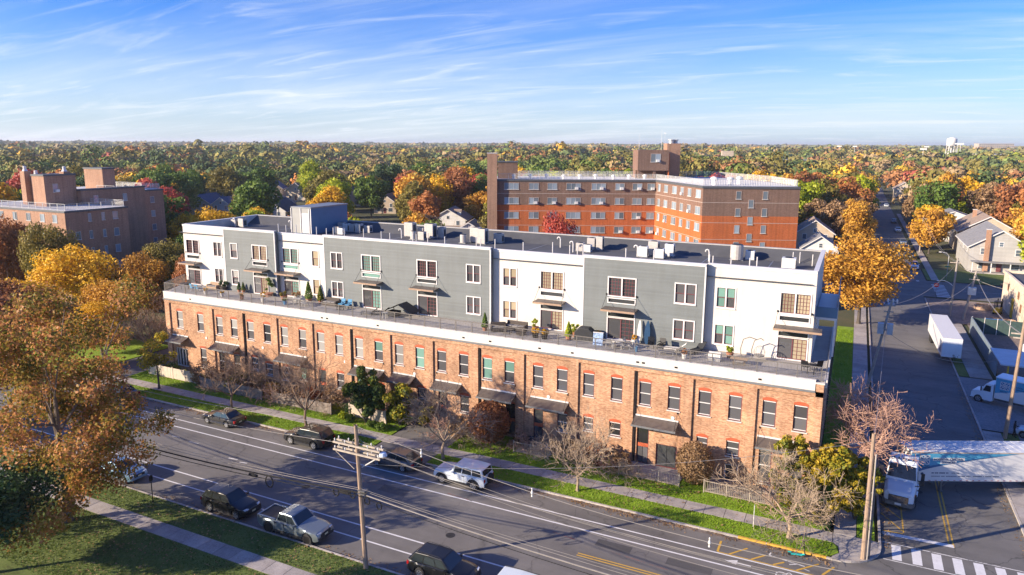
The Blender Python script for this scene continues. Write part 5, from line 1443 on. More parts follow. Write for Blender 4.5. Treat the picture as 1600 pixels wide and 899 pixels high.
for i, (k, x, y, h, r) in enumerate(BR):
    shrub('garden_shrub', '%s garden shrub at the wall foot, %s from the left' % ({'brown': 'brown', 'rust': 'rusty', 'olive': 'olive', 'amber': 'amber', 'dark': 'dark green'}[k], ordn(i)), x, y, h, r, LEAF[k], 1300, .17, 80 + i, group='shrubs along the wall foot')
for i, (x, y) in enumerate(((-43.8, 53.3), (-41.0, 53.2), (-39.9, 53.0), (-44.9, 53.6))):
    shrub('box_shrub', 'small clipped green box shrub, %s of four below the evergreen' % ordn(sorted((-43.8, -41.0, -39.9, -44.9)).index(x)), x, y, .9, .6, LEAF['lime' if i == 3 else 'green'], 700, .12, 110 + i, group='box shrubs below the evergreen')
shrub('box_shrub', 'low bright green hedge ball beside the left driveway', -82.9, 53.9, 1.1, .9, LEAF['lime'], 900, .14, 120)
shrub('flower_bed', 'small bed of red flowers beside the left driveway', -85.0, 54.0, .5, 1.0, LEAF['red'], 500, .12, 121, 'flowers')
shrub('clipped_hedge', 'low clipped hedge inside the left garden fence', -73.0, 55.6, 1.2, 1.5, LEAF['green'], 1200, .14, 122, 'hedge')
shrub('round_bush', 'small lime round bush inside the left garden fence', -70.4, 55.4, .9, .6, LEAF['lime'], 600, .11, 123)
# leafless twiggy undergrowth at the wall foot
tw = bare_mesh('branches', 77, 2.4, .15, .035, 1.1, 4, [7, 4, 3, 3], .010, .1)
TW = [(-59.8, 54.6), (-55.0, 54.3), (-51.7, 54.5), (-47.6, 54.3), (-34.0, 54.6), (-31.2, 54.2), (-28.0, 53.9), (-23.4, 54.9), (-20.0, 54.1), (-17.3, 54.2), (-15.4, 53.9), (-6.4, 55.9), (-3.9, 53.8), (-25.3, 55.3), (-63.0, 54.4)]
for i, x in enumerate(sorted(TW)):
    bare_tree('leafless twiggy shrub at the wall foot, %s from the left' % ordn(i), (x[0], x[1], GZ), tw, (M_twig, M_twigb, M_twigr)[i % 3], random.uniform(.8, 1.25), random.uniform(0, 6), 'leafless shrubs at the wall foot')
# young yellow-green street tree at left
rng_ = np.random.default_rng(5)
L5 = [(c, q * .7) for c, q in lobes_of(rng_, 8, 2.7, 1.8, 16)]; P5, d5 = crown_points(rng_, L5, 1500, .2)
tree('street_tree', 'young yellow green street tree beside the left driveway', (-69.4, 51.45, GZ), quads_mesh('crown', P5, d5 + rng_.normal(size=P5.shape) * .7, .2 * rng_.uniform(.6, 1.5, 1500), rng_), limb_mesh('trunk', rng_, 8, 1.6, L5, .13), LEAF['goldgreen'], M_barkd)

# ---- individual larger trees
FINE = [make_proto(200 + i, 14, 6.2, 3.2, 26, 15000, .30, .4, .28) for i in range(3)]
def big(label, x, y, h, r, leafk, i=0, rz=0., bark=None, z=0, group=None):
    me, tk = FINE[i % 3]
    s_ = r / 6.2
    return tree('broadleaf_tree', label, (x, y, z), me, tk, LEAF[leafk], bark, s_, rz, group, sz=h / 14)
# the near tree at lower left: many small leaves
rngN = np.random.default_rng(9)
LN = [(np.array([rngN.normal() * 3.2, rngN.normal() * 2.8, rngN.uniform(1.8, 16.2)]), rngN.uniform(.9, 2.0)) for _ in range(70)]
PN, dN = crown_points(rngN, LN, 36000, .25)
tree('broadleaf_tree', 'large rust and olive tree filling the lower left corner', (-50.5, 29.0, LZ), quads_mesh('crown', PN, dN + rngN.normal(size=PN.shape) * .7, .18 * rngN.uniform(.6, 1.5, len(PN)), rngN), limb_mesh('trunk', rngN, 17, 3.5, LN, .34), LEAF['nearrust'], M_bark)
big('low dark green tree in the bottom left corner', -48.6, 22.6, 7.5, 4.4, 'dark', 1, 2.2, z=LZ)
big('tall coppery tree at the left edge before the red brick block', -129, 63, 16.5, 4.8, 'orange', 0, 2.6)
big('rusty pink tree at the left edge beyond the street tree', -78, 38.5, 13.5, 5.6, 'rust', 0, .4)
big('copper tree on the left edge above the near tree', -90, 45.5, 12.5, 5.2, 'rust', 1, 1.4)
big('golden honey locust with pale trunk left of the loft', -104, 65, 12.5, 6.6, 'gold', 1, .9, M_barkp)
big('orange tree below the golden honey locust', -91.5, 62, 9.5, 4.6, 'amber', 2, 2.2)
big('bright yellow low tree beside the left driveway', -87.5, 57, 7.2, 4.0, 'gold', 0, 2.9)
big('second golden tree at the left edge below the copper tree', -100, 55, 10, 5.0, 'gold', 2, 1.9)
big('amber tree between honey locust and left driveway', -96, 70, 11, 4.6, 'amber', 0, .2)
big('green tree in the shade behind the honey locust', -103, 80, 12, 5.0, 'olive', 2, .1)
big('dark green tree in shade left of the white penthouse corner', -92, 79, 11.0, 4.6, 'green', 0, 1.1)
big('rust red tree leaning at the penthouse left corner', -87.5, 72.5, 11.5, 3.6, 'rust', 1, 2.0)
big('coppery tree before the red brick block', -123, 66, 16.5, 5.0, 'orange', 2, .6)
big('tall green yellow tree before the red brick block', -113, 66.5, 15.5, 4.2, 'olive', 1, 1.9)
big('green tree right of the red brick block', -108, 90, 11.5, 5.0, 'green', 1, .2)
big('gold tree right of the red brick block', -115, 101, 15.5, 6.5, 'gold', 2, 1.2)
big('large amber tree overhanging the cross street at the loft end', 2.0, 121, 13.8, 7.2, 'amber', 0, .5, M_barkd)
big('red maple in front of the apartment wing', -40.5, 99, 17.2, 3.6, 'red', 0, .7)
big('thin orange tree in front of the apartment wing', -35.2, 99, 14.8, 3.0, 'orange', 1, 2.3)
# off-camera trees of the near pavement, whose shade lies on the road
for i, (x, y, h, r) in enumerate(((-84, 26, 10, 5.0), (-48, 11, 13, 5.0))):
    big('street tree of the near pavement outside the picture, %s from the east' % ordn(i), x, y, h, r, ('rust', 'olive', 'amber')[i % 3], i, i * 1.1, z=LZ, group='near pavement trees')

for i, (x, y, s_) in enumerate(((-36, 7, 1.75),)):
    bare_tree('bare tree of the near pavement outside the picture' , (x, y, LZ), bm2, M_twigb, s_, i * 2.0, 'near pavement trees')
# ---- the woods: 280 trees one by one, then one mass to the horizon
def px(x, y, z):
    d = Vector((x, y, z - CAMH)); c = (d.dot(_r3), d.dot(_u3), d.dot(_f2))
    return 800 + 1103.76 * c[0] / c[2], 424 - 1103.76 * c[1] / c[2], c[2]
HOUSES = [(o.location.x, o.location.y) for o in bpy.data.objects if o.name.startswith('house') and o.parent is None]
def blocked(x, y):
    if 2 < x < 18.2 and y > 140: return True
    if 12 < x < 62 and y < 184: return True
    if 148 < y < 170: return True
    if -79 < x < 0 and y < 86: return True
    u, v, D = px(x, y, 0)
    if 756 < u < 1258 and D < 172: return True
    if u <= 760 and D < 152 and u > 250 and y < 90: return True
    if u < 300 and D < 165: return True
    if 1180 < u < 1460 and D < 150: return True
    if -164 < x < -116 and 70 < y < 112: return True
    if 270 < u < 600 and 120 < D < 330 and math.sin(x * 12.9898 + y * 78.233) < .25: return True
    for hx, hy in HOUSES:
        if abs(x - hx) < 10 and abs(y - hy) < 11: return True
        # keep a line of sight to each house
        hu, hv, hD = px(hx, hy, 6)
        if abs(u - hu) < 1100 * 6.5 / hD and hD - 125 < D < hD: return True
    return False
PROTO = [make_proto(300 + i, 16, 6.8, 3.0, 22, 4600, .64, .5, .3) for i in range(6)]
rngT = np.random.default_rng(21)
spots = []
tries = 0
while len(spots) < 285 and tries < 60000:
    tries += 1
    D = math.sqrt(rngT.uniform(95 ** 2, 330 ** 2)); a = rngT.uniform(-.655, .655)
    x = D * math.sin(a + _y); y = D * math.cos(a + _y)
    if blocked(x, y): continue
    if any((x - p[0]) ** 2 + (y - p[1]) ** 2 < 8.6 ** 2 for p in spots): continue
    spots.append((x, y, D))
LEFTW = ['olive'] * 8 + ['green'] * 7 + ['dark'] * 3 + ['gold'] * 5 + ['amber'] * 2 + ['rust'] * 2 + ['orange'] * 1 + ['lime'] * 5 + ['red'] + ['brown'] * 1
RIGHTW = ['amber'] * 4 + ['orange'] * 2 + ['gold'] * 6 + ['rust'] * 3 + ['olive'] * 6 + ['green'] * 3 + ['brown'] * 5 + ['lime'] * 2
MIDW = ['gold'] * 7 + ['amber'] * 3 + ['olive'] * 5 + ['orange'] * 1 + ['rust'] * 1 + ['brown'] * 1 + ['green'] * 2 + ['lime'] * 4
CNAME = {'green': 'mid green', 'dark': 'dark green', 'lime': 'lime green', 'olive': 'olive', 'gold': 'golden', 'amber': 'amber', 'orange': 'orange', 'rust': 'rust brown', 'red': 'red', 'brown': 'faded brown'}
ZN = ['in the woods left of the roof bulkhead', 'in the woods between roof bulkhead and apartments', 'in the woods beyond the apartment roof', 'in the woods right of the apartments']
items = []
for x, y, D in spots:
    u, v, dd = px(x, y, 8)
    zi = 0 if u < 500 else 1 if u < 760 else 2 if u < 1255 else 3
    wts = RIGHTW if zi == 3 else (MIDW if zi == 1 and D < 230 else LEFTW)
    k = wts[rngT.integers(len(wts))]
    h = rngT.uniform(11.5, 18.5) * (1 if D > 150 else .85)
    if 270 < u < 760 and D < 200: h = min(h, 11.5)
    if zi == 3 and D < 240: h = min(h, 12)
    items.append((u, x, y, D, zi, k, h))
# a few trees the eye picks out
for u_, x, y, k, h in ((495, -219, 246, 'lime', 19), (560, -189, 262, 'dark', 19), (610, -178, 275, 'green', 18), (100, -330, 165, 'dark', 17), (655, -140, 240, 'orange', 18), (1500, 44, 262, 'rust', 17), (1530, 50, 285, 'orange', 16), (1470, 32, 300, 'amber', 15), (1300, -18, 250, 'green', 16), (1320, -8, 285, 'lime', 16), (1060, -80, 300, 'lime', 17)):
    u, v, dd = px(x, y, 8); items.append((u, x, y, dd, 0 if u < 500 else 1 if u < 760 else 2 if u < 1255 else 3, k, h))
items.sort()
cnt = {}
for u, x, y, D, zi, k, h in items:
    c = cnt.get((zi, k), 0); cnt[(zi, k)] = c + 1
    me, tk = PROTO[rngT.integers(6)]
    wd = h / 16 * rngT.uniform(.85, 1.18)
    tree('woodland_tree', '%s %s tree from the left %s' % (ordn(c), CNAME[k], ZN[zi]), (x, y, -.1), me, tk, LEAF[k], M_barkd, wd, rngT.uniform(0, 6.28), 'trees of the near woods', sz=h / 16)

BASE = {'green': (0.075, 0.105, 0.02), 'dark': (0.035, 0.06, 0.02), 'lime': (0.19, 0.21, 0.015), 'olive': (0.125, 0.105, 0.024), 'gold': (0.36, 0.215, 0.018), 'amber': (0.36, 0.165, 0.02), 'orange': (0.29, 0.105, 0.024), 'rust': (0.20, 0.085, 0.036), 'red': (0.26, 0.055, 0.04), 'brown': (0.17, 0.115, 0.06)}
m, t, b = nodes_of('far foliage')
at = N(t, 'ShaderNodeVertexColor', layer_name='Col'); gg = N(t, 'ShaderNodeNewGeometry')
br_ = ramp(t, gg.outputs['Random Per Island'], [(0, (.9, .9, .9)), (1, (1.1, 1.09, 1.08))])
mu = N(t, 'ShaderNodeMix', data_type='RGBA', blend_type='MULTIPLY'); mu.inputs['Factor'].default_value = 1
t.links.new(at.outputs[0], mu.inputs['A']); t.links.new(br_, mu.inputs['B']); t.links.new(mu.outputs['Result'], b.inputs['Base Color'])
b.inputs['Roughness'].default_value = .7; b.inputs['Specular IOR Level'].default_value = .15
M_far = m
FARW = ['olive'] * 12 + ['green'] * 11 + ['dark'] * 5 + ['gold'] * 3 + ['amber'] * 1 + ['rust'] * 4 + ['orange'] * 2 + ['lime'] * 3 + ['red'] + ['brown'] * 3
farcols = np.array([BASE[k] for k in FARW])
def far_ring(d0, d1, spacing, hmin, hmax, rr, nq, qs, rng, lob, haze_fade):
    n = int(.5 * 1.36 * (d1 ** 2 - d0 ** 2) / spacing ** 2)
    D = np.sqrt(rng.uniform(d0 ** 2, d1 ** 2, n)); a = rng.uniform(-.68, .68, n) + _y
    X, Y = D * np.sin(a), D * np.cos(a)
    ok = ~((X > 2) & (X < 18) & (Y < 700))
    ok &= ~((Y > 146) & (Y < 171))
    for hx, hy in HOUSES:
        near = (np.abs(X - hx) < 10) & (np.abs(Y - hy) < 11)
        hD = math.hypot(hx, hy); bear = np.abs(np.arctan2(X, Y) - math.atan2(hx, hy))
        near |= (bear < 6.5 / hD) & (D < hD) & (D > hD - 130)
        ok &= ~near
    for x0, x1, y0, y1 in ((-180, -50, 880, 990), (150, 300, 1150, 1360), (90, 140, 1120, 1210)):
        ok &= ~((X > x0) & (X < x1) & (Y > y0) & (Y < y1))
    for x, y, *_ in spots: 
        if d0 < 340: ok &= ~((np.abs(X - x) < 6) & (np.abs(Y - y) < 6))
    if d0 < 340:
        ok &= np.array([not blocked(x, y) for x, y in zip(X, Y)])
    X, Y = X[ok], Y[ok]; n = len(X)
    H = rng.uniform(hmin, hmax, n) * (1 + .16 * np.sin(X * .013 + Y * .007) + .12 * np.sin(X * .0031 - Y * .0023)) * np.where(rng.uniform(0, 1, n) < .06, 1.28, 1)
    Rc = rr * rng.uniform(.7, 1.3, n)
    # species in loose patches: neighbouring trees lean to the same colours
    ph = (np.sin(X * .021 + 1.3) + np.sin(Y * .017 + X * .009) + np.sin((X - Y) * .011)) / 6 + .5
    order = np.argsort(farcols @ np.array([1.0, -1.1, .2]))
    pick = np.clip(((ph * .55 + rng.uniform(0, 1, n) * .62 - .08) * len(farcols)).astype(int), 0, len(farcols) - 1)
    c = farcols[order][pick] * rng.uniform(.82, 1.2, (n, 1))
    c = (c * (1 - haze_fade) + np.array([.115, .112, .05]) * haze_fade) * 1.95  # distance haze put into the leaf colours: farther rings mixed towards dull olive
    nl = lob
    lc = rng.normal(size=(n, nl, 3)); lc /= np.linalg.norm(lc, axis=2, keepdims=True); lc *= rng.uniform(.35, .72, (n, nl, 1)); lc[:, 0] = (0, 0, .5)
    li = rng.integers(nl, size=(n, nq))
    base = np.take_along_axis(lc, li[:, :, None], 1)
    lr = np.take_along_axis(rng.uniform(.34, .52, (n, nl)), li, 1)[:, :, None] if nl > 1 else .9
    d = rng.normal(size=(n, nq, 3)); d /= np.linalg.norm(d, axis=2, keepdims=True)
    d[:, :, 2] = np.where(d[:, :, 2] < -.3, -d[:, :, 2], d[:, :, 2])
    q = (base if nl > 1 else 0) + d * lr
    P = np.empty((n, nq, 3))
    P[:, :, 0] = X[:, None] + q[:, :, 0] * Rc[:, None]; P[:, :, 1] = Y[:, None] + q[:, :, 1] * Rc[:, None]
    P[:, :, 2] = H[:, None] * (.58 + .42 * q[:, :, 2])
    C = np.repeat(c[:, None, :], nq, 1) * np.take_along_axis(rng.uniform(.82, 1.18, (n, nl)), li, 1)[:, :, None]
    sz = qs * rng.uniform(.7, 1.4, (n, nq))
    return P.reshape(-1, 3), (d + rng.normal(size=d.shape) * .18).reshape(-1, 3), sz.ravel(), C.reshape(-1, 3)
rngF = np.random.default_rng(77)
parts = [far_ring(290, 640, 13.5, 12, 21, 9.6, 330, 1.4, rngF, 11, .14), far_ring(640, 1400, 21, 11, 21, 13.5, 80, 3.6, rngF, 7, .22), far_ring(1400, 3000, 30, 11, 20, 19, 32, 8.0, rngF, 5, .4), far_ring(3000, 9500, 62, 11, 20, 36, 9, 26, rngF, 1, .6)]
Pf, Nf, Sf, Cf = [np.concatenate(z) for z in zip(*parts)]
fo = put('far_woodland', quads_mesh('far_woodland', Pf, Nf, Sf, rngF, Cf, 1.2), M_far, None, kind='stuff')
tag(fo, 'mixed autumn woodland stretching away to the horizon', 'woodland')
print('far quads', len(Pf), 'spots', len(spots), tries)
# ================================================================== vehicles
PI = math.pi
def carpaint(name, col, metal=.35, rough=.28):
    return mat(name, col, rough, metal, .03, 2, coat=.6)
P_BLACK = carpaint('black car paint', (.012, .013, .015)); P_SILVER = carpaint('silver car paint', (.22, .26, .285), .5); P_WHITE = carpaint('pale white car paint', (.62, .68, .72), .0)
P_GREY = carpaint('dark steel car paint', (.075, .09, .11), .4); P_BRONZE = carpaint('charcoal car paint', (.02, .02, .022), .2); P_BROWN = carpaint('dark brown car paint', (.05, .04, .035), .5); P_BLUE = carpaint('pale blue car paint', (.22, .36, .48), .4)
P_TRUCK = mat('white truck paint', (.68, .74, .80), .35, 0, .05, 1, coat=.3)
M_tyre = mat('tyre rubber', (.018, .018, .019), .85, 0, .15, 8)
M_rim = mat('alloy rim', (.55, .56, .58), .3, .8, .05, 6)
M_rimd = mat('dark alloy rim', (.05, .05, .055), .35, .7, .05, 6)
M_plast = mat('black plastic', (.025, .025, .027), .6, 0, .1, 6)
M_chrome = mat('chrome', (.65, .66, .68), .15, .95, .02, 4)
G_car = glassmat('car glass', (.02, .028, .034), .04, .2)
M_head = mat('headlamp lens', (.72, .74, .76), .12, .2, .04, 4)
M_tail = mat('tail lamp lens', (.32, .012, .012), .2, 0, .05, 4)
M_plate = mat('number plate', (.62, .58, .38), .5, 0, .08, 9)
def bevelled(o, w, seg=2, ang=28):
    b = o.modifiers.new('edge', 'BEVEL'); b.width = w; b.segments = seg; b.limit_method = 'ANGLE'; b.angle_limit = R(ang); b.harden_normals = False
    return o
def wheel(parent, x, y, r, w, rimm, side):
    prof = [(r * .60, -w / 2), (r * .93, -w / 2), (r, -w * .33), (r, w * .33), (r * .93, w / 2), (r * .60, w / 2)]
    o = MB().lathe((0, 0, 0), prof, 20, 'y').build('wheel', M_tyre, parent, smooth=False); o.location = (x, y, r)
    yo = side * w / 2
    rim = MB().lathe((0, yo - side * .016, 0), [(r * .60, -.02), (r * .60, .02)], 18, 'y')
    rim.build('rim', M_rimd, o)
    sp = MB()
    for k in range(5):
        a = 2 * math.pi * k / 5; c, s_ = math.cos(a), math.sin(a); p = (-s_ * .055, c * .055)
        sp.quad(*[(q[0], yo + side * .010, q[1]) for q in ((c * .03 + p[0], s_ * .03 + p[1]), (c * r * .6 + p[0], s_ * r * .6 + p[1]), (c * r * .6 - p[0], s_ * r * .6 - p[1]), (c * .03 - p[0], s_ * .03 - p[1]))])
    for k in range(18):
        a0, a1 = 2 * math.pi * k / 18, 2 * math.pi * (k + 1) / 18
        sp.quad(*[(q * math.cos(a), yo + side * .008, q * math.sin(a)) for q, a in ((r * .53, a0), (r * .62, a0), (r * .62, a1), (r * .53, a1))])
    sp.build('spokes', rimm, o)
    return o
def car(name, label, x, y, rz, paint, L=4.6, W=1.82, H=1.65, wb=2.7, rw=.36, hood=.95, belt=1.02, gx=(.85, .25, -1.75, -2.1), boxy=0.0, rim=None, cat='car', group=None, trim_paint=None, roofm=None, bed=False, spare=False, rails=False):
    """front at +x. gx: greenhouse base-front, top-front, top-rear, base-rear"""
    c = thing(name, label, cat, (x, y, 0), rz, group)
    a, rim = L / 2, rim or M_rim
    xf, xr = wb / 2 + .08, -wb / 2 + .08
    ra = rw + .07; zb = .26 + (.12 if bed or spare else 0)
    def arc(cx):
        n = 8; return [(cx + ra * math.cos(math.pi * (1 - k / n)), max(zb, rw + ra * math.sin(math.pi * (1 - k / n)))) for k in range(n + 1)]
    tailz = belt if not bed else belt - .04
    dk = gx[3]
    poly = [(-a + .08, zb + .1)] + [(xr - ra, zb)] + arc(xr)[1:-1] + [(xr + ra, zb), (xf - ra, zb)] + arc(xf)[1:-1] + [(xf + ra, zb), (a - .1, zb + .06)]
    poly += [(a, .5), (a - .02 - .04 * (1 - boxy), hood * .74), (a - .10 - .16 * (1 - boxy), hood * .90), (gx[0] - .05, hood + .04 + .03), (gx[0] - .5, belt)]
    if dk > -a + .35 and not bed: poly += [(dk, belt), (-a + .16, belt - .06), (-a + .03, belt - .22)]
    else: poly += [(-a + .04, tailz)]
    poly += [(-a, .62)]
    def hw(px_, z):
        t = max(0, (z - .62) / max(.01, belt - .62)); k = 1 - .055 * t * (1 - boxy * .6)
        e = max(0, (abs(px_) - a * .72) / (a * .28)); k -= (.16 - .09 * boxy) * e * e
        return W / 2 * k
    # lofted shell: a ring of points at each station along the length
    zmax = lambda x: next((z0_ + (z1_ - z0_) * (x - x0_) / max(1e-6, x1_ - x0_) for (x0_, z0_), (x1_, z1_) in zip(top[:-1], top[1:]) if x0_ <= x <= x1_), top[-1][1])
    top = sorted(poly[poly.index((a, .5)):], key=lambda q: q[0])
    top = [(-a, .62)] + [q for q in top if -a < q[0] < a] + [(a, .56)]
    def zlow(x):
        for cx in (xf, xr):
            if abs(x - cx) < ra: return max(zb, rw + math.sqrt(max(0, ra * ra - (x - cx) ** 2)) * .98 - .0)
        e = max(0, abs(x) - (a - .25)); return zb + e * .45
    xs = set(q[0] for q in top) | set(np.linspace(-a, a, 22))
    for cx in (xf, xr): xs |= set(cx + ra * math.cos(t_) for t_ in np.linspace(0, math.pi, 11)) | {cx - ra - .012, cx + ra + .012}
    xs = sorted(x_ for x_ in xs if -a <= x_ <= a)
    m = MB(); half = None
    for x_ in xs:
        zt, zl = zmax(x_), min(zlow(x_), zmax(x_) - .06); h_ = zt - zl; w_ = hw(x_, .6); wt_ = hw(x_, zt)
        half = [(0, zt + .03), (.6 * wt_, zt + .022), (.9 * wt_, zt - .004), (.985 * wt_, zt - .07 * h_ - .015), (w_, zl + .58 * h_), (w_ * .995, zl + .2 * h_), (w_ * .95, zl)]
        m.v += [(x_, yy, zz_) for yy, zz_ in half] + [(x_, -yy, zz_) for yy, zz_ in reversed(half[1:])]
    q_ = 2 * len(half) - 1
    for i_ in range(len(xs) - 1):
        for k in range(q_):
            j = (k + 1) % q_; m.f.append((i_ * q_ + k, i_ * q_ + j, (i_ + 1) * q_ + j, (i_ + 1) * q_ + k))
    m.f.append(tuple(reversed(range(q_)))); m.f.append(tuple((len(xs) - 1) * q_ + k for k in range(q_)))
    bo = m.build('body', paint, c, smooth=True); bo.data.set_sharp_from_angle(angle=R(32))
    # greenhouse
    wbm, wt = W / 2 * .93, W / 2 * (.74 + .14 * boxy)
    zr = H
    lo = [(gx[0], s_ * wbm * (.96 if gx[0] > 0 else 1)) for s_ in (-1, 1)]; 
    v = [(gx[0], -wbm, belt - .02), (gx[0], wbm, belt - .02), (gx[3], wbm * .97, belt - .02), (gx[3], -wbm * .97, belt - .02), (gx[1], -wt, zr - .04), (gx[1], wt, zr - .04), (gx[2], wt * .98, zr - .05), (gx[2], -wt * .98, zr - .05), ((gx[1] + gx[2]) / 2, -wt, zr), ((gx[1] + gx[2]) / 2, wt, zr)]
    g = MB(); g.v = v; g.f = [(0, 1, 5, 4), (2, 3, 7, 6), (3, 0, 4, 8, 7), (1, 2, 6, 9, 5), (4, 5, 9, 8), (8, 9, 6, 7), (3, 2, 1, 0)]
    bevelled(g.build('cabin', roofm or paint, c), .05, 2, 25)
    def pane(nm, A, B, Cc, D, s0, s1, t0, t1, off=.014, mt=None):
        A, B, Cc, D = map(Vector, (A, B, Cc, D)); nn = (B - A).cross(D - A).normalized()
        P = lambda s_, t_: tuple((A.lerp(B, s_)).lerp(D.lerp(Cc, s_), t_) + nn * off)
        q = [P(s0, t0), P(s1, t0), P(s1, t1), P(s0, t1)]; i = [tuple(Vector(p) - nn * (off + .02)) for p in q]
        mb = MB(); mb.v = q + i; mb.f = [(0, 1, 2, 3), (7, 6, 5, 4), (0, 4, 5, 1), (1, 5, 6, 2), (2, 6, 7, 3), (3, 7, 4, 0)]
        return mb.build(nm, mt or G_car, c)
    pane('windshield', v[0], v[1], v[5], v[4], .05, .95, .06, .92)
    pane('rear_window', v[2], v[3], v[7], v[6], .08, .92, .12 if not spare else .2, .9)
    nwin = 3 if (H > 1.6 and not bed) else 2
    cuts = {3: (.06, .34, .37, .66, .69, .93), 2: (.07, .5, .53, .92)}[nwin]
    for A, B, Cc, D, fl in ((v[3], v[0], v[4], v[7], False), (v[1], v[2], v[6], v[5], True)):
        for k in range(nwin):
            s0, s1 = cuts[2 * k], cuts[2 * k + 1]
            if fl: pane('side_window', A, B, Cc, D, 1 - s1, 1 - s0, .12, .88)
            else: pane('side_window', A, B, Cc, D, s0, s1, .12, .88)
    # lights, grille, bumper, plates, mirrors, handles, door seams
    for s_ in (-1, 1):
        MB().prism([(a - .30, s_ * (W / 2 - .36)), (a - .02, s_ * (W / 2 - .52)), (a - .10, s_ * (W / 2 - .2)), (a - .34, s_ * (W / 2 - .10))][::s_], hood * .72, hood * .86).build('headlight', M_head, c)
        MB().box(-a - .012, -a + .14, min(s_ * (W / 2 - .34), s_ * (W / 2 - .11)), max(s_ * (W / 2 - .34), s_ * (W / 2 - .11)), belt - .36, belt - .12).build('tail_light', M_tail, c)
        MB().obox((gx[0] - .28, s_ * (W / 2 + .06), belt - .02), .16, .2, .13).build('mirror', trim_paint or paint, c)
        for dx in (gx[0] - 1.15, gx[0] - 2.05):
            MB().box(dx - .1, dx + .1, s_ * W / 2 * .985 - .02, s_ * W / 2 * .985 + .02, belt - .16, belt - .11).build('door_handle', M_plast, c)
        for dx in (gx[0] - .35, gx[0] - 1.28, gx[0] - 2.12):
            yy = s_ * (W / 2 + .001); MB().box(dx - .009, dx + .009, min(yy, yy - s_ * .06), max(yy, yy - s_ * .06), .42, belt - .08).build('door_seam', M_plast, c)
        MB().box(xr + ra, xf - ra, s_ * W / 2 - .03, s_ * W / 2 + .012, zb - .03, zb + .14).build('sill_trim', M_plast, c)
        if rails: MB().path([(gx[1] - .1, s_ * wt * .92, zr - .03), (gx[1] - .3, s_ * wt * .92, zr + .05), (gx[2] + .3, s_ * wt * .92, zr + .05), (gx[2] + .1, s_ * wt * .92, zr - .03)], .02, 5).build('roof_rail', M_plast, c)
    MB().box(a - .08, a + .01, -W * .26, W * .26, hood * .52, hood * .78).build('grille', M_plast, c)
    MB().box(a - .12, a + .03, -W * .40, W * .40, zb + .08, zb + .26).build('front_bumper', M_plast if (bed or spare) else paint, c)
    MB().box(-a - .03, -a + .1, -W * .42, W * .42, zb + .08, zb + .26).build('rear_bumper', M_plast if (spare or not bed) else M_chrome, c)
    MB().box(a + .031, a + .04, -.16, .16, zb + .28, zb + .4).build('number_plate', M_plate, c)
    MB().box(-a - .02, -a - .005, -.16, .16, belt - .42, belt - .3).build('number_plate', M_plate, c)
    if bed:
        x0, x1 = -a + .14, dk - .06
        MB().box(x0, x1, -W / 2 + .22, W / 2 - .22, belt + .002, belt + .02).build('bed_cover', M_plast, c)
        for s_ in (-1, 1): MB().box(x0 - .08, x1, min(s_ * (W / 2 - .21), s_ * (W / 2 - .07)), max(s_ * (W / 2 - .21), s_ * (W / 2 - .07)), belt - .03, belt + .06).build('bed_rail', paint, c)
        MB().box(-a + .0, -a + .13, -W / 2 + .08, W / 2 - .08, belt - .5, belt + .055).build('tailgate', paint, c)
    if spare:
        o = MB().lathe((0, 0, 0), [(rw * .5, -.12), (rw, -.1), (rw, .1), (rw * .5, .12)], 16, 'x').build('spare_wheel', M_tyre, c); o.location = (-a - .14, 0, .95)
        MB().box(-a - .012, -a + .04, -W * .35, W * .35, .75, belt).build('tailgate', paint, c)
        for s_ in (-1, 1):
            for xx in (xf, xr):
                g = MB(); yo = s_ * (W / 2 + .02)
                for k in range(12):
                    a0, a1 = PI * k / 12 * 1.0, PI * (k + 1) / 12
                    g.quad(*[(xx + q * math.cos(t_), yo, rw + q * math.sin(t_)) for q, t_ in ((ra - .01, a0), (ra + .09, a0), (ra + .09, a1), (ra - .01, a1))])
                    g.quad(*[(xx + (ra + .09) * math.cos(t_), yy_, rw + (ra + .09) * math.sin(t_)) for yy_, t_ in ((yo, a0), (yo - s_ * .12, a0), (yo - s_ * .12, a1), (yo, a1))])
                g.build('wheel_arch', M_plast, c)
    for xx in (xf, xr):
        for s_ in (-1, 1): wheel(c, xx, s_ * (W / 2 - .11), rw, .23, rim, s_)
    MB().box(-a + .3, a - .3, -W / 2 + .25, W / 2 - .25, .2, .5).build('underbody', M_plast, c)
    return c
PI = math.pi
SEDAN = dict(L=4.5, W=1.78, H=1.44, wb=2.65, rw=.33, hood=.88, belt=.94, gx=(.95, .18, -1.05, -1.72))
HATCH = dict(L=4.45, W=1.8, H=1.46, wb=2.7, rw=.34, hood=.9, belt=.96, gx=(.9, .15, -1.35, -2.0))
SUV = dict(L=4.65, W=1.86, H=1.68, wb=2.72, rw=.38, hood=1.02, belt=1.08, gx=(.98, .3, -1.75, -2.2))
WAGON = dict(L=4.75, W=1.92, H=1.76, wb=2.78, rw=.40, hood=1.08, belt=1.14, gx=(.95, .42, -1.9, -2.28), boxy=.5)
car('parked_car', 'charcoal sedan parked left of the black wagon-like SUV', -55.1, 47.72, PI, P_BRONZE, **SEDAN)
car('parked_suv', 'black boxy SUV parked at the far kerb with bright wheels', -44.05, 47.68, PI, P_BLACK, rails=True, cat='suv', **WAGON)
car('parked_car', 'dark steel grey hatchback parked ahead of the white off-roader', -34.2, 47.55, PI, P_GREY, **HATCH)
car('off_roader', 'white boxy off-roader with rear spare wheel at the far kerb', -27.35, 47.42, PI, P_WHITE, L=4.75, W=1.9, H=1.84, wb=2.95, rw=.42, hood=1.16, belt=1.2, gx=(.72, .42, -2.12, -2.3), boxy=1.0, rim=M_rim, spare=True, cat='off-roader')
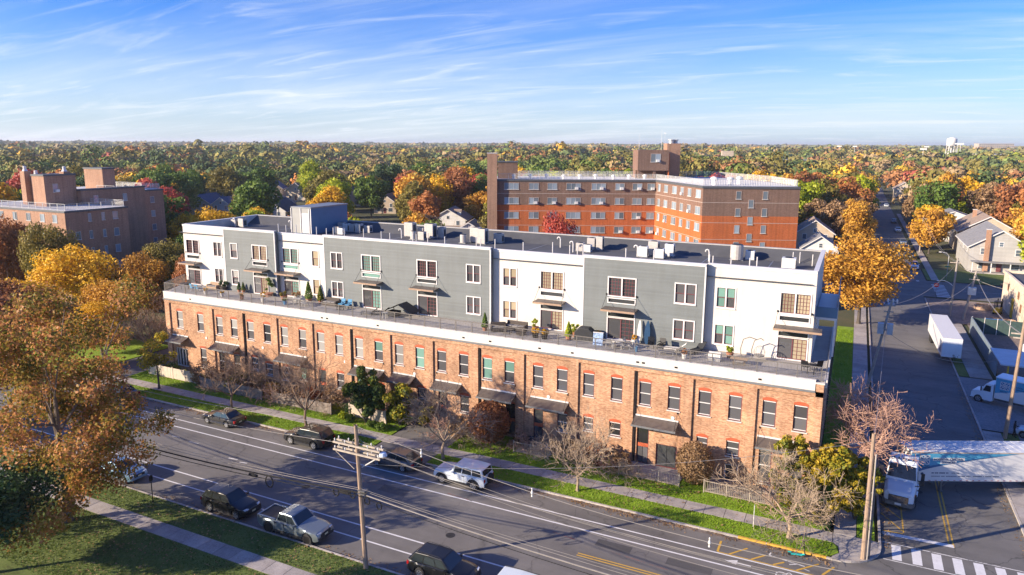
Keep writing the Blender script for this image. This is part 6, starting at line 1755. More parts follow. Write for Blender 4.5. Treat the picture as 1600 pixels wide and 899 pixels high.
car('parked_car', 'dark brown sedan parked farthest left, behind tree leaves', -71.0, 47.85, PI, P_BROWN, **SEDAN)
car('parked_suv', 'black crossover parked behind the silver pickup', -41.0, 35.6, 0, P_BLACK, cat='suv', **SUV)
car('pickup_truck', 'silver double-cab pickup with black bed cover at the near kerb', -34.35, 35.35, 0, P_SILVER, L=5.6, W=1.9, H=1.8, wb=3.58, rw=.42, hood=1.12, belt=1.16, gx=(1.05, .42, -.75, -1.05), boxy=.45, rim=M_rimd, bed=True, cat='pickup')
car('parked_suv', 'black SUV cut off by the bottom edge', -22.05, 35.6, 0, P_BLACK, cat='suv', rails=True, **SUV)
car('parked_van', 'white vehicle roof just showing at the bottom edge', -15.7, 35.15, 0, P_WHITE, cat='van', rails=True, L=4.8, W=1.9, H=1.85, wb=2.9, rw=.38, hood=1.1, belt=1.15, gx=(1.1, .55, -2.1, -2.3), boxy=.7)
car('parked_car', 'pale blue car half hidden behind the near tree', -53.6, 35.6, 0, P_BLUE, **HATCH)
for i, (x, y, p, kw, lb) in enumerate(((13.2, 183.5, P_WHITE, SUV, 'nearest pale SUV parked along the far side street'), (13.3, 201, P_BLACK, WAGON, 'black van-like car second along the far side street'), (13.2, 214, P_SILVER, SUV, 'silver car third along the far side street'), (13.2, 229, P_SILVER, HATCH, 'silver hatchback fourth along the far side street'), (13.3, 262, P_WHITE, SEDAN, 'white sedan midway along the far side street'), (13.2, 291, P_GREY, HATCH, 'grey hatchback toward the far end of side street'), (12.9, 368, P_WHITE, SEDAN, 'white sedan farthest away on the side street'))):
    car('parked_car', lb, x, y, -PI / 2, p, group='cars along the far side street', **kw)
car('moving_car', 'dark car on the far road beside the warehouse', 29.5, 165.5, 0, P_BLACK, **SEDAN)
car('parked_car', 'white car at the right edge of the truck yard', 18.0, 79.3, R(150), P_WHITE, **SEDAN)

# ---- trucks
M_blue = mat('trailer blue', (.075, .33, .52), .4, 0, .06, .6); M_blue2 = mat('trailer deep blue', (.03, .14, .30), .4, 0, .05, 1); M_navy = mat('navy lettering', (.012, .05, .12), .5, 0, .05, 4)
M_box = mat('white trailer skin', (.66, .66, .66), .45, 0, .04, .8, grime=.04)
M_red2 = mat('red reflector tape', (.42, .04, .03), .5, 0, .1, 8)
M_steel = mat('grey steel frame', (.18, .18, .185), .5, .6, .15, 4)
def text_mesh(s, size, m, parent, loc, rx=PI / 2, rz=0, align='LEFT', name='lettering', space=1.0, bold=.0):
    cu = bpy.data.curves.new('t', 'FONT'); cu.body = s; cu.size = size; cu.align_x = align; cu.extrude = .004; cu.offset = bold; cu.space_character = space; cu.space_line = .85
    ob = bpy.data.objects.new('t', cu); COL.objects.link(ob)
    bpy.context.view_layer.update()
    me = bpy.data.meshes.new_from_object(ob.evaluated_get(bpy.context.evaluated_depsgraph_get()))
    bpy.data.objects.remove(ob); bpy.data.curves.remove(cu)
    o = put(name, me, None, parent); o.data.materials.clear(); o.data.materials.append(m)
    o.location = loc; o.rotation_euler = (rx, 0, rz)
    return o
def emblem(parent, x, z, s, y, flip=1):
    """square badge: blue ground, four pairs of chevrons pointing at a centre cross"""
    q = MB().box(x, x + s, y - .004, y, z, z + s).build('emblem', M_trim, parent)
    MB().box(x + s * .05, x + s * .95, y - .008, y - .0041, z + s * .05, z + s * .95).build('emblem_ground', M_blue2, q)
    g = MB(); cx, cz = x + s / 2, z + s / 2; w = s * .035
    def bar(x0, z0, x1, z1):
        d = Vector((x1 - x0, z1 - z0)); n = Vector((-d.y, d.x)).normalized() * w
        g.quad((x0 + n.x, y - .011, z0 + n.y), (x0 - n.x, y - .011, z0 - n.y), (x1 - n.x, y - .011, z1 - n.y), (x1 + n.x, y - .011, z1 + n.y))
    bar(x + s * .08, z + s * .08, x + s * .92, z + s * .92); bar(x + s * .08, z + s * .92, x + s * .92, z + s * .08)
    for k in (.16, .32):
        for sx, sz in ((0, 1), (0, -1), (1, 0), (-1, 0)):
            e = s * (k + .08); tx_, tz_ = cx + sx * s * k, cz + sz * s * k
            if sx == 0: bar(tx_ - e * .45, tz_ + sz * e * .45, tx_, tz_); bar(tx_ + e * .45, tz_ + sz * e * .45, tx_, tz_)
            else: bar(tx_ + sx * e * .45, tz_ - e * .45, tx_, tz_); bar(tx_ + sx * e * .45, tz_ + e * .45, tx_, tz_)
    g.build('emblem_chevrons', M_trim, q)
    return q
def trailer_wheels(parent, xs, ys, r=.46):
    for x in xs:
        for y, sd in ys: wheel(parent, x, y, r, .28, M_rim, sd)
# semi-trailer swung across the cross street: local x along its length away from the tractor, viewer's side at y = 0
TL, TWd, TZ0, TZ1 = 13.2, 2.2, 1.08, 3.53
ST = thing('semi_trailer', 'long white semi-trailer with blue swoosh and hospital lettering across the street', 'trailer', (5.72, 61.85, 0), R(25.4))
MB().box(0, TL, 0, TWd, TZ0, TZ1).build('box_body', M_box, ST)
MB().box(-.02, TL, -.015, TWd + .015, TZ1, TZ1 + .05).build('roof_rail', mat('trailer roof', (.60, .63, .66), .5, 0, .04, .5), ST)
for k in range(22): MB().box(.3 + k * .6, .34 + k * .6, .02, TWd - .02, TZ1 + .05, TZ1 + .062).build('roof_bow', M_ac, ST)
MB().box(0, TL, -.02, -.001, TZ1 - .09, TZ1 - .002).build('top_rail', mat('peach top rail', (.58, .47, .38), .5, .2, .05, 3), ST)
MB().box(0, TL, -.03, -.001, TZ0, TZ0 + .11).build('side_rail', M_ac, ST)
for k in range(26): MB().box(.55 + k * .5, .72 + k * .5, -.034, -.0305, TZ0 + .04, TZ0 + .085).build('reflector', M_red2, ST)
sw = MB(); top = TZ1 - .1; n = 18
cur = [(8.6 * (k / n), TZ0 + .42 + (top - TZ0 - .42) * (k / n) ** .62) for k in range(n + 1)]
for k in range(n): sw.quad((cur[k][0] + .02, -.006, cur[k][1]), (cur[k + 1][0] + .02, -.006, cur[k + 1][1]), (cur[k + 1][0] + .02, -.006, top), (cur[k][0] + .02, -.006, top))
sw.build('blue_panel', M_blue, ST)
sw = MB()
for k in range(n):
    a0, a1 = .26 * (1 - k / n), .26 * (1 - (k + 1) / n)
    sw.quad((cur[k][0] + .02, -.010, cur[k][1]), (cur[k + 1][0] + .02, -.010, cur[k + 1][1]), (cur[k + 1][0] + .02, -.010, cur[k + 1][1] + a1), (cur[k][0] + .02, -.010, cur[k][1] + a0))
sw.build('blue_stripe', M_blue2, ST)
emblem(ST, .72, TZ0 + 1.42, .78, -.008)
text_mesh('HCSC', .30, M_navy, ST, (.70, -.02, TZ0 + 1.16), space=1.1, bold=.006)
bk = text_mesh('HOSPITAL CENTRAL', .235, M_navy, ST, (3.0, -.022, TZ0 + 1.78), align='CENTER', space=1.12, bold=.004)
text_mesh('SERVICES', .235, M_navy, ST, (3.0, -.022, TZ0 + 1.52), align='CENTER', space=1.12, bold=.004)
MB().box(1.74, 4.28, -.014, -.010, TZ0 + 1.74, TZ0 + 1.99).box(2.35, 3.65, -.014, -.010, TZ0 + 1.48, TZ0 + 1.735).build('lettering_ground', M_trim, ST)
text_mesh('HCSC.org', .14, M_navy, ST, (3.35, -.02, TZ0 + .64))
g = MB()      # lines of print too small to read
for x0, x1, z, h in ((1.75, 3.1, .64, .1), (1.75, 4.9, .38, .06), (5.1, 7.2, .38, .06)):
    x = x0
    while x < x1:
        w = random.uniform(.03, .07); g.box(x, x + w, -.018, -.014, TZ0 + z, TZ0 + z + h); x += w + (.1 if random.random() < .15 else .02)
g.build('small_print', M_navy, ST, kind='stuff')
MB().lathe((1.0, -.008, TZ0 + .62), [(.16, -.006), (.16, 0)], 14, 'y').build('round_badge', M_trim, ST)
MB().lathe((1.0, -.015, TZ0 + .62), [(.12, -.004), (.12, 0)], 14, 'y').build('round_badge_ring', M_navy, ST)
for yy in (.35, TWd - .35):
    g = MB().box(2.75, 2.9, yy - .06, yy + .06, .12, TZ0).box(2.68, 2.98, yy - .14, yy + .14, .0, .12); g.path([(2.85, yy, .35), (3.5, yy, TZ0)], .035, 4); g.build('landing_leg', M_steel, ST)
MB().box(.4, TL - .3, .55, TWd - .55, TZ0 - .16, TZ0 - .001).build('chassis', M_steel, ST)
MB().box(-.03, -.001, .1, TWd - .1, TZ0 + .1, TZ1 - .1).build('front_panel', M_ac, ST)
trailer_wheels(ST, (TL - 1.4, TL - 2.5), ((.2, -1), (TWd - .2, 1)))

PI = math.pi
TR = thing('semi_tractor', 'white conventional semi tractor turning out of the cross street', 'truck', (4.85, 58.5, 0), R(-97))
# local: nose at x = 0, body towards -x; width 2.05
W2 = 1.02
TR.scale = (1.08, 1.1, 1.15)
g = MB()
st = [(0.0, .62, .55, .95, .80), (-.18, .92, .5, 1.22, .95), (-.9, .98, .5, 1.50, 1.0), (-1.35, 1.0, .5, 1.62, 1.02)]
for x, w, z0, z1, k in st:
    g.v += [(x, -w, z0), (x, w, z0), (x, w, z1 - .18), (x, w * .80, z1), (x, -w * .80, z1), (x, -w, z1 - .18)]
for i in range(len(st) - 1):
    for k in range(6):
        j = (k + 1) % 6; g.f.append((i * 6 + k, (i + 1) * 6 + k, (i + 1) * 6 + j, i * 6 + j))
g.f.append((0, 1, 2, 3, 4, 5)); e = (len(st) - 1) * 6; g.f.append(tuple(e + k for k in reversed(range(6))))
bevelled(g.build('hood', P_TRUCK, TR), .05)
cb = MB()
cv = [(-1.3, -W2, .5), (-1.3, W2, .5), (-1.3, W2 * .98, 1.62), (-1.3, -W2 * .98, 1.62), (-1.85, -W2 * .86, 2.62), (-1.85, W2 * .86, 2.62), (-2.95, -W2 * .9, 2.95), (-2.95, W2 * .9, 2.95), (-2.95, W2, .5), (-2.95, -W2, .5), (-2.15, -W2 * .86, 2.84), (-2.15, W2 * .86, 2.84)]
cb.v = cv; cb.f = [(0, 1, 2, 3), (3, 2, 5, 4), (4, 5, 11, 10), (10, 11, 7, 6), (6, 7, 8, 9), (0, 3, 4, 10, 6, 9), (1, 8, 7, 11, 5, 2), (0, 9, 8, 1)]
bevelled(cb.build('cab', P_TRUCK, TR), .06)
def panel(nm, pts, m, parent, t=.02):
    p = [Vector(q) for q in pts]; n = (p[1] - p[0]).cross(p[3] - p[0]).normalized()
    mb = MB(); mb.v = [tuple(q + n * .015) for q in p] + [tuple(q - n * t) for q in p]; mb.f = [(0, 1, 2, 3), (7, 6, 5, 4), (0, 4, 5, 1), (1, 5, 6, 2), (2, 6, 7, 3), (3, 7, 4, 0)]
    return mb.build(nm, m, parent)
panel('windshield', [(-1.36, -.92, 1.72), (-1.36, .92, 1.72), (-1.80, .80, 2.54), (-1.80, -.80, 2.54)], G_car, TR)
for s_ in (-1, 1):
    q = [(-1.62, s_ * 1.0, 1.65), (-2.35, s_ * 1.0, 1.65), (-2.35, s_ * .9, 2.45), (-1.9, s_ * .89, 2.45)]
    panel('side_window', q if s_ > 0 else q[::-1], G_car, TR)
    MB().prism([(-.06, s_ * .62), (-.32, s_ * .62), (-.55, s_ * .97), (-.22, s_ * .94)], .88, 1.06).build('headlight', M_head, TR)
    MB().prism([(-.30, s_ * .93), (-.5, s_ * .95), (-.55, s_ * .99), (-.36, s_ * .97)], 1.0, 1.10).build('indicator', mat('amber lens', (.7, .25, .02), .3, 0, .05, 4), TR)
    MB().path([(-1.0, s_ * .9, 1.5), (-.9, s_ * 1.25, 1.62), (-.9, s_ * 1.3, 1.95)], .03, 5).build('mirror_arm', M_plast, TR)
    MB().obox((-.92, s_ * 1.3, 1.72), .1, .24, .3).build('mirror', M_plast, TR)
    MB().path([(-1.55, s_ * 1.0, 1.7), (-1.5, s_ * 1.28, 1.75)], .03, 5).build('mirror_arm', M_plast, TR)
    MB().obox((-1.52, s_ * 1.3, 1.6), .12, .22, .7).build('door_mirror', M_plast, TR)
    MB().lathe((-3.4, s_ * .82, .72), [(.3, -.6), (.33, -.55), (.33, .55), (.3, .6)], 12, 'x').build('fuel_tank', M_chrome, TR)
    MB().box(-2.7, -1.7, s_ * 1.0 - .08, s_ * 1.0 + .1, .42, .5).build('step', M_chrome, TR)
    wheel(TR, -.95, s_ * .92, .46, .28, M_rim, s_)
    for xx in (-4.0, -4.95): wheel(TR, xx, s_ * .85, .46, .4, M_rim, s_)
MB().prism([(.06, -.8), (.06, .8), (-.25, 1.02), (-.6, 1.03), (-.6, -1.03), (-.25, -1.02)], .28, .56).build('front_bumper', M_steel, TR)
MB().box(.02, .075, -.62, .62, .58, 1.0).build('grille', M_plast, TR)
for k in range(5): MB().box(.076, .10, -.6, .6, .62 + k * .08, .65 + k * .08).build('grille_bar', M_chrome, TR)
MB().box(.061, .075, -.2, .2, .36, .5).build('number_plate', M_ac, TR)
for k in range(5): MB().box(-2.1, -1.98, -.6 + k * .3 - .05, -.6 + k * .3 + .05, 2.86, 2.93).build('roof_lamp', M_plast, TR)
MB().box(-5.6, -2.96, -.42, .42, .62, .85).build('frame', M_steel, TR)
MB().lathe((-4.45, 0, .85), [(.5, 0), (.5, .12), (.3, .14)], 14).build('fifth_wheel', M_steel, TR)

# box trailer parked along the cross street
BT = thing('box_trailer', 'plain white box trailer parked without a tractor by the lot', 'trailer', (11.5, 102.7, 0), R(1.6))
MB().box(0, 2.2, 0, 14.4, 1.08, 3.5).build('box_body', M_box, BT)
MB().box(-.015, 2.215, -.015, 14.4, 3.5, 3.55).build('roof_rail', M_ac, BT)
g = MB()
for k in range(12):
    t0, t1 = k / 12, (k + 1) / 12
    g.quad((-.006, 1.0 + 9 * t0, 1.35 + 1.5 * t0 ** 1.6), (-.006, 1.0 + 9 * t1, 1.35 + 1.5 * t1 ** 1.6), (-.006, 1.0 + 9 * t1, 1.75 + 1.5 * t1 ** 1.4), (-.006, 1.0 + 9 * t0, 1.75 + 1.5 * t0 ** 1.4))
g.build('side_swoosh', mat('mauve trailer graphic', (.34, .36, .45), .5, 0, .1, 1), BT)
MB().box(-.008, -.001, .6, 2.3, 1.5, 3.0).build('side_badge', mat('slate trailer graphic', (.13, .16, .25), .5, 0, .1, 1), BT)
MB().box(.04, 2.16, -.012, -.001, 1.12, 3.46).build('front_panel', P_TRUCK, BT)
for x, z, w, h in ((1.25, 1.35, .22, .12), (1.3, 1.12, .3, .14), (1.75, 1.2, .12, .1), (1.9, 1.45, .08, .08)): MB().box(x, x + w, -.03, -.013, z, z + h).build('coupling_plate', M_steel, BT)
for xx in (.35, 1.85): MB().box(xx - .06, xx + .06, 2.4, 2.55, 0, 1.08).build('landing_leg', M_steel, BT)
MB().box(.5, 1.7, .4, 14, .92, 1.08).build('chassis', M_steel, BT)
for yy in (11.2, 12.3):
    for xx, sd in ((.18, -1), (2.02, 1)):
        o = wheel(BT, xx, yy, .46, .28, M_rim, sd); o.rotation_euler = (0, 0, 0); o.rotation_euler.z = -PI / 2 if False else 0
        o.rotation_euler.z = PI / 2
# straight truck backed into the yard
BX = thing('box_truck', 'white box truck with blue badge facing the cross street', 'truck', (13.6, 90.1, 0), R(154.5))
bevelled(MB().xprism([(0, .45), (0, .95), (-.12, 1.25), (-.95, 1.42), (-.95, .45)], -.9, .9).build('hood', P_TRUCK, BX), .05)
bevelled(MB().xprism([(-.9, .42), (-.9, 1.45), (-1.3, 2.2), (-1.55, 2.32), (-2.1, 2.32), (-2.1, .42)], -.95, .95).build('cab', P_TRUCK, BX), .05)
panel('windshield', [(-.93, -.82, 1.52), (-.93, .82, 1.52), (-1.27, .75, 2.14), (-1.27, -.75, 2.14)], G_car, BX)
for s_ in (-1, 1):
    q = [(-1.12, s_ * .95, 1.45), (-1.85, s_ * .95, 1.45), (-1.85, s_ * .95, 2.1), (-1.38, s_ * .95, 2.1)]
    panel('side_window', q if s_ > 0 else q[::-1], G_car, BX)
    wheel(BX, -.75, s_ * .84, .42, .26, M_rim, s_); wheel(BX, -6.6, s_ * .84, .42, .4, M_rim, s_)
    MB().box(-2.0, -1.3, s_ * .9 - .08, s_ * .9 + .1, .3, .42).build('step', M_chrome, BX)
    MB().obox((-1.0, s_ * 1.15, 1.45), .1, .16, .45).build('mirror', M_plast, BX)
    MB().box(-.1, .01, s_ * .62 - .14, s_ * .62 + .14, .72, .9).build('headlight', M_head, BX)
MB().box(-.02, .07, -.95, .95, .3, .5).build('front_bumper', M_chrome, BX)
MB().box(-8.6, -2.25, -1.05, 1.05, .92, 3.25).build('box_body', M_box, BX)
MB().box(-8.6, -2.2, -1.07, 1.07, 3.25, 3.3).build('roof', P_TRUCK, BX)
MB().box(-8.4, -2.1, -.4, .4, .5, .92).build('frame', M_steel, BX)
# livery on the side that faces the viewer (local +y)
LV = MB(); LV.quad((-2.27, 1.056, 1.5), (-2.27, 1.056, 3.2), (-8.0, 1.056, 3.2), (-6.0, 1.056, 2.7), (-4.0, 1.056, 2.0)); LV.build('blue_panel', M_blue, BX)
eb = emblem(BX, .0, 2.05, .85, 0); eb.location = (-2.7, 1.07, 0); eb.rotation_euler = (0, 0, PI)
text_mesh('HCSC', .3, M_navy, BX, (-2.72, 1.07, 1.72), rz=PI)
text_mesh('HOSPITAL CENTRAL', .19, M_navy, BX, (-3.9, 1.07, 2.55), rz=PI); text_mesh('SERVICES', .19, M_navy, BX, (-4.2, 1.07, 2.3), rz=PI)
# ================================================================== poles, wires, signs, fences
M_pole = mat('weathered timber pole', (.33, .235, .165), .9, 0, .25, 3, .3, 12, stretch=(6, 6, .6))
M_poleg = mat('grey timber pole', (.36, .32, .28), .9, 0, .25, 3, .3, 12, stretch=(6, 6, .6))
M_arm = mat('bleached crossarm', (.42, .36, .29), .85, 0, .2, 4)
M_wire = mat('warm grey cable', (.34, .31, .28), .5, .2, .1, 2)  # one even pale warm grey for the lighter cables
M_wireb = mat('black cable', (.01, .01, .011), .95, 0, .1, 2)
M_ins = mat('insulator', (.70, .68, .64), .35, 0, .05, 6)
M_xf = mat('transformer grey', (.50, .54, .57), .5, .2, .08, 3)
def pole(name, label, base, top, r=.15, m=None, group=None):
    t = thing(name, label, 'utility pole', base, group=group)
    d = Vector(top) - Vector(base)
    MB().path([(0, 0, -.05), tuple(d * .33), tuple(d * .66), tuple(d)], r, 9, r * .68).build('shaft', m or M_pole, t)
    return t, d
PL, dL = pole('utility_pole', 'wooden utility pole with two double crossarms on the near verge', (-27.06, 33.97, LZ - .02), (-27.5, 33.97, 10.0), .17)
def arm(t, x0, x1, y, z, pins):
    MB().box(x0, x1, y - .05, y + .05, z - .055, z + .055).build('crossarm', M_arm, t)
    for px_ in pins:
        MB().lathe((px_, y, z + .055), [(.02, 0), (.02, .08), (.05, .1), (.05, .14), (.03, .16), (.05, .18), (.02, .22)], 8).build('insulator', M_ins, t)
for z in (8.05, 8.55):
    for yy in (-.2, .2): arm(PL, -2.15, 1.55, yy, z, (-2.0, -1.2, .6, 1.4))
MB().tube((1.2, .26, 7.98), (-.2, .2, 7.0), .035, n=5).build('arm_brace', M_ins, PL); MB().tube((-1.9, -.26, 7.98), (-.5, -.2, 7.0), .03, n=5).build('arm_brace', M_arm, PL)
MB().lathe((1.65, 0, 8.2), [(.18, 0), (.26, .06), (.2, .26), (.05, .32)], 12).build('lightning_arrester', mat('pale blue cap', (.55, .66, .78), .4, 0, .05, 4), PL)
for z in (5.3, 5.5): MB().box(-.3, .25, -.22, .22, z, z + .09).build('cable_bracket', M_steel, PL)
for k in range(4): MB().tube((-.4 + k * .05, .2, 9.2 - k * .15), (-.9 + k * .5, .2, 8.7), .012, n=4).build('jumper_wire', M_wire, PL)
PRr, dR = pole('utility_pole', 'plain wooden utility pole with conduit at the street corner', (2.44, 49.75, LZ), (2.34, 49.75, 9.1), .17)
MB().tube((.24, 0, 0), (.16, 0, 7.6), .06, n=6).build('conduit', M_poleg, PRr); MB().tube((.36, .1, 0), (.3, .1, 5.2), .045, n=6).build('conduit', M_steel, PRr)
P3, d3 = pole('utility_pole', 'tall leaning wooden pole beside the box truck', (14.75, 78.2, LZ), (15.1, 78.2, 12.4), .19)
for z, w in ((10.3, .9), (9.9, .7)): MB().box(-w + .3, w + .3, -.06, .06, z, z + .12).build('crossarm', M_arm, P3)
MB().lathe((.62, 0, 8.7), [(.2, 0), (.24, .05), (.24, .7), (.2, .75)], 12).build('transformer', M_xf, P3)
PW, dW = pole('utility_pole', 'leaning pole with two pale transformer boxes left of the cross street', (2.85, 87, LZ), (4.55, 87, 10.9), .18, M_poleg)
for dx in (-.42, .5): MB().box(1.25 + dx - .30, 1.25 + dx + .30, -.3, .3, 6.9, 8.1).build('transformer', M_xf, PW); 
MB().box(.6, 1.9, -.1, .1, 7.3, 7.45).build('bracket', M_steel, PW)
for z in (9.4, 10.1): MB().box(dW.x * z / 10.9 - .5, dW.x * z / 10.9 + .5, -.06, .06, z, z + .11).build('crossarm', M_arm, PW)
for dx in (-.4, .1, .5): MB().lathe((dW.x + dx, 0, 10.5), [(.05, 0), (.1, .1), (.1, .3), (.04, .45)], 8).build('insulator', M_ins, PW)
P4, d4 = pole('utility_pole', 'leaning pole with boxed transformer among cables at the lot', (17.2, 131.9, .04), (18.25, 131.9, 8.1), .2, M_poleg)
MB().box(.2, 1.3, -.4, .4, 4.2, 5.4).build('transformer', M_xf, P4); MB().box(.2, 1.6, -.06, .06, 6.6, 6.75).build('crossarm', M_arm, P4)
P5_, d5_ = pole('utility_pole', 'pole with curved street lamp arm by the lot corner', (15.5, 133.5, .04), (15.7, 133.5, 9.8), .18, M_poleg)
MB().path([(.1, 0, 5.0), (-.6, 0, 5.6), (-1.3, 0, 5.9), (-2.0, 0, 5.85)], .05, 6).build('lamp_arm', M_ins, P5_); MB().lathe((-2.2, 0, 5.72), [(.1, 0), (.2, .06), (.14, .16)], 10).build('lamp_head', M_ins, P5_)
MB().box(-.8, .8, -.06, .06, 8.9, 9.03).build('crossarm', M_arm, P5_)
for i, (x, y, h) in enumerate(((16.2, 212, 9.5), (16.6, 300, 10), (18.6, 226, 6.5), (-173, 178, 10), (-184, 216, 10))):
    t, d = pole('utility_pole', ('slim pole beside the side street, second along', 'slim pole farthest along the side street', 'short pale pole behind the street lamp', 'pole with crossarm before the brick-chimney house', 'pole with crossarm right of the lime green tree')[i], (x, y, 0), (x + .1, y, h), .16, M_poleg, 'distant poles')
    MB().box(-1.2, 1.2, -.07, .07, h - .6, h - .42).build('crossarm', M_arm, t)
def wire(label, pts, r, m, group, n=4):
    o = MB().path(pts, r, n).build('cable', m); tag(o, label, 'cable', group); return o
def cat(a, b, sag, n=18):
    a, b = Vector(a), Vector(b); return [tuple(a.lerp(b, k / n) - Vector((0, 0, 4 * sag * (k / n) * (1 - k / n)))) for k in range(n + 1)]
EN = (17, 34.0, 9.9)
wt_ = wire('uppermost bright cable with clip spacers over the road', cat((-27.5, 33.97, 9.95), EN, 2.1), .017, M_wire, 'cables over the main road')
for k in (2, 5, 9, 13):
    p = cat((-27.5, 33.97, 9.95), EN, 2.1)[k]; MB().lathe((p[0], p[1], p[2] - .28), [(.02, 0), (.06, .03), (.03, .12), (.08, .25), (.03, .42), (.05, .5), (.02, .55)], 7).build('spacer', M_ins, wt_)
WL = [((-29.0, 33.77, 8.8), (15.6, 33.8, 8.6), 1.5), ((-28.2, 33.77, 8.8), (16.2, 33.8, 8.5), 1.55), ((-26.4, 34.17, 8.8), (17, 34.2, 8.5), 1.75), ((-25.7, 34.17, 8.3), (17.6, 34.2, 8.2), 1.95)]
for i, (a, b, s_) in enumerate(WL): wire('thin cable from the crossarms, %s of four above the road' % ORDS[i], cat(a, b, s_), .010, M_wire, 'cables over the main road')
for i, (dy, dz, sg, r, m_) in enumerate(((0, 0, 1.05, .05, M_wireb), (.15, .12, .95, .016, M_wire), (-.12, -.15, 1.15, .026, M_wireb), (.05, .3, .85, .012, M_wire))):
    wire('%s strand of the low cable bundle left of the near pole' % ORDS[i], cat((-27.4, 33.85 + dy, 5.45 + dz), (-74, 33.9 + dy, 5.6 + dz), sg), r, m_, 'low cable bundle')
    wire('%s strand of the low cable bundle right of the near pole' % ORDS[i], cat((-27.4, 33.85 + dy, 5.45 + dz), (18, 33.9 + dy, 5.4 + dz), sg * .9), r * .8, M_wire if i != 2 else m_, 'low cable bundle')
for i, (a, b, s_) in enumerate((((-27.5, 33.97, 9.85), (-74, 33.9, 10.0), .9), ((-29.2, 33.8, 8.6), (-74, 33.8, 8.8), .9))): wire('%s cable running left from the near pole top' % ('upper', 'lower')[i], cat(a, b, s_), .016, M_wire, 'cables over the main road')
for i, (x, z, r) in enumerate(((-35.1, 4.55, .42), (-29.2, 5.12, .27), (-27.85, 5.25, .25), (-26.7, 5.1, .26), (-25.75, 4.95, .24))):
    o = MB().path([(x + r * .8 * math.cos(a), 33.85, z - r * .2 + r * math.sin(a)) for a in np.linspace(0, 2 * PI, 21)], .045, 5).build('cable_loop', M_wireb)
    tag(o, 'black coil of spare cable on the low bundle, %s from the left' % ORDS[i], 'cable coil', 'cable coils')
for i, (x, z) in enumerate(((-36.6, 4.62), (-28.5, 5.2))):
    o = MB().lathe((x, 33.85, z), [(.03, -.42), (.1, -.36), (.12, 0), (.1, .36), (.03, .42)], 8, 'x').build('splice_case', M_wireb); tag(o, 'black splice case on the low bundle %s' % ('left of the largest coil', 'beside the pole')[i], 'splice case', 'splice cases')
# cables along the cross street
for i, (a, b, s_) in enumerate((((4.6, 87, 10.4), (15.7, 133.5, 9.0), 1.3), ((4.9, 87, 9.9), (18.2, 131.9, 6.7), 1.4), ((4.2, 87, 9.5), (2.4, 49.75, 8.9), .9), ((15.1, 78.2, 10.4), (18.2, 131.9, 7.6), 1.2), ((15.4, 78.2, 10.2), (18.6, 131.9, 6.7), 1.2), ((15.7, 133.5, 9.0), (16.3, 212, 8.9), 1.6), ((16.0, 133.5, 9.0), (16.9, 212, 8.9), 1.7), ((18.3, 131.9, 7.8), (15.7, 133.5, 9.0), .4), ((18.4, 131.9, 6.7), (26, 128, 5.9), .5), ((4.3, 87, 7.3), (17.0, 99.5, 2.3), 1.6))):
    wire('pale cable strung beside the cross street, %s in order from its south end' % ORDS[i], cat(a, b, s_), .022, M_wire, 'cables of the cross street')
wire('thin cable from near pole region to the corner pole', cat((-27.4, 33.97, 7.4), (2.36, 49.75, 8.6), 1.0), .014, M_wire, 'cables over the main road')

# signs
M_sgreen = mat('street sign green', (.02, .22, .10), .5, 0, .05, 4); M_sred = mat('sign red', (.55, .03, .03), .45, 0, .05, 4)
sg = thing('road_sign', 'round red no-entry sign with white bar at the far junction', 'sign', (14.7, 149.1, 0))
MB().tube((0, 0, 0), (0, 0, 2.9), .04, n=6).build('post', M_steel, sg)
MB().lathe((0, -.06, 2.45), [(.42, -.012), (.42, .012)], 20, 'y').build('sign_face', M_sred, sg); MB().box(-.28, .28, -.085, -.073, 2.38, 2.52).build('sign_bar', M_trim, sg)
sg = thing('street_name_sign', 'small green street name plate on a post across the far road', 'sign', (18.4, 170, LZ)); MB().tube((0, 0, 0), (0, 0, 3.0), .035, n=6).build('post', M_steel, sg); MB().box(-.5, .5, -.02, .02, 2.75, 3.0).build('name_plate', M_sgreen, sg)
lp = thing('street_lamp', 'slim street lamp with curved arm across the far road', 'street lamp', (19.0, 175.6, LZ)); MB().path([(0, 0, 0), (0, 0, 4.4), (-.5, -.3, 5.0), (-1.6, -.6, 5.2)], .06, 6).build('column', M_ins, lp); MB().box(-2.0, -1.5, -.75, -.45, 5.12, 5.26).build('lamp_head', M_ins, lp)
sg = thing('parking_sign', 'thin white sign post on the verge left of the corner tree', 'sign', (-4.8, 50.75, LZ)); MB().tube((0, 0, 0), (0, 0, 1.7), .03, n=6).build('post', M_ins, sg); MB().box(-.015, .015, -.12, .12, 1.3, 1.7).build('sign_plate', M_ac, sg)
sg = thing('parking_sign', 'dark sign post at the near kerb beside the big tree', 'sign', (-47.2, 33.6, LZ)); MB().tube((0, 0, 0), (0, 0, 2.3), .035, n=6).build('post', M_iron, sg); MB().box(-.015, .015, -.15, .15, 1.8, 2.25).build('sign_plate', M_iron, sg)
sg = thing('marker_post', 'short white post beside the driveway hedge ball', 'post', (-83.8, 55.2, LZ)); MB().box(-.07, .07, -.07, .07, 0, 1.5).build('post', M_trim, sg); MB().box(-.1, .1, -.1, .1, 1.5, 1.56).build('post_cap', M_trim, sg)

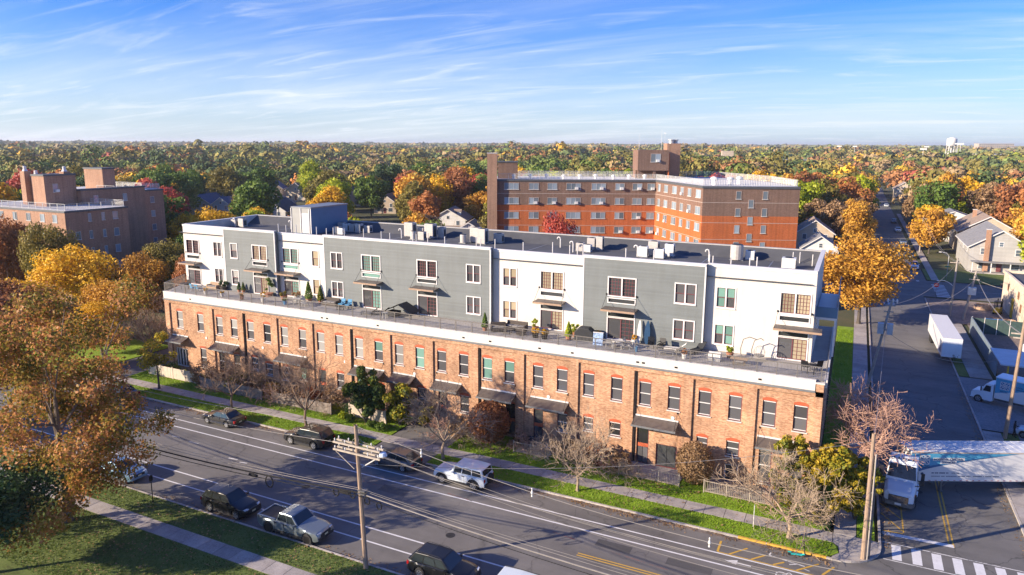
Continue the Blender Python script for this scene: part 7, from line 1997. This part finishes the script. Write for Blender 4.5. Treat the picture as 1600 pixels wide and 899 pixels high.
# teal kick scooter at the gutter
M_teal = mat('teal scooter paint', (.03, .48, .46), .4, 0, .05, 4)
sc_ = thing('kick_scooter', 'teal rental kick scooter standing at the yellow kerb', 'scooter', (-1.6, 48.3, 0), R(12))
MB().box(-.42, .3, -.09, .09, .12, .17).build('deck', M_teal, sc_)
for x in (-.5, .5): MB().lathe((x, 0, .12), [(.07, -.035), (.12, -.03), (.12, .03), (.07, .035)], 14, 'y').build('wheel', M_tyre, sc_)
MB().path([(.28, 0, .15), (.46, 0, .2)], .05, 6).build('neck', M_teal, sc_)
MB().path([(.48, 0, .12), (.42, 0, .6), (.36, 0, 1.12)], .032, 7).build('stem', M_iron, sc_); MB().path([(.36, -.28, 1.14), (.35, 0, 1.16), (.36, .28, 1.14)], .025, 6).build('handlebar', M_iron, sc_)
MB().box(-.62, -.4, -.05, .05, .24, .28).build('rear_mudguard', M_teal, sc_)

# garden fences
M_vinyl = mat('sandy vinyl fence', (.55, .46, .37), .6, 0, .08, 2); M_wood = mat('weathered grey board', (.24, .20, .175), .9, 0, .25, 2, .3, 10, stretch=(1, 1, .3))
def board_fence(label, x0, x1, y, h, m, step=1.9, group=None):
    f = thing('board_fence', label, 'fence', (x0, y, LZ), group=group)
    n = max(1, round((x1 - x0) / step))
    for k in range(n + 1):
        x = (x1 - x0) * k / n; MB().box(x - .06, x + .06, -.06, .06, 0, h + .1).build('post', m, f)
        if k < n:
            xe_ = (x1 - x0) * (k + 1) / n; nb = int((xe_ - x) / .15)
            for q in range(nb):
                a = x + .06 + (xe_ - x - .12) * q / nb; b_ = x + .06 + (xe_ - x - .12) * (q + 1) / nb
                MB().box(a + .004, b_ - .004, -.025 + random.uniform(-.006, .006), .01, .06, h + random.uniform(-.02, .01)).build('board', m, f)
            MB().box(x + .06, xe_ - .06, .011, .05, h - .18, h - .08).build('rail', m, f)
def picket_fence(label, x0, x1, y, h=1.1, step=1.75):
    f = thing('picket_fence', label, 'fence', (x0, y, LZ))
    n = max(1, round((x1 - x0) / step))
    for k in range(n + 1):
        x = (x1 - x0) * k / n; MB().box(x - .04, x + .04, -.04, .04, 0, h + .06).build('post', M_railt, f)
        if k < n:
            xe_ = (x1 - x0) * (k + 1) / n; MB().box(x + .04, xe_ - .04, -.02, .02, h - .12, h - .07).build('rail', M_railt, f); MB().box(x + .04, xe_ - .04, -.02, .02, .12, .17).build('rail', M_railt, f)
            g = MB(); nb = 13
            for q in range(1, nb): g.box(x + (xe_ - x) * q / nb - .011, x + (xe_ - x) * q / nb + .011, -.011, .011, .06, h)
            o = g.build('pickets', M_railt, f); o['kind'] = 'stuff'
M_railt = mat('tan metal picket', (.42, .36, .29), .5, .2, .08, 4)
board_fence('sandy vinyl panel fence at the left end of the garden', -75.0, -66.8, 54.5, 1.35, M_vinyl)
board_fence('weathered grey board fence in shade behind the second bare tree', -65.6, -56.2, 53.9, 1.25, M_wood)
board_fence('grey board fence section left of the evergreen', -54.8, -46.8, 54.0, 1.2, M_wood)
board_fence('short pale board fence around the evergreen', -44.9, -40.4, 54.6, 1.3, M_vinyl)
picket_fence('metal picket fence before the doors right of the round rust bush', -26.1, -22.7, 54.35)
picket_fence('metal picket fence before the big glass door', -16.2, -11.1, 54.4)
picket_fence('metal picket fence at the corner right of the clipped round bush', -9.1, -3.8, 54.4)
for i, (x0, x1) in enumerate(((-26.0, -22.8), (-16.1, -11.2), (-9.0, -4.0))):
    p = MB().box(x0, x1, 54.6, 57.3, LZ - .05, LZ + .06).build('patio', M_conc); p['kind'] = 'structure'
for i, (x, y) in enumerate(((-24.9, 55.6), (-22.9, 55.3))):
    g_ = thing(('garden_recliner', 'bistro_table')[i], ('black reclined garden chair on the small patio', 'pale round garden table on the small patio')[i], ('chair', 'table')[i], (x, y, LZ + .06), .5)
    if i == 0:
        MB().box(-.3, .3, -.3, .3, .35, .42).build('seat', M_iron, g_); MB().quad((-.3, .25, .42), (.3, .25, .42), (.3, .6, 1.0), (-.3, .6, 1.0)).build('backrest', M_iron, g_)
        for sx in (-.27, .27):
            for sy in (-.27, .27): MB().box(sx - .02, sx + .02, sy - .02, sy + .02, 0, .35).build('leg', M_iron, g_)
    else:
        MB().lathe((0, 0, .68), [(.6, 0), (.62, .03), (.6, .05)], 20).build('table_top', M_ac, g_); MB().lathe((0, 0, 0), [(.25, 0), (.06, .05), (.05, .68)], 10).build('pedestal', M_ac, g_)

# east lot: blue wall, shed, skip, reels, forklift
M_bwall = mat('slate blue sheet wall', (.20, .255, .30), .6, .1, .1, 1, grime=.2)
lw = thing('lot_wall', 'slate blue sheet metal wall along the lot', 'wall', (17.1, 112, 0), world=True)
for k in range(11):
    y0 = 100.4 + k * 2.07; MB().box(17.08, 17.2, y0, y0 + 2.03, 0, 2.45).build('panel', M_bwall, lw)
for k in range(5):
    x0 = 17.25 + k * 1.6; MB().box(x0, x0 + 1.55, 123.2, 123.26, 0, 2.3).build('mesh_panel', mat('green privacy mesh', (.04, .075, .07), .8, 0, .15, 3), lw); MB().box(x0 - .05, x0 + .02, 123.12, 123.19, 0, 2.5).build('post', M_ins, lw)
sh = thing('open_shed', 'open-sided shed with pale flat roof and yellow posts', 'shed', (17.4, 95.2, 0), world=True)
MB().box(16.6, 30, 95.0, 102.5, 2.85, 3.0).build('roof', mat('pale sheet roof', (.46, .53, .60), .5, .2, .08, .8), sh)
for x in (17.4, 21, 25, 29):
    for y in (95.3, 102.2): MB().box(x - .08, x + .08, y - .08, y + .08, 0, 2.85).build('post', mat('yellow post', (.6, .40, .03), .5, 0, .1, 4), sh)
dp = thing('waste_skip', 'blue waste skip in the storage lot', 'skip', (20.9, 127.6, 0), .1)
MB().xprism([(-.9, .15), (.9, .15), (1.1, 1.3), (-1.1, 1.3)], -.75, .75).build('tub', mat('skip blue', (.03, .14, .36), .5, .1, .1, 2), dp)
MB().box(-1.15, 1.15, -.8, -.72, 1.22, 1.34).box(-1.15, 1.15, .72, .8, 1.22, 1.34).build('rim', mat('skip blue', (.03, .14, .36)), dp)
for x in (-.7, .7):
    MB().lathe((x, 0, .09), [(.09, -.6), (.09, .6)], 8, 'y').build('roller', M_steel, dp)
for i, (x, y, r) in enumerate(((21.2, 142.4, 1.3), (23.2, 131, 1.0), (22.2, 129.8, .8))):
    rl = thing('hose_coil', ('large tan coil of pipe lying in the lot', 'tan coil of pipe beside the blue skip', 'smallest tan coil between skip and wall')[i], 'pipe coil', (x, y, 0), group='pipe coils in the lot')
    for k in range(4):
        o = MB().path([(r * (1 - .04 * k) * math.cos(a), r * (1 - .04 * k) * math.sin(a), .12 + .2 * k) for a in np.linspace(0, 2 * PI, 25)], .11, 6).build('turn', mat('tan pipe', (.52, .36, .24), .7, 0, .15, 4), rl)
fk = thing('forklift', 'yellow forklift parked by the warehouse', 'forklift', (23.0, 139.5, 0), 1.2)
MY = mat('machine yellow', (.62, .40, .03), .45, 0, .08, 3)
bevelled(MB().box(-1.1, .5, -.5, .5, .35, 1.1).build('body', MY, fk), .06)
for sx in (-.6, .35):
    for sy in (-.45, .45): MB().box(sx - .04, sx + .04, sy - .04, sy + .04, 1.1, 2.1).build('cage_post', M_iron, fk)
MB().box(-.75, .5, -.55, .55, 2.1, 2.16).build('cage_roof', M_iron, fk)
for sy in (-.3, .3): MB().box(.56, .68, sy - .06, sy + .06, .1, 2.5).build('mast', M_iron, fk); MB().box(.68, 1.7, sy - .06, sy + .06, .1, .15).build('fork', M_iron, fk)
for sx in (-.75, .3):
    for sy, sd in ((-.45, -1), (.45, 1)): wheel(fk, sx, sy, .3, .2, MY, sd)
for i, (x, y) in enumerate(((25.5, 124.6), (27.5, 124.3), (22.2, 133.6))):
    pl = thing('pallet_stack', 'stack of tan timber pallets, %s from the blue skip' % ('second', 'farthest', 'nearest')[i], 'pallets', (x, y, 0), .2 * i, 'pallet stacks in the lot')
    for k in range(5 - i): MB().box(-.6, .6, -.5, .5, k * .15, k * .15 + .03).box(-.6, .6, -.5, -.4, k * .15 + .03, k * .15 + .12).box(-.6, .6, .4, .5, k * .15 + .03, k * .15 + .12).build('pallet', mat('pallet wood', (.46, .33, .22), .9, 0, .2, 4), pl)

# person in black beside the leaning pole
def person(label, x, y, rz):
    p = thing('person', label, 'person', (x, y, .12), rz)
    J = {'pel': (0, 0, .92, .13), 'wst': (0, 0, 1.05, .125), 'chs': (0, 0, 1.28, .15), 'nck': (0, 0, 1.44, .065), 'hed': (.02, 0, 1.56, .095), 'top': (.02, 0, 1.66, .08)}
    E_ = [('pel', 'wst'), ('wst', 'chs'), ('chs', 'nck'), ('nck', 'hed'), ('hed', 'top')]
    for s_, n in ((-1, 'r'), (1, 'l')):
        st = .12 * s_
        J.update({'hip' + n: (0, .10 * s_, .88, .095), 'kne' + n: (.05 - st * .6, .11 * s_, .48, .065), 'ank' + n: (-st, .11 * s_, .09, .045), 'toe' + n: (-st + .17, .12 * s_, .04, .035), 'shl' + n: (0, .19 * s_, 1.38, .07), 'elb' + n: (.02, .27 * s_, 1.12, .05), 'wri' + n: (.2, .22 * s_, 1.02, .035), 'pal' + n: (.27, .20 * s_, 1.03, .032)})
        E_ += [('pel', 'hip' + n), ('hip' + n, 'kne' + n), ('kne' + n, 'ank' + n), ('ank' + n, 'toe' + n), ('chs', 'shl' + n), ('shl' + n, 'elb' + n), ('elb' + n, 'wri' + n), ('wri' + n, 'pal' + n)]
        for q in range(5):
            J['f%d%s' % (q, n)] = (.35 - (.05 if q == 0 else 0), .20 * s_ - s_ * .03 + s_ * .018 * q - (s_ * .02 if q == 0 else 0), 1.035, .009); E_.append(('pal' + n, 'f%d%s' % (q, n)))
    ks = list(J); me = bpy.data.meshes.new('body'); me.from_pydata([J[k][:3] for k in ks], [(ks.index(a), ks.index(b)) for a, b in E_], [])
    o = put('body', me, mat('black clothing', (.012, .012, .014), .9, 0, .2, 5), p)
    md = o.modifiers.new('skin', 'SKIN')
    for k, v_ in zip(ks, me.skin_vertices[0].data): v_.radius = (J[k][3],) * 2
    me.skin_vertices[0].data[ks.index('pel')].use_root = True
    sb = o.modifiers.new('sub', 'SUBSURF'); sb.levels = 1; sb.render_levels = 2
    MB().box(.30, .31, .14, .26, .98, 1.1).build('paper_in_hand', M_trim, p)
    return p
person('person in black hooded clothes standing beside the leaning wooden pole', 15.55, 78.9, R(-20))
# ================================================================== terrace furniture
TZ = 9.755
M_wick = mat('dark wicker', (.075, .06, .05), .8, 0, .2, 12); M_cush = mat('grey cushion', (.22, .21, .20), .9, 0, .1, 4); M_blueC = mat('blue cushion', (.08, .25, .42), .8, 0, .1, 4)
M_alu = mat('brushed chair metal', (.55, .54, .52), .4, .5, .06, 5); M_pot = mat('terracotta pot', (.36, .16, .09), .8, 0, .15, 4); M_potw = mat('pale pot', (.62, .60, .56), .7, 0, .08, 4); M_cover = mat('black furniture cover', (.025, .027, .03), .7, 0, .15, 3)
TGR = 'furniture on the roof terrace'
def t_chair(label, x, y, rz, m, cm=None):
    c = thing('terrace_chair', label, 'chair', (x, y, TZ), rz, TGR)
    MB().box(-.28, .28, -.28, .28, .38, .46).build('seat', cm or m, c); MB().quad((-.28, .26, .46), (.28, .26, .46), (.28, .36, .95), (-.28, .36, .95)).quad((.28, .30, .46), (-.28, .30, .46), (-.28, .40, .95), (.28, .40, .95)).build('backrest', cm or m, c)
    for sx in (-.25, .25):
        for sy in (-.25, .25): MB().box(sx - .02, sx + .02, sy - .02, sy + .02, 0, .38).build('leg', m, c)
        MB().box(sx - .03, sx + .03, -.26, .28, .62, .66).build('armrest', m, c)
def t_table(label, x, y, r, m, tall=.72, square=False):
    t = thing('terrace_table', label, 'table', (x, y, TZ), 0, TGR)
    (MB().box(-r, r, -r * .7, r * .7, tall, tall + .05) if square else MB().lathe((0, 0, tall), [(r, 0), (r, .04)], 18)).build('table_top', m, t)
    for sx in (-1, 1):
        for sy in (-1, 1): MB().box(sx * r * .6 - .025, sx * r * .6 + .025, sy * r * .45 - .025, sy * r * .45 + .025, 0, tall).build('leg', m, t)
def t_sofa(label, x, y, w, rz, m, cm):
    s = thing('terrace_sofa', label, 'sofa', (x, y, TZ), rz, TGR)
    bevelled(MB().box(-w / 2, w / 2, -.4, .4, .08, .38).build('base', m, s), .03); bevelled(MB().box(-w / 2, w / 2, .25, .42, .38, .85).build('backrest', m, s), .03)
    for sx in (-1, 1): bevelled(MB().box(min(sx * w / 2, sx * (w / 2 - .16)), max(sx * w / 2, sx * (w / 2 - .16)), -.4, .25, .38, .62).build('armrest', m, s), .03)
    n = max(1, round((w - .32) / .65))
    for k in range(n):
        a = -w / 2 + .17 + (w - .34) * k / n; b = -w / 2 + .15 + (w - .34) * (k + 1) / n; bevelled(MB().box(a, b, -.38, .24, .385, .52).build('seat_cushion', cm, s), .04)
def t_lounger(label, x, y, rz, m, cm):
    s = thing('sun_lounger', label, 'lounger', (x, y, TZ), rz, TGR)
    MB().box(-.95, .35, -.32, .32, .28, .36).build('seat', cm, s); MB().quad((.35, -.32, .34), (.35, .32, .34), (.95, .32, .85), (.95, -.32, .85)).quad((.38, .32, .30), (.38, -.32, .30), (.98, -.32, .81), (.98, .32, .81)).build('backrest', cm, s)
    for sx in (-.85, .3):
        for sy in (-.28, .28): MB().box(sx - .025, sx + .025, sy - .025, sy + .025, 0, .28).build('leg', m, s)
def planter(label, x, y, leafk, h, r, n, pm=None, cone=False, seed=0, ph=.4, leaf=.10):
    p = thing('potted_plant', label, 'plant', (x, y, TZ), 0, 'potted plants on the roof terrace')
    MB().lathe((0, 0, 0), [(r * .55, 0), (r * .78, ph), (r * .84, ph), (r * .84, ph + .04)], 12).build('pot', pm or M_potw, p)
    rng = np.random.default_rng(500 + seed)
    if cone:
        t = rng.uniform(0, 1, n) ** 1.2; a = rng.uniform(0, 6.283, n); rr = r * (1 - t) ** .75 * (.75 + .25 * rng.uniform(0, 1, n))
        P = np.stack([rr * np.cos(a), rr * np.sin(a), ph + (h - ph) * t], 1); d = np.stack([np.cos(a), np.sin(a), np.full(n, .4)], 1)
    else:
        P, d = crown_points(rng, lobes_of(rng, h, r, ph, 7), n, .4)
    put('foliage', quads_mesh('foliage', P, d + rng.normal(size=P.shape) * .6, leaf * rng.uniform(.6, 1.5, n), rng), LEAF[leafk], p)
    MB().tube((0, 0, ph * .5), (0, 0, ph + (h - ph) * .5), .025, n=5).build('stem', M_barkd, p)
t_table('small dark table at the left end of the terrace', -73.8, 59.4, .55, M_wick); t_chair('dark chair nearest the terrace left corner', -74.3, 60.3, .4, M_wick)
t_chair('pale blue chair, left of the blue pair on the terrace', -72.0, 59.2, 2.9, M_alu, M_blueC); t_chair('pale blue chair, right of the blue pair on the terrace', -71.2, 59.2, 3.2, M_alu, M_blueC)
t_sofa('tan wicker sofa by the first white wall', -70.6, 61.0, 1.7, 0, mat('tan wicker', (.38, .26, .17), .8, 0, .15, 8), M_cush)
planter('yellow flowers in a pot, leftmost on the terrace', -69.1, 58.5, 'gold', .95, .32, 260, M_potw, seed=1); planter('dark bushy plant by the first grey wall corner', -69.2, 61.3, 'dark', 1.5, .6, 700, M_wick, seed=2); planter('yellow flowers in a pot, second from left on the terrace', -66.3, 58.4, 'gold', .8, .28, 220, M_potw, seed=3)
planter('small cone cypress left of the first grey unit door', -66.3, 61.0, 'dark', 1.3, .28, 420, M_pot, True, 4); planter('dark blue-green cone cypress beside its twin', -65.6, 61.0, 'conifer', 1.35, .28, 420, M_pot, True, 5)
planter('orange-yellow flowers before the first grey unit door', -63.1, 58.4, 'amber', .7, .3, 220, M_pot, seed=6); planter('tall yellow flowering plant in a pale pot at the rail', -59.9, 58.5, 'gold', 1.35, .36, 420, M_potw, seed=7)
planter('tall dark leafy plant in the shaded wall recess', -61.5, 61.0, 'green', 2.3, .62, 900, M_pot, seed=8); planter('tall green evergreen in a pot by the second white wall', -55.6, 61.2, 'green', 2.3, .48, 900, M_pot, True, 9, leaf=.14); planter('bluish spruce in a pot at the grey wall edge', -53.6, 60.9, 'conifer', 2.0, .42, 800, M_pot, True, 10, leaf=.14)
planter('pale bushy plant left of the tall potted evergreen', -57.0, 60.8, 'brown', 1.2, .55, 500, M_potw, seed=11); planter('blue pot of greenery at the rail', -56.8, 58.7, 'green', .8, .34, 260, mat('blue glazed pot', (.05, .22, .40), .3, 0, .1, 3), seed=12)
planter('low spreading plant by the second white unit door', -58.8, 60.6, 'olive', 1.0, .5, 420, M_pot, seed=13)
t_table('grey square table by the rail under the second white unit', -55.4, 59.2, .6, M_alu, .7, True); t_chair('grey chair right of that square table', -54.2, 59.0, 1.4, M_alu); t_chair('grey chair left of that square table', -56.1, 59.6, -1.4, M_alu)
t_sofa('dark wicker sofa along the grey wall under the double window', -51.9, 60.6, 2.0, 0, M_wick, M_cush)
t_chair('round-backed blue cushioned chair, left of two', -50.2, 60.4, 0, M_iron, M_blueC); t_chair('round-backed blue cushioned chair, right of two', -49.3, 60.4, 0, M_iron, M_blueC); t_table('low dark table before the blue cushioned chairs', -49.6, 59.4, .45, M_iron, .4)
t_lounger('curved grey lounger left of the black canopy', -45.4, 59.1, .25, M_iron, M_cush); t_lounger('second grey lounger beside the black canopy', -44.4, 59.7, .2, M_iron, M_cush)
cv_ = thing('shade_canopy', 'low black gabled canopy frame beside the glass door', 'canopy', (-41.9, 60.0, TZ), 0, TGR)
for s_ in (-1, 1): MB().quad((s_ * 1.75, -.8, .62), (0, -.8, 1.45), (0, .9, 1.45), (s_ * 1.75, .9, .62)).quad((s_ * 1.75, .9, .58), (0, .9, 1.41), (0, -.8, 1.41), (s_ * 1.75, -.8, .58)).build('roof_sheet', M_cover, cv_)
for sx in (-1.6, 1.6):
    for sy in (-.7, .8): MB().box(sx - .03, sx + .03, sy - .03, sy + .03, 0, .68).build('post', M_iron, cv_)
MB().box(-1.5, -.4, -.6, .4, 0, .55).build('covered_box', M_cover, cv_)
t_table('pale slatted crate table before the black canopy', -43.0, 58.5, .3, M_alu, .6, True)
planter('cone cypress at the right end of the long grey wall', -31.5, 59.0, 'green', 1.75, .36, 800, M_pot, True, 14, leaf=.11)
t_sofa('dark wicker sofa, leftmost of the dark group', -30.2, 59.3, 1.5, .5, M_wick, M_cush); t_sofa('dark wicker sofa against the white wall corner', -28.8, 60.4, 2.2, 0, M_wick, M_cush); t_sofa('dark wicker armchair facing the door, right of the dark group', -27.7, 59.2, .95, -1.3, M_wick, M_cush); t_table('low wicker table amid the dark sofas', -29.0, 59.0, .5, M_wick, .38, True)
planter('yellow-green plant by the third white unit door', -27.0, 61.0, 'lime', 1.3, .42, 420, M_pot, seed=15); planter('round yellow mum in a dark pot, left of two', -26.1, 58.9, 'gold', .95, .42, 520, M_iron, seed=16); planter('round yellow mum in a dark pot, right of two', -25.1, 58.8, 'gold', .95, .42, 520, M_iron, seed=17)
planter('cone cypress before the grey wall edge', -23.0, 59.6, 'lime', 1.7, .4, 800, M_pot, True, 18, leaf=.11); planter('leafy yellowing plant at the white and grey wall joint', -22.9, 61.0, 'lime', 1.4, .5, 420, M_pot, seed=19)
bc = thing('covered_grill', 'large black covered barbecue by the grey wall', 'barbecue', (-21.6, 60.2, TZ), .1, TGR)
bevelled(MB().xprism([(-.95, 0), (.95, 0), (.9, .85), (.45, 1.22), (-.5, 1.22), (-.9, .85)], -.5, .5).build('cover', M_cover, bc), .08); MB().box(-.97, .97, -.52, .52, .02, .06).build('cover_hem', M_cush, bc)
bd = thing('leaning_board', 'pale blue and white patterned board leaning near the rail', 'board', (-20.0, 59.2, TZ), .15, TGR)
MB().quad((-.45, -.15, 0), (.45, -.15, 0), (.45, .15, 1.1), (-.45, .15, 1.1)).quad((.45, -.10, 0), (-.45, -.10, 0), (-.45, .20, 1.1), (.45, .20, 1.1)).build('board', mat('washed blue print', (.30, .42, .62), .6, 0, .5, 5), bd); MB().box(-.47, .47, .08, .2, 1.08, 1.14).build('top_rail', M_trim, bd)
planter('orange flowers left of the dark glass door', -20.6, 61.0, 'amber', .9, .3, 260, M_potw, seed=20); planter('orange flowers right of the dark glass door', -17.1, 60.9, 'amber', .9, .32, 260, M_potw, seed=21)
t_table('white glass-topped table at the rail', -18.0, 58.9, .62, M_potw); t_chair('white metal chair left of the glass table', -18.9, 59.1, -1.4, M_alu); t_chair('white metal chair right of the glass table', -17.2, 59.2, 1.5, M_alu)
bk_ = thing('bucket', 'blue bucket standing at the rail', 'bucket', (-16.3, 58.7, TZ), 0, TGR); MB().lathe((0, 0, 0), [(.16, 0), (.2, .42), (.2, .44)], 14).build('tub', M_blueC, bk_); MB().path([(-.2, 0, .42), (0, 0, .62), (.2, 0, .42)], .012, 4).build('handle', M_alu, bk_)
for i, (x, m_, lb, w) in enumerate(((-16.75, M_trim, 'white surfboard leaning on the grey wall', .2), (-16.0, mat('navy surfboard', (.015, .05, .11), .3, 0, .05, 3), 'navy surfboard leaning on the grey wall', .3))):
    sb_ = thing('surfboard', lb, 'surfboard', (x, 61.0, TZ), 0, TGR)
    pts = [(w * math.sin(PI * t) ** .6 * (1 - .25 * t), t) for t in np.linspace(.02, .98, 13)]
    pl_ = [(a, 2.25 * b) for a, b in pts] + [(-a, 2.25 * b) for a, b in reversed(pts)]
    g = MB(); g.xprism(pl_, 0, .06); g.v = [(x_, y_ + .16 * z_ / 1.0, z_) for x_, y_, z_ in g.v]; g.build('deck', m_, sb_); MB().box(-.01, .01, .10, .3, .12, .3).build('fin', M_iron, sb_)
t_chair('dark slung chair below the navy surfboard', -15.4, 60.3, .2, M_iron); t_chair('dark slung chair second right of the navy surfboard', -14.5, 60.4, -.2, M_iron)
t_lounger('pale lounger, nearest the grey wall corner window', -13.2, 60.2, .1, M_alu, M_potw); t_lounger('white lounger at the rail, left of the pale pot', -13.4, 59.0, .15, M_alu, M_cush); t_table('white low table between the loungers', -12.2, 59.8, .4, M_alu, .42)
planter('pale pot with reddish plant at the rail', -12.0, 58.5, 'rust', .9, .34, 220, M_potw, seed=22)
t_lounger('dark folded lounger against the end white wall', -11.4, 60.8, 1.2, M_iron, M_cover)
dr = thing('storage_drum', 'pale half-round storage box at the rail', 'box', (-9.6, 59.2, TZ), 0, TGR); MB().lathe((0, 0, .38), [(.38, -.5), (.38, .5)], 16, 'x').build('drum', M_potw, dr); MB().box(-.45, .45, -.3, .3, 0, .2).build('stand', M_alu, dr)
t_table('dark fire table with tan top by the rail', -7.6, 59.0, .7, mat('tan stone top', (.40, .28, .18), .7, 0, .15, 5), .45, True)
es = thing('hanging_chair', 'arched egg swing chair frame on the end terrace', 'swing chair', (-7.0, 60.8, TZ), 0, TGR)
for off, m_ in ((0, M_rail), (.9, M_rail)):
    MB().path([(-.7 + off, 0, 0), (-.78 + off, 0, .9), (-.6 + off, 0, 1.7), (-.1 + off, 0, 1.95), (.5 + off * .6, 0, 1.8)], .04, 6).build('arch', m_, es)
for k in range(7):
    a = k * PI / 7; MB().path([(.75 + .48 * math.cos(t) * math.cos(a), .42 * math.cos(t) * math.sin(a), .75 + .55 * math.sin(t)) for t in np.linspace(-.5, PI + .5, 14)], .015, 4).build('basket_rib', M_alu, es)
MB().lathe((.75, 0, .3), [(.1, 0), (.42, .12), (.45, .2)], 14).build('seat_cushion', M_cush, es); MB().path([(-.9, 0, .03), (1.3, 0, .03)], .04, 5).path([(-.4, -.5, .03), (-.4, .5, .03)], .04, 5).build('base', M_rail, es)
planter('green feathery plant beside the egg swing', -8.6, 60.6, 'lime', 1.1, .4, 320, M_pot, seed=23)
t_chair('black chair at the terrace right corner, left of two', -2.5, 59.6, 2.8, M_iron); t_chair('black chair at the terrace right corner, right of two', -1.7, 60.1, -2.4, M_iron); t_table('small black table at the terrace right corner', -2.1, 59.0, .4, M_iron)

# ---- leaf litter: drifts along kerbs and under the trees
def litter(rects, seed, size):
    rng = np.random.default_rng(seed); Ps = []
    for x0, x1, y0, y1, z, n, sk in rects:
        x = rng.uniform(x0, x1, n); y = y0 + (y1 - y0) * rng.uniform(0, 1, n) ** sk
        keep = (np.sin(x * 1.7) + np.sin(x * .43 + 1) + rng.normal(size=n) * .8) > -.2
        Ps.append(np.stack([x[keep], y[keep], np.full(keep.sum(), z)], 1))
    P = np.concatenate(Ps); d = np.tile((0., 0., 1.), (len(P), 1)) + rng.normal(size=P.shape) * .25
    P[:, 2] += rng.uniform(0, .02, len(P))
    return quads_mesh('fallen_leaves', P, d, size * rng.uniform(.6, 1.5, len(P)), rng)
fl = put('fallen_leaves', litter([(-74, .4, 47.6, 48.8, .012, 5200, .35), (-74, -38.5, 49.0, 51.0, LZ + .06, 700, 1), (-31.8, .2, 49.0, 51.0, LZ + .06, 500, 1), (-74, .4, 52.5, 54.5, LZ + .06, 1600, .5), (-76, 0, 51.1, 52.4, LZ + .035, 500, 1), (-62, -20, 34.5, 35.1, .012, 900, 2), (-64, -20, 24, 30.5, LZ + .06, 2600, 1), (-62, -20, 32, 34.3, LZ + .06, 900, 1), (3.7, 4.3, 52, 75, .012, 500, 1), (12.3, 12.9, 52, 95, .012, 600, 1)], 3, .11), LEAF['brown'], None, kind='stuff')
tag(fl, 'scattered brown fallen leaves along the kerbs and lawns', 'leaves')
# ================================================================== the air: even haze that only the far woods show
hz = MB().box(-12600, 12600, -2200, 14600, -1.1, 62).build('haze', None)
hz['kind'] = 'stuff'; tag(hz, 'thin pale autumn haze over the whole neighbourhood', 'haze')
hm = bpy.data.materials.new('thin haze'); hm.use_nodes = True; ht = hm.node_tree; ht.nodes.clear()
pv = ht.nodes.new('ShaderNodeVolumePrincipled'); pv.inputs['Color'].default_value = (0.86, 0.92, 1.0, 1); pv.inputs['Density'].default_value = 0.00011; pv.inputs['Anisotropy'].default_value = 0.2
ho = ht.nodes.new('ShaderNodeOutputMaterial'); ht.links.new(pv.outputs[0], ho.inputs['Volume'])
hz.data.materials.append(hm)
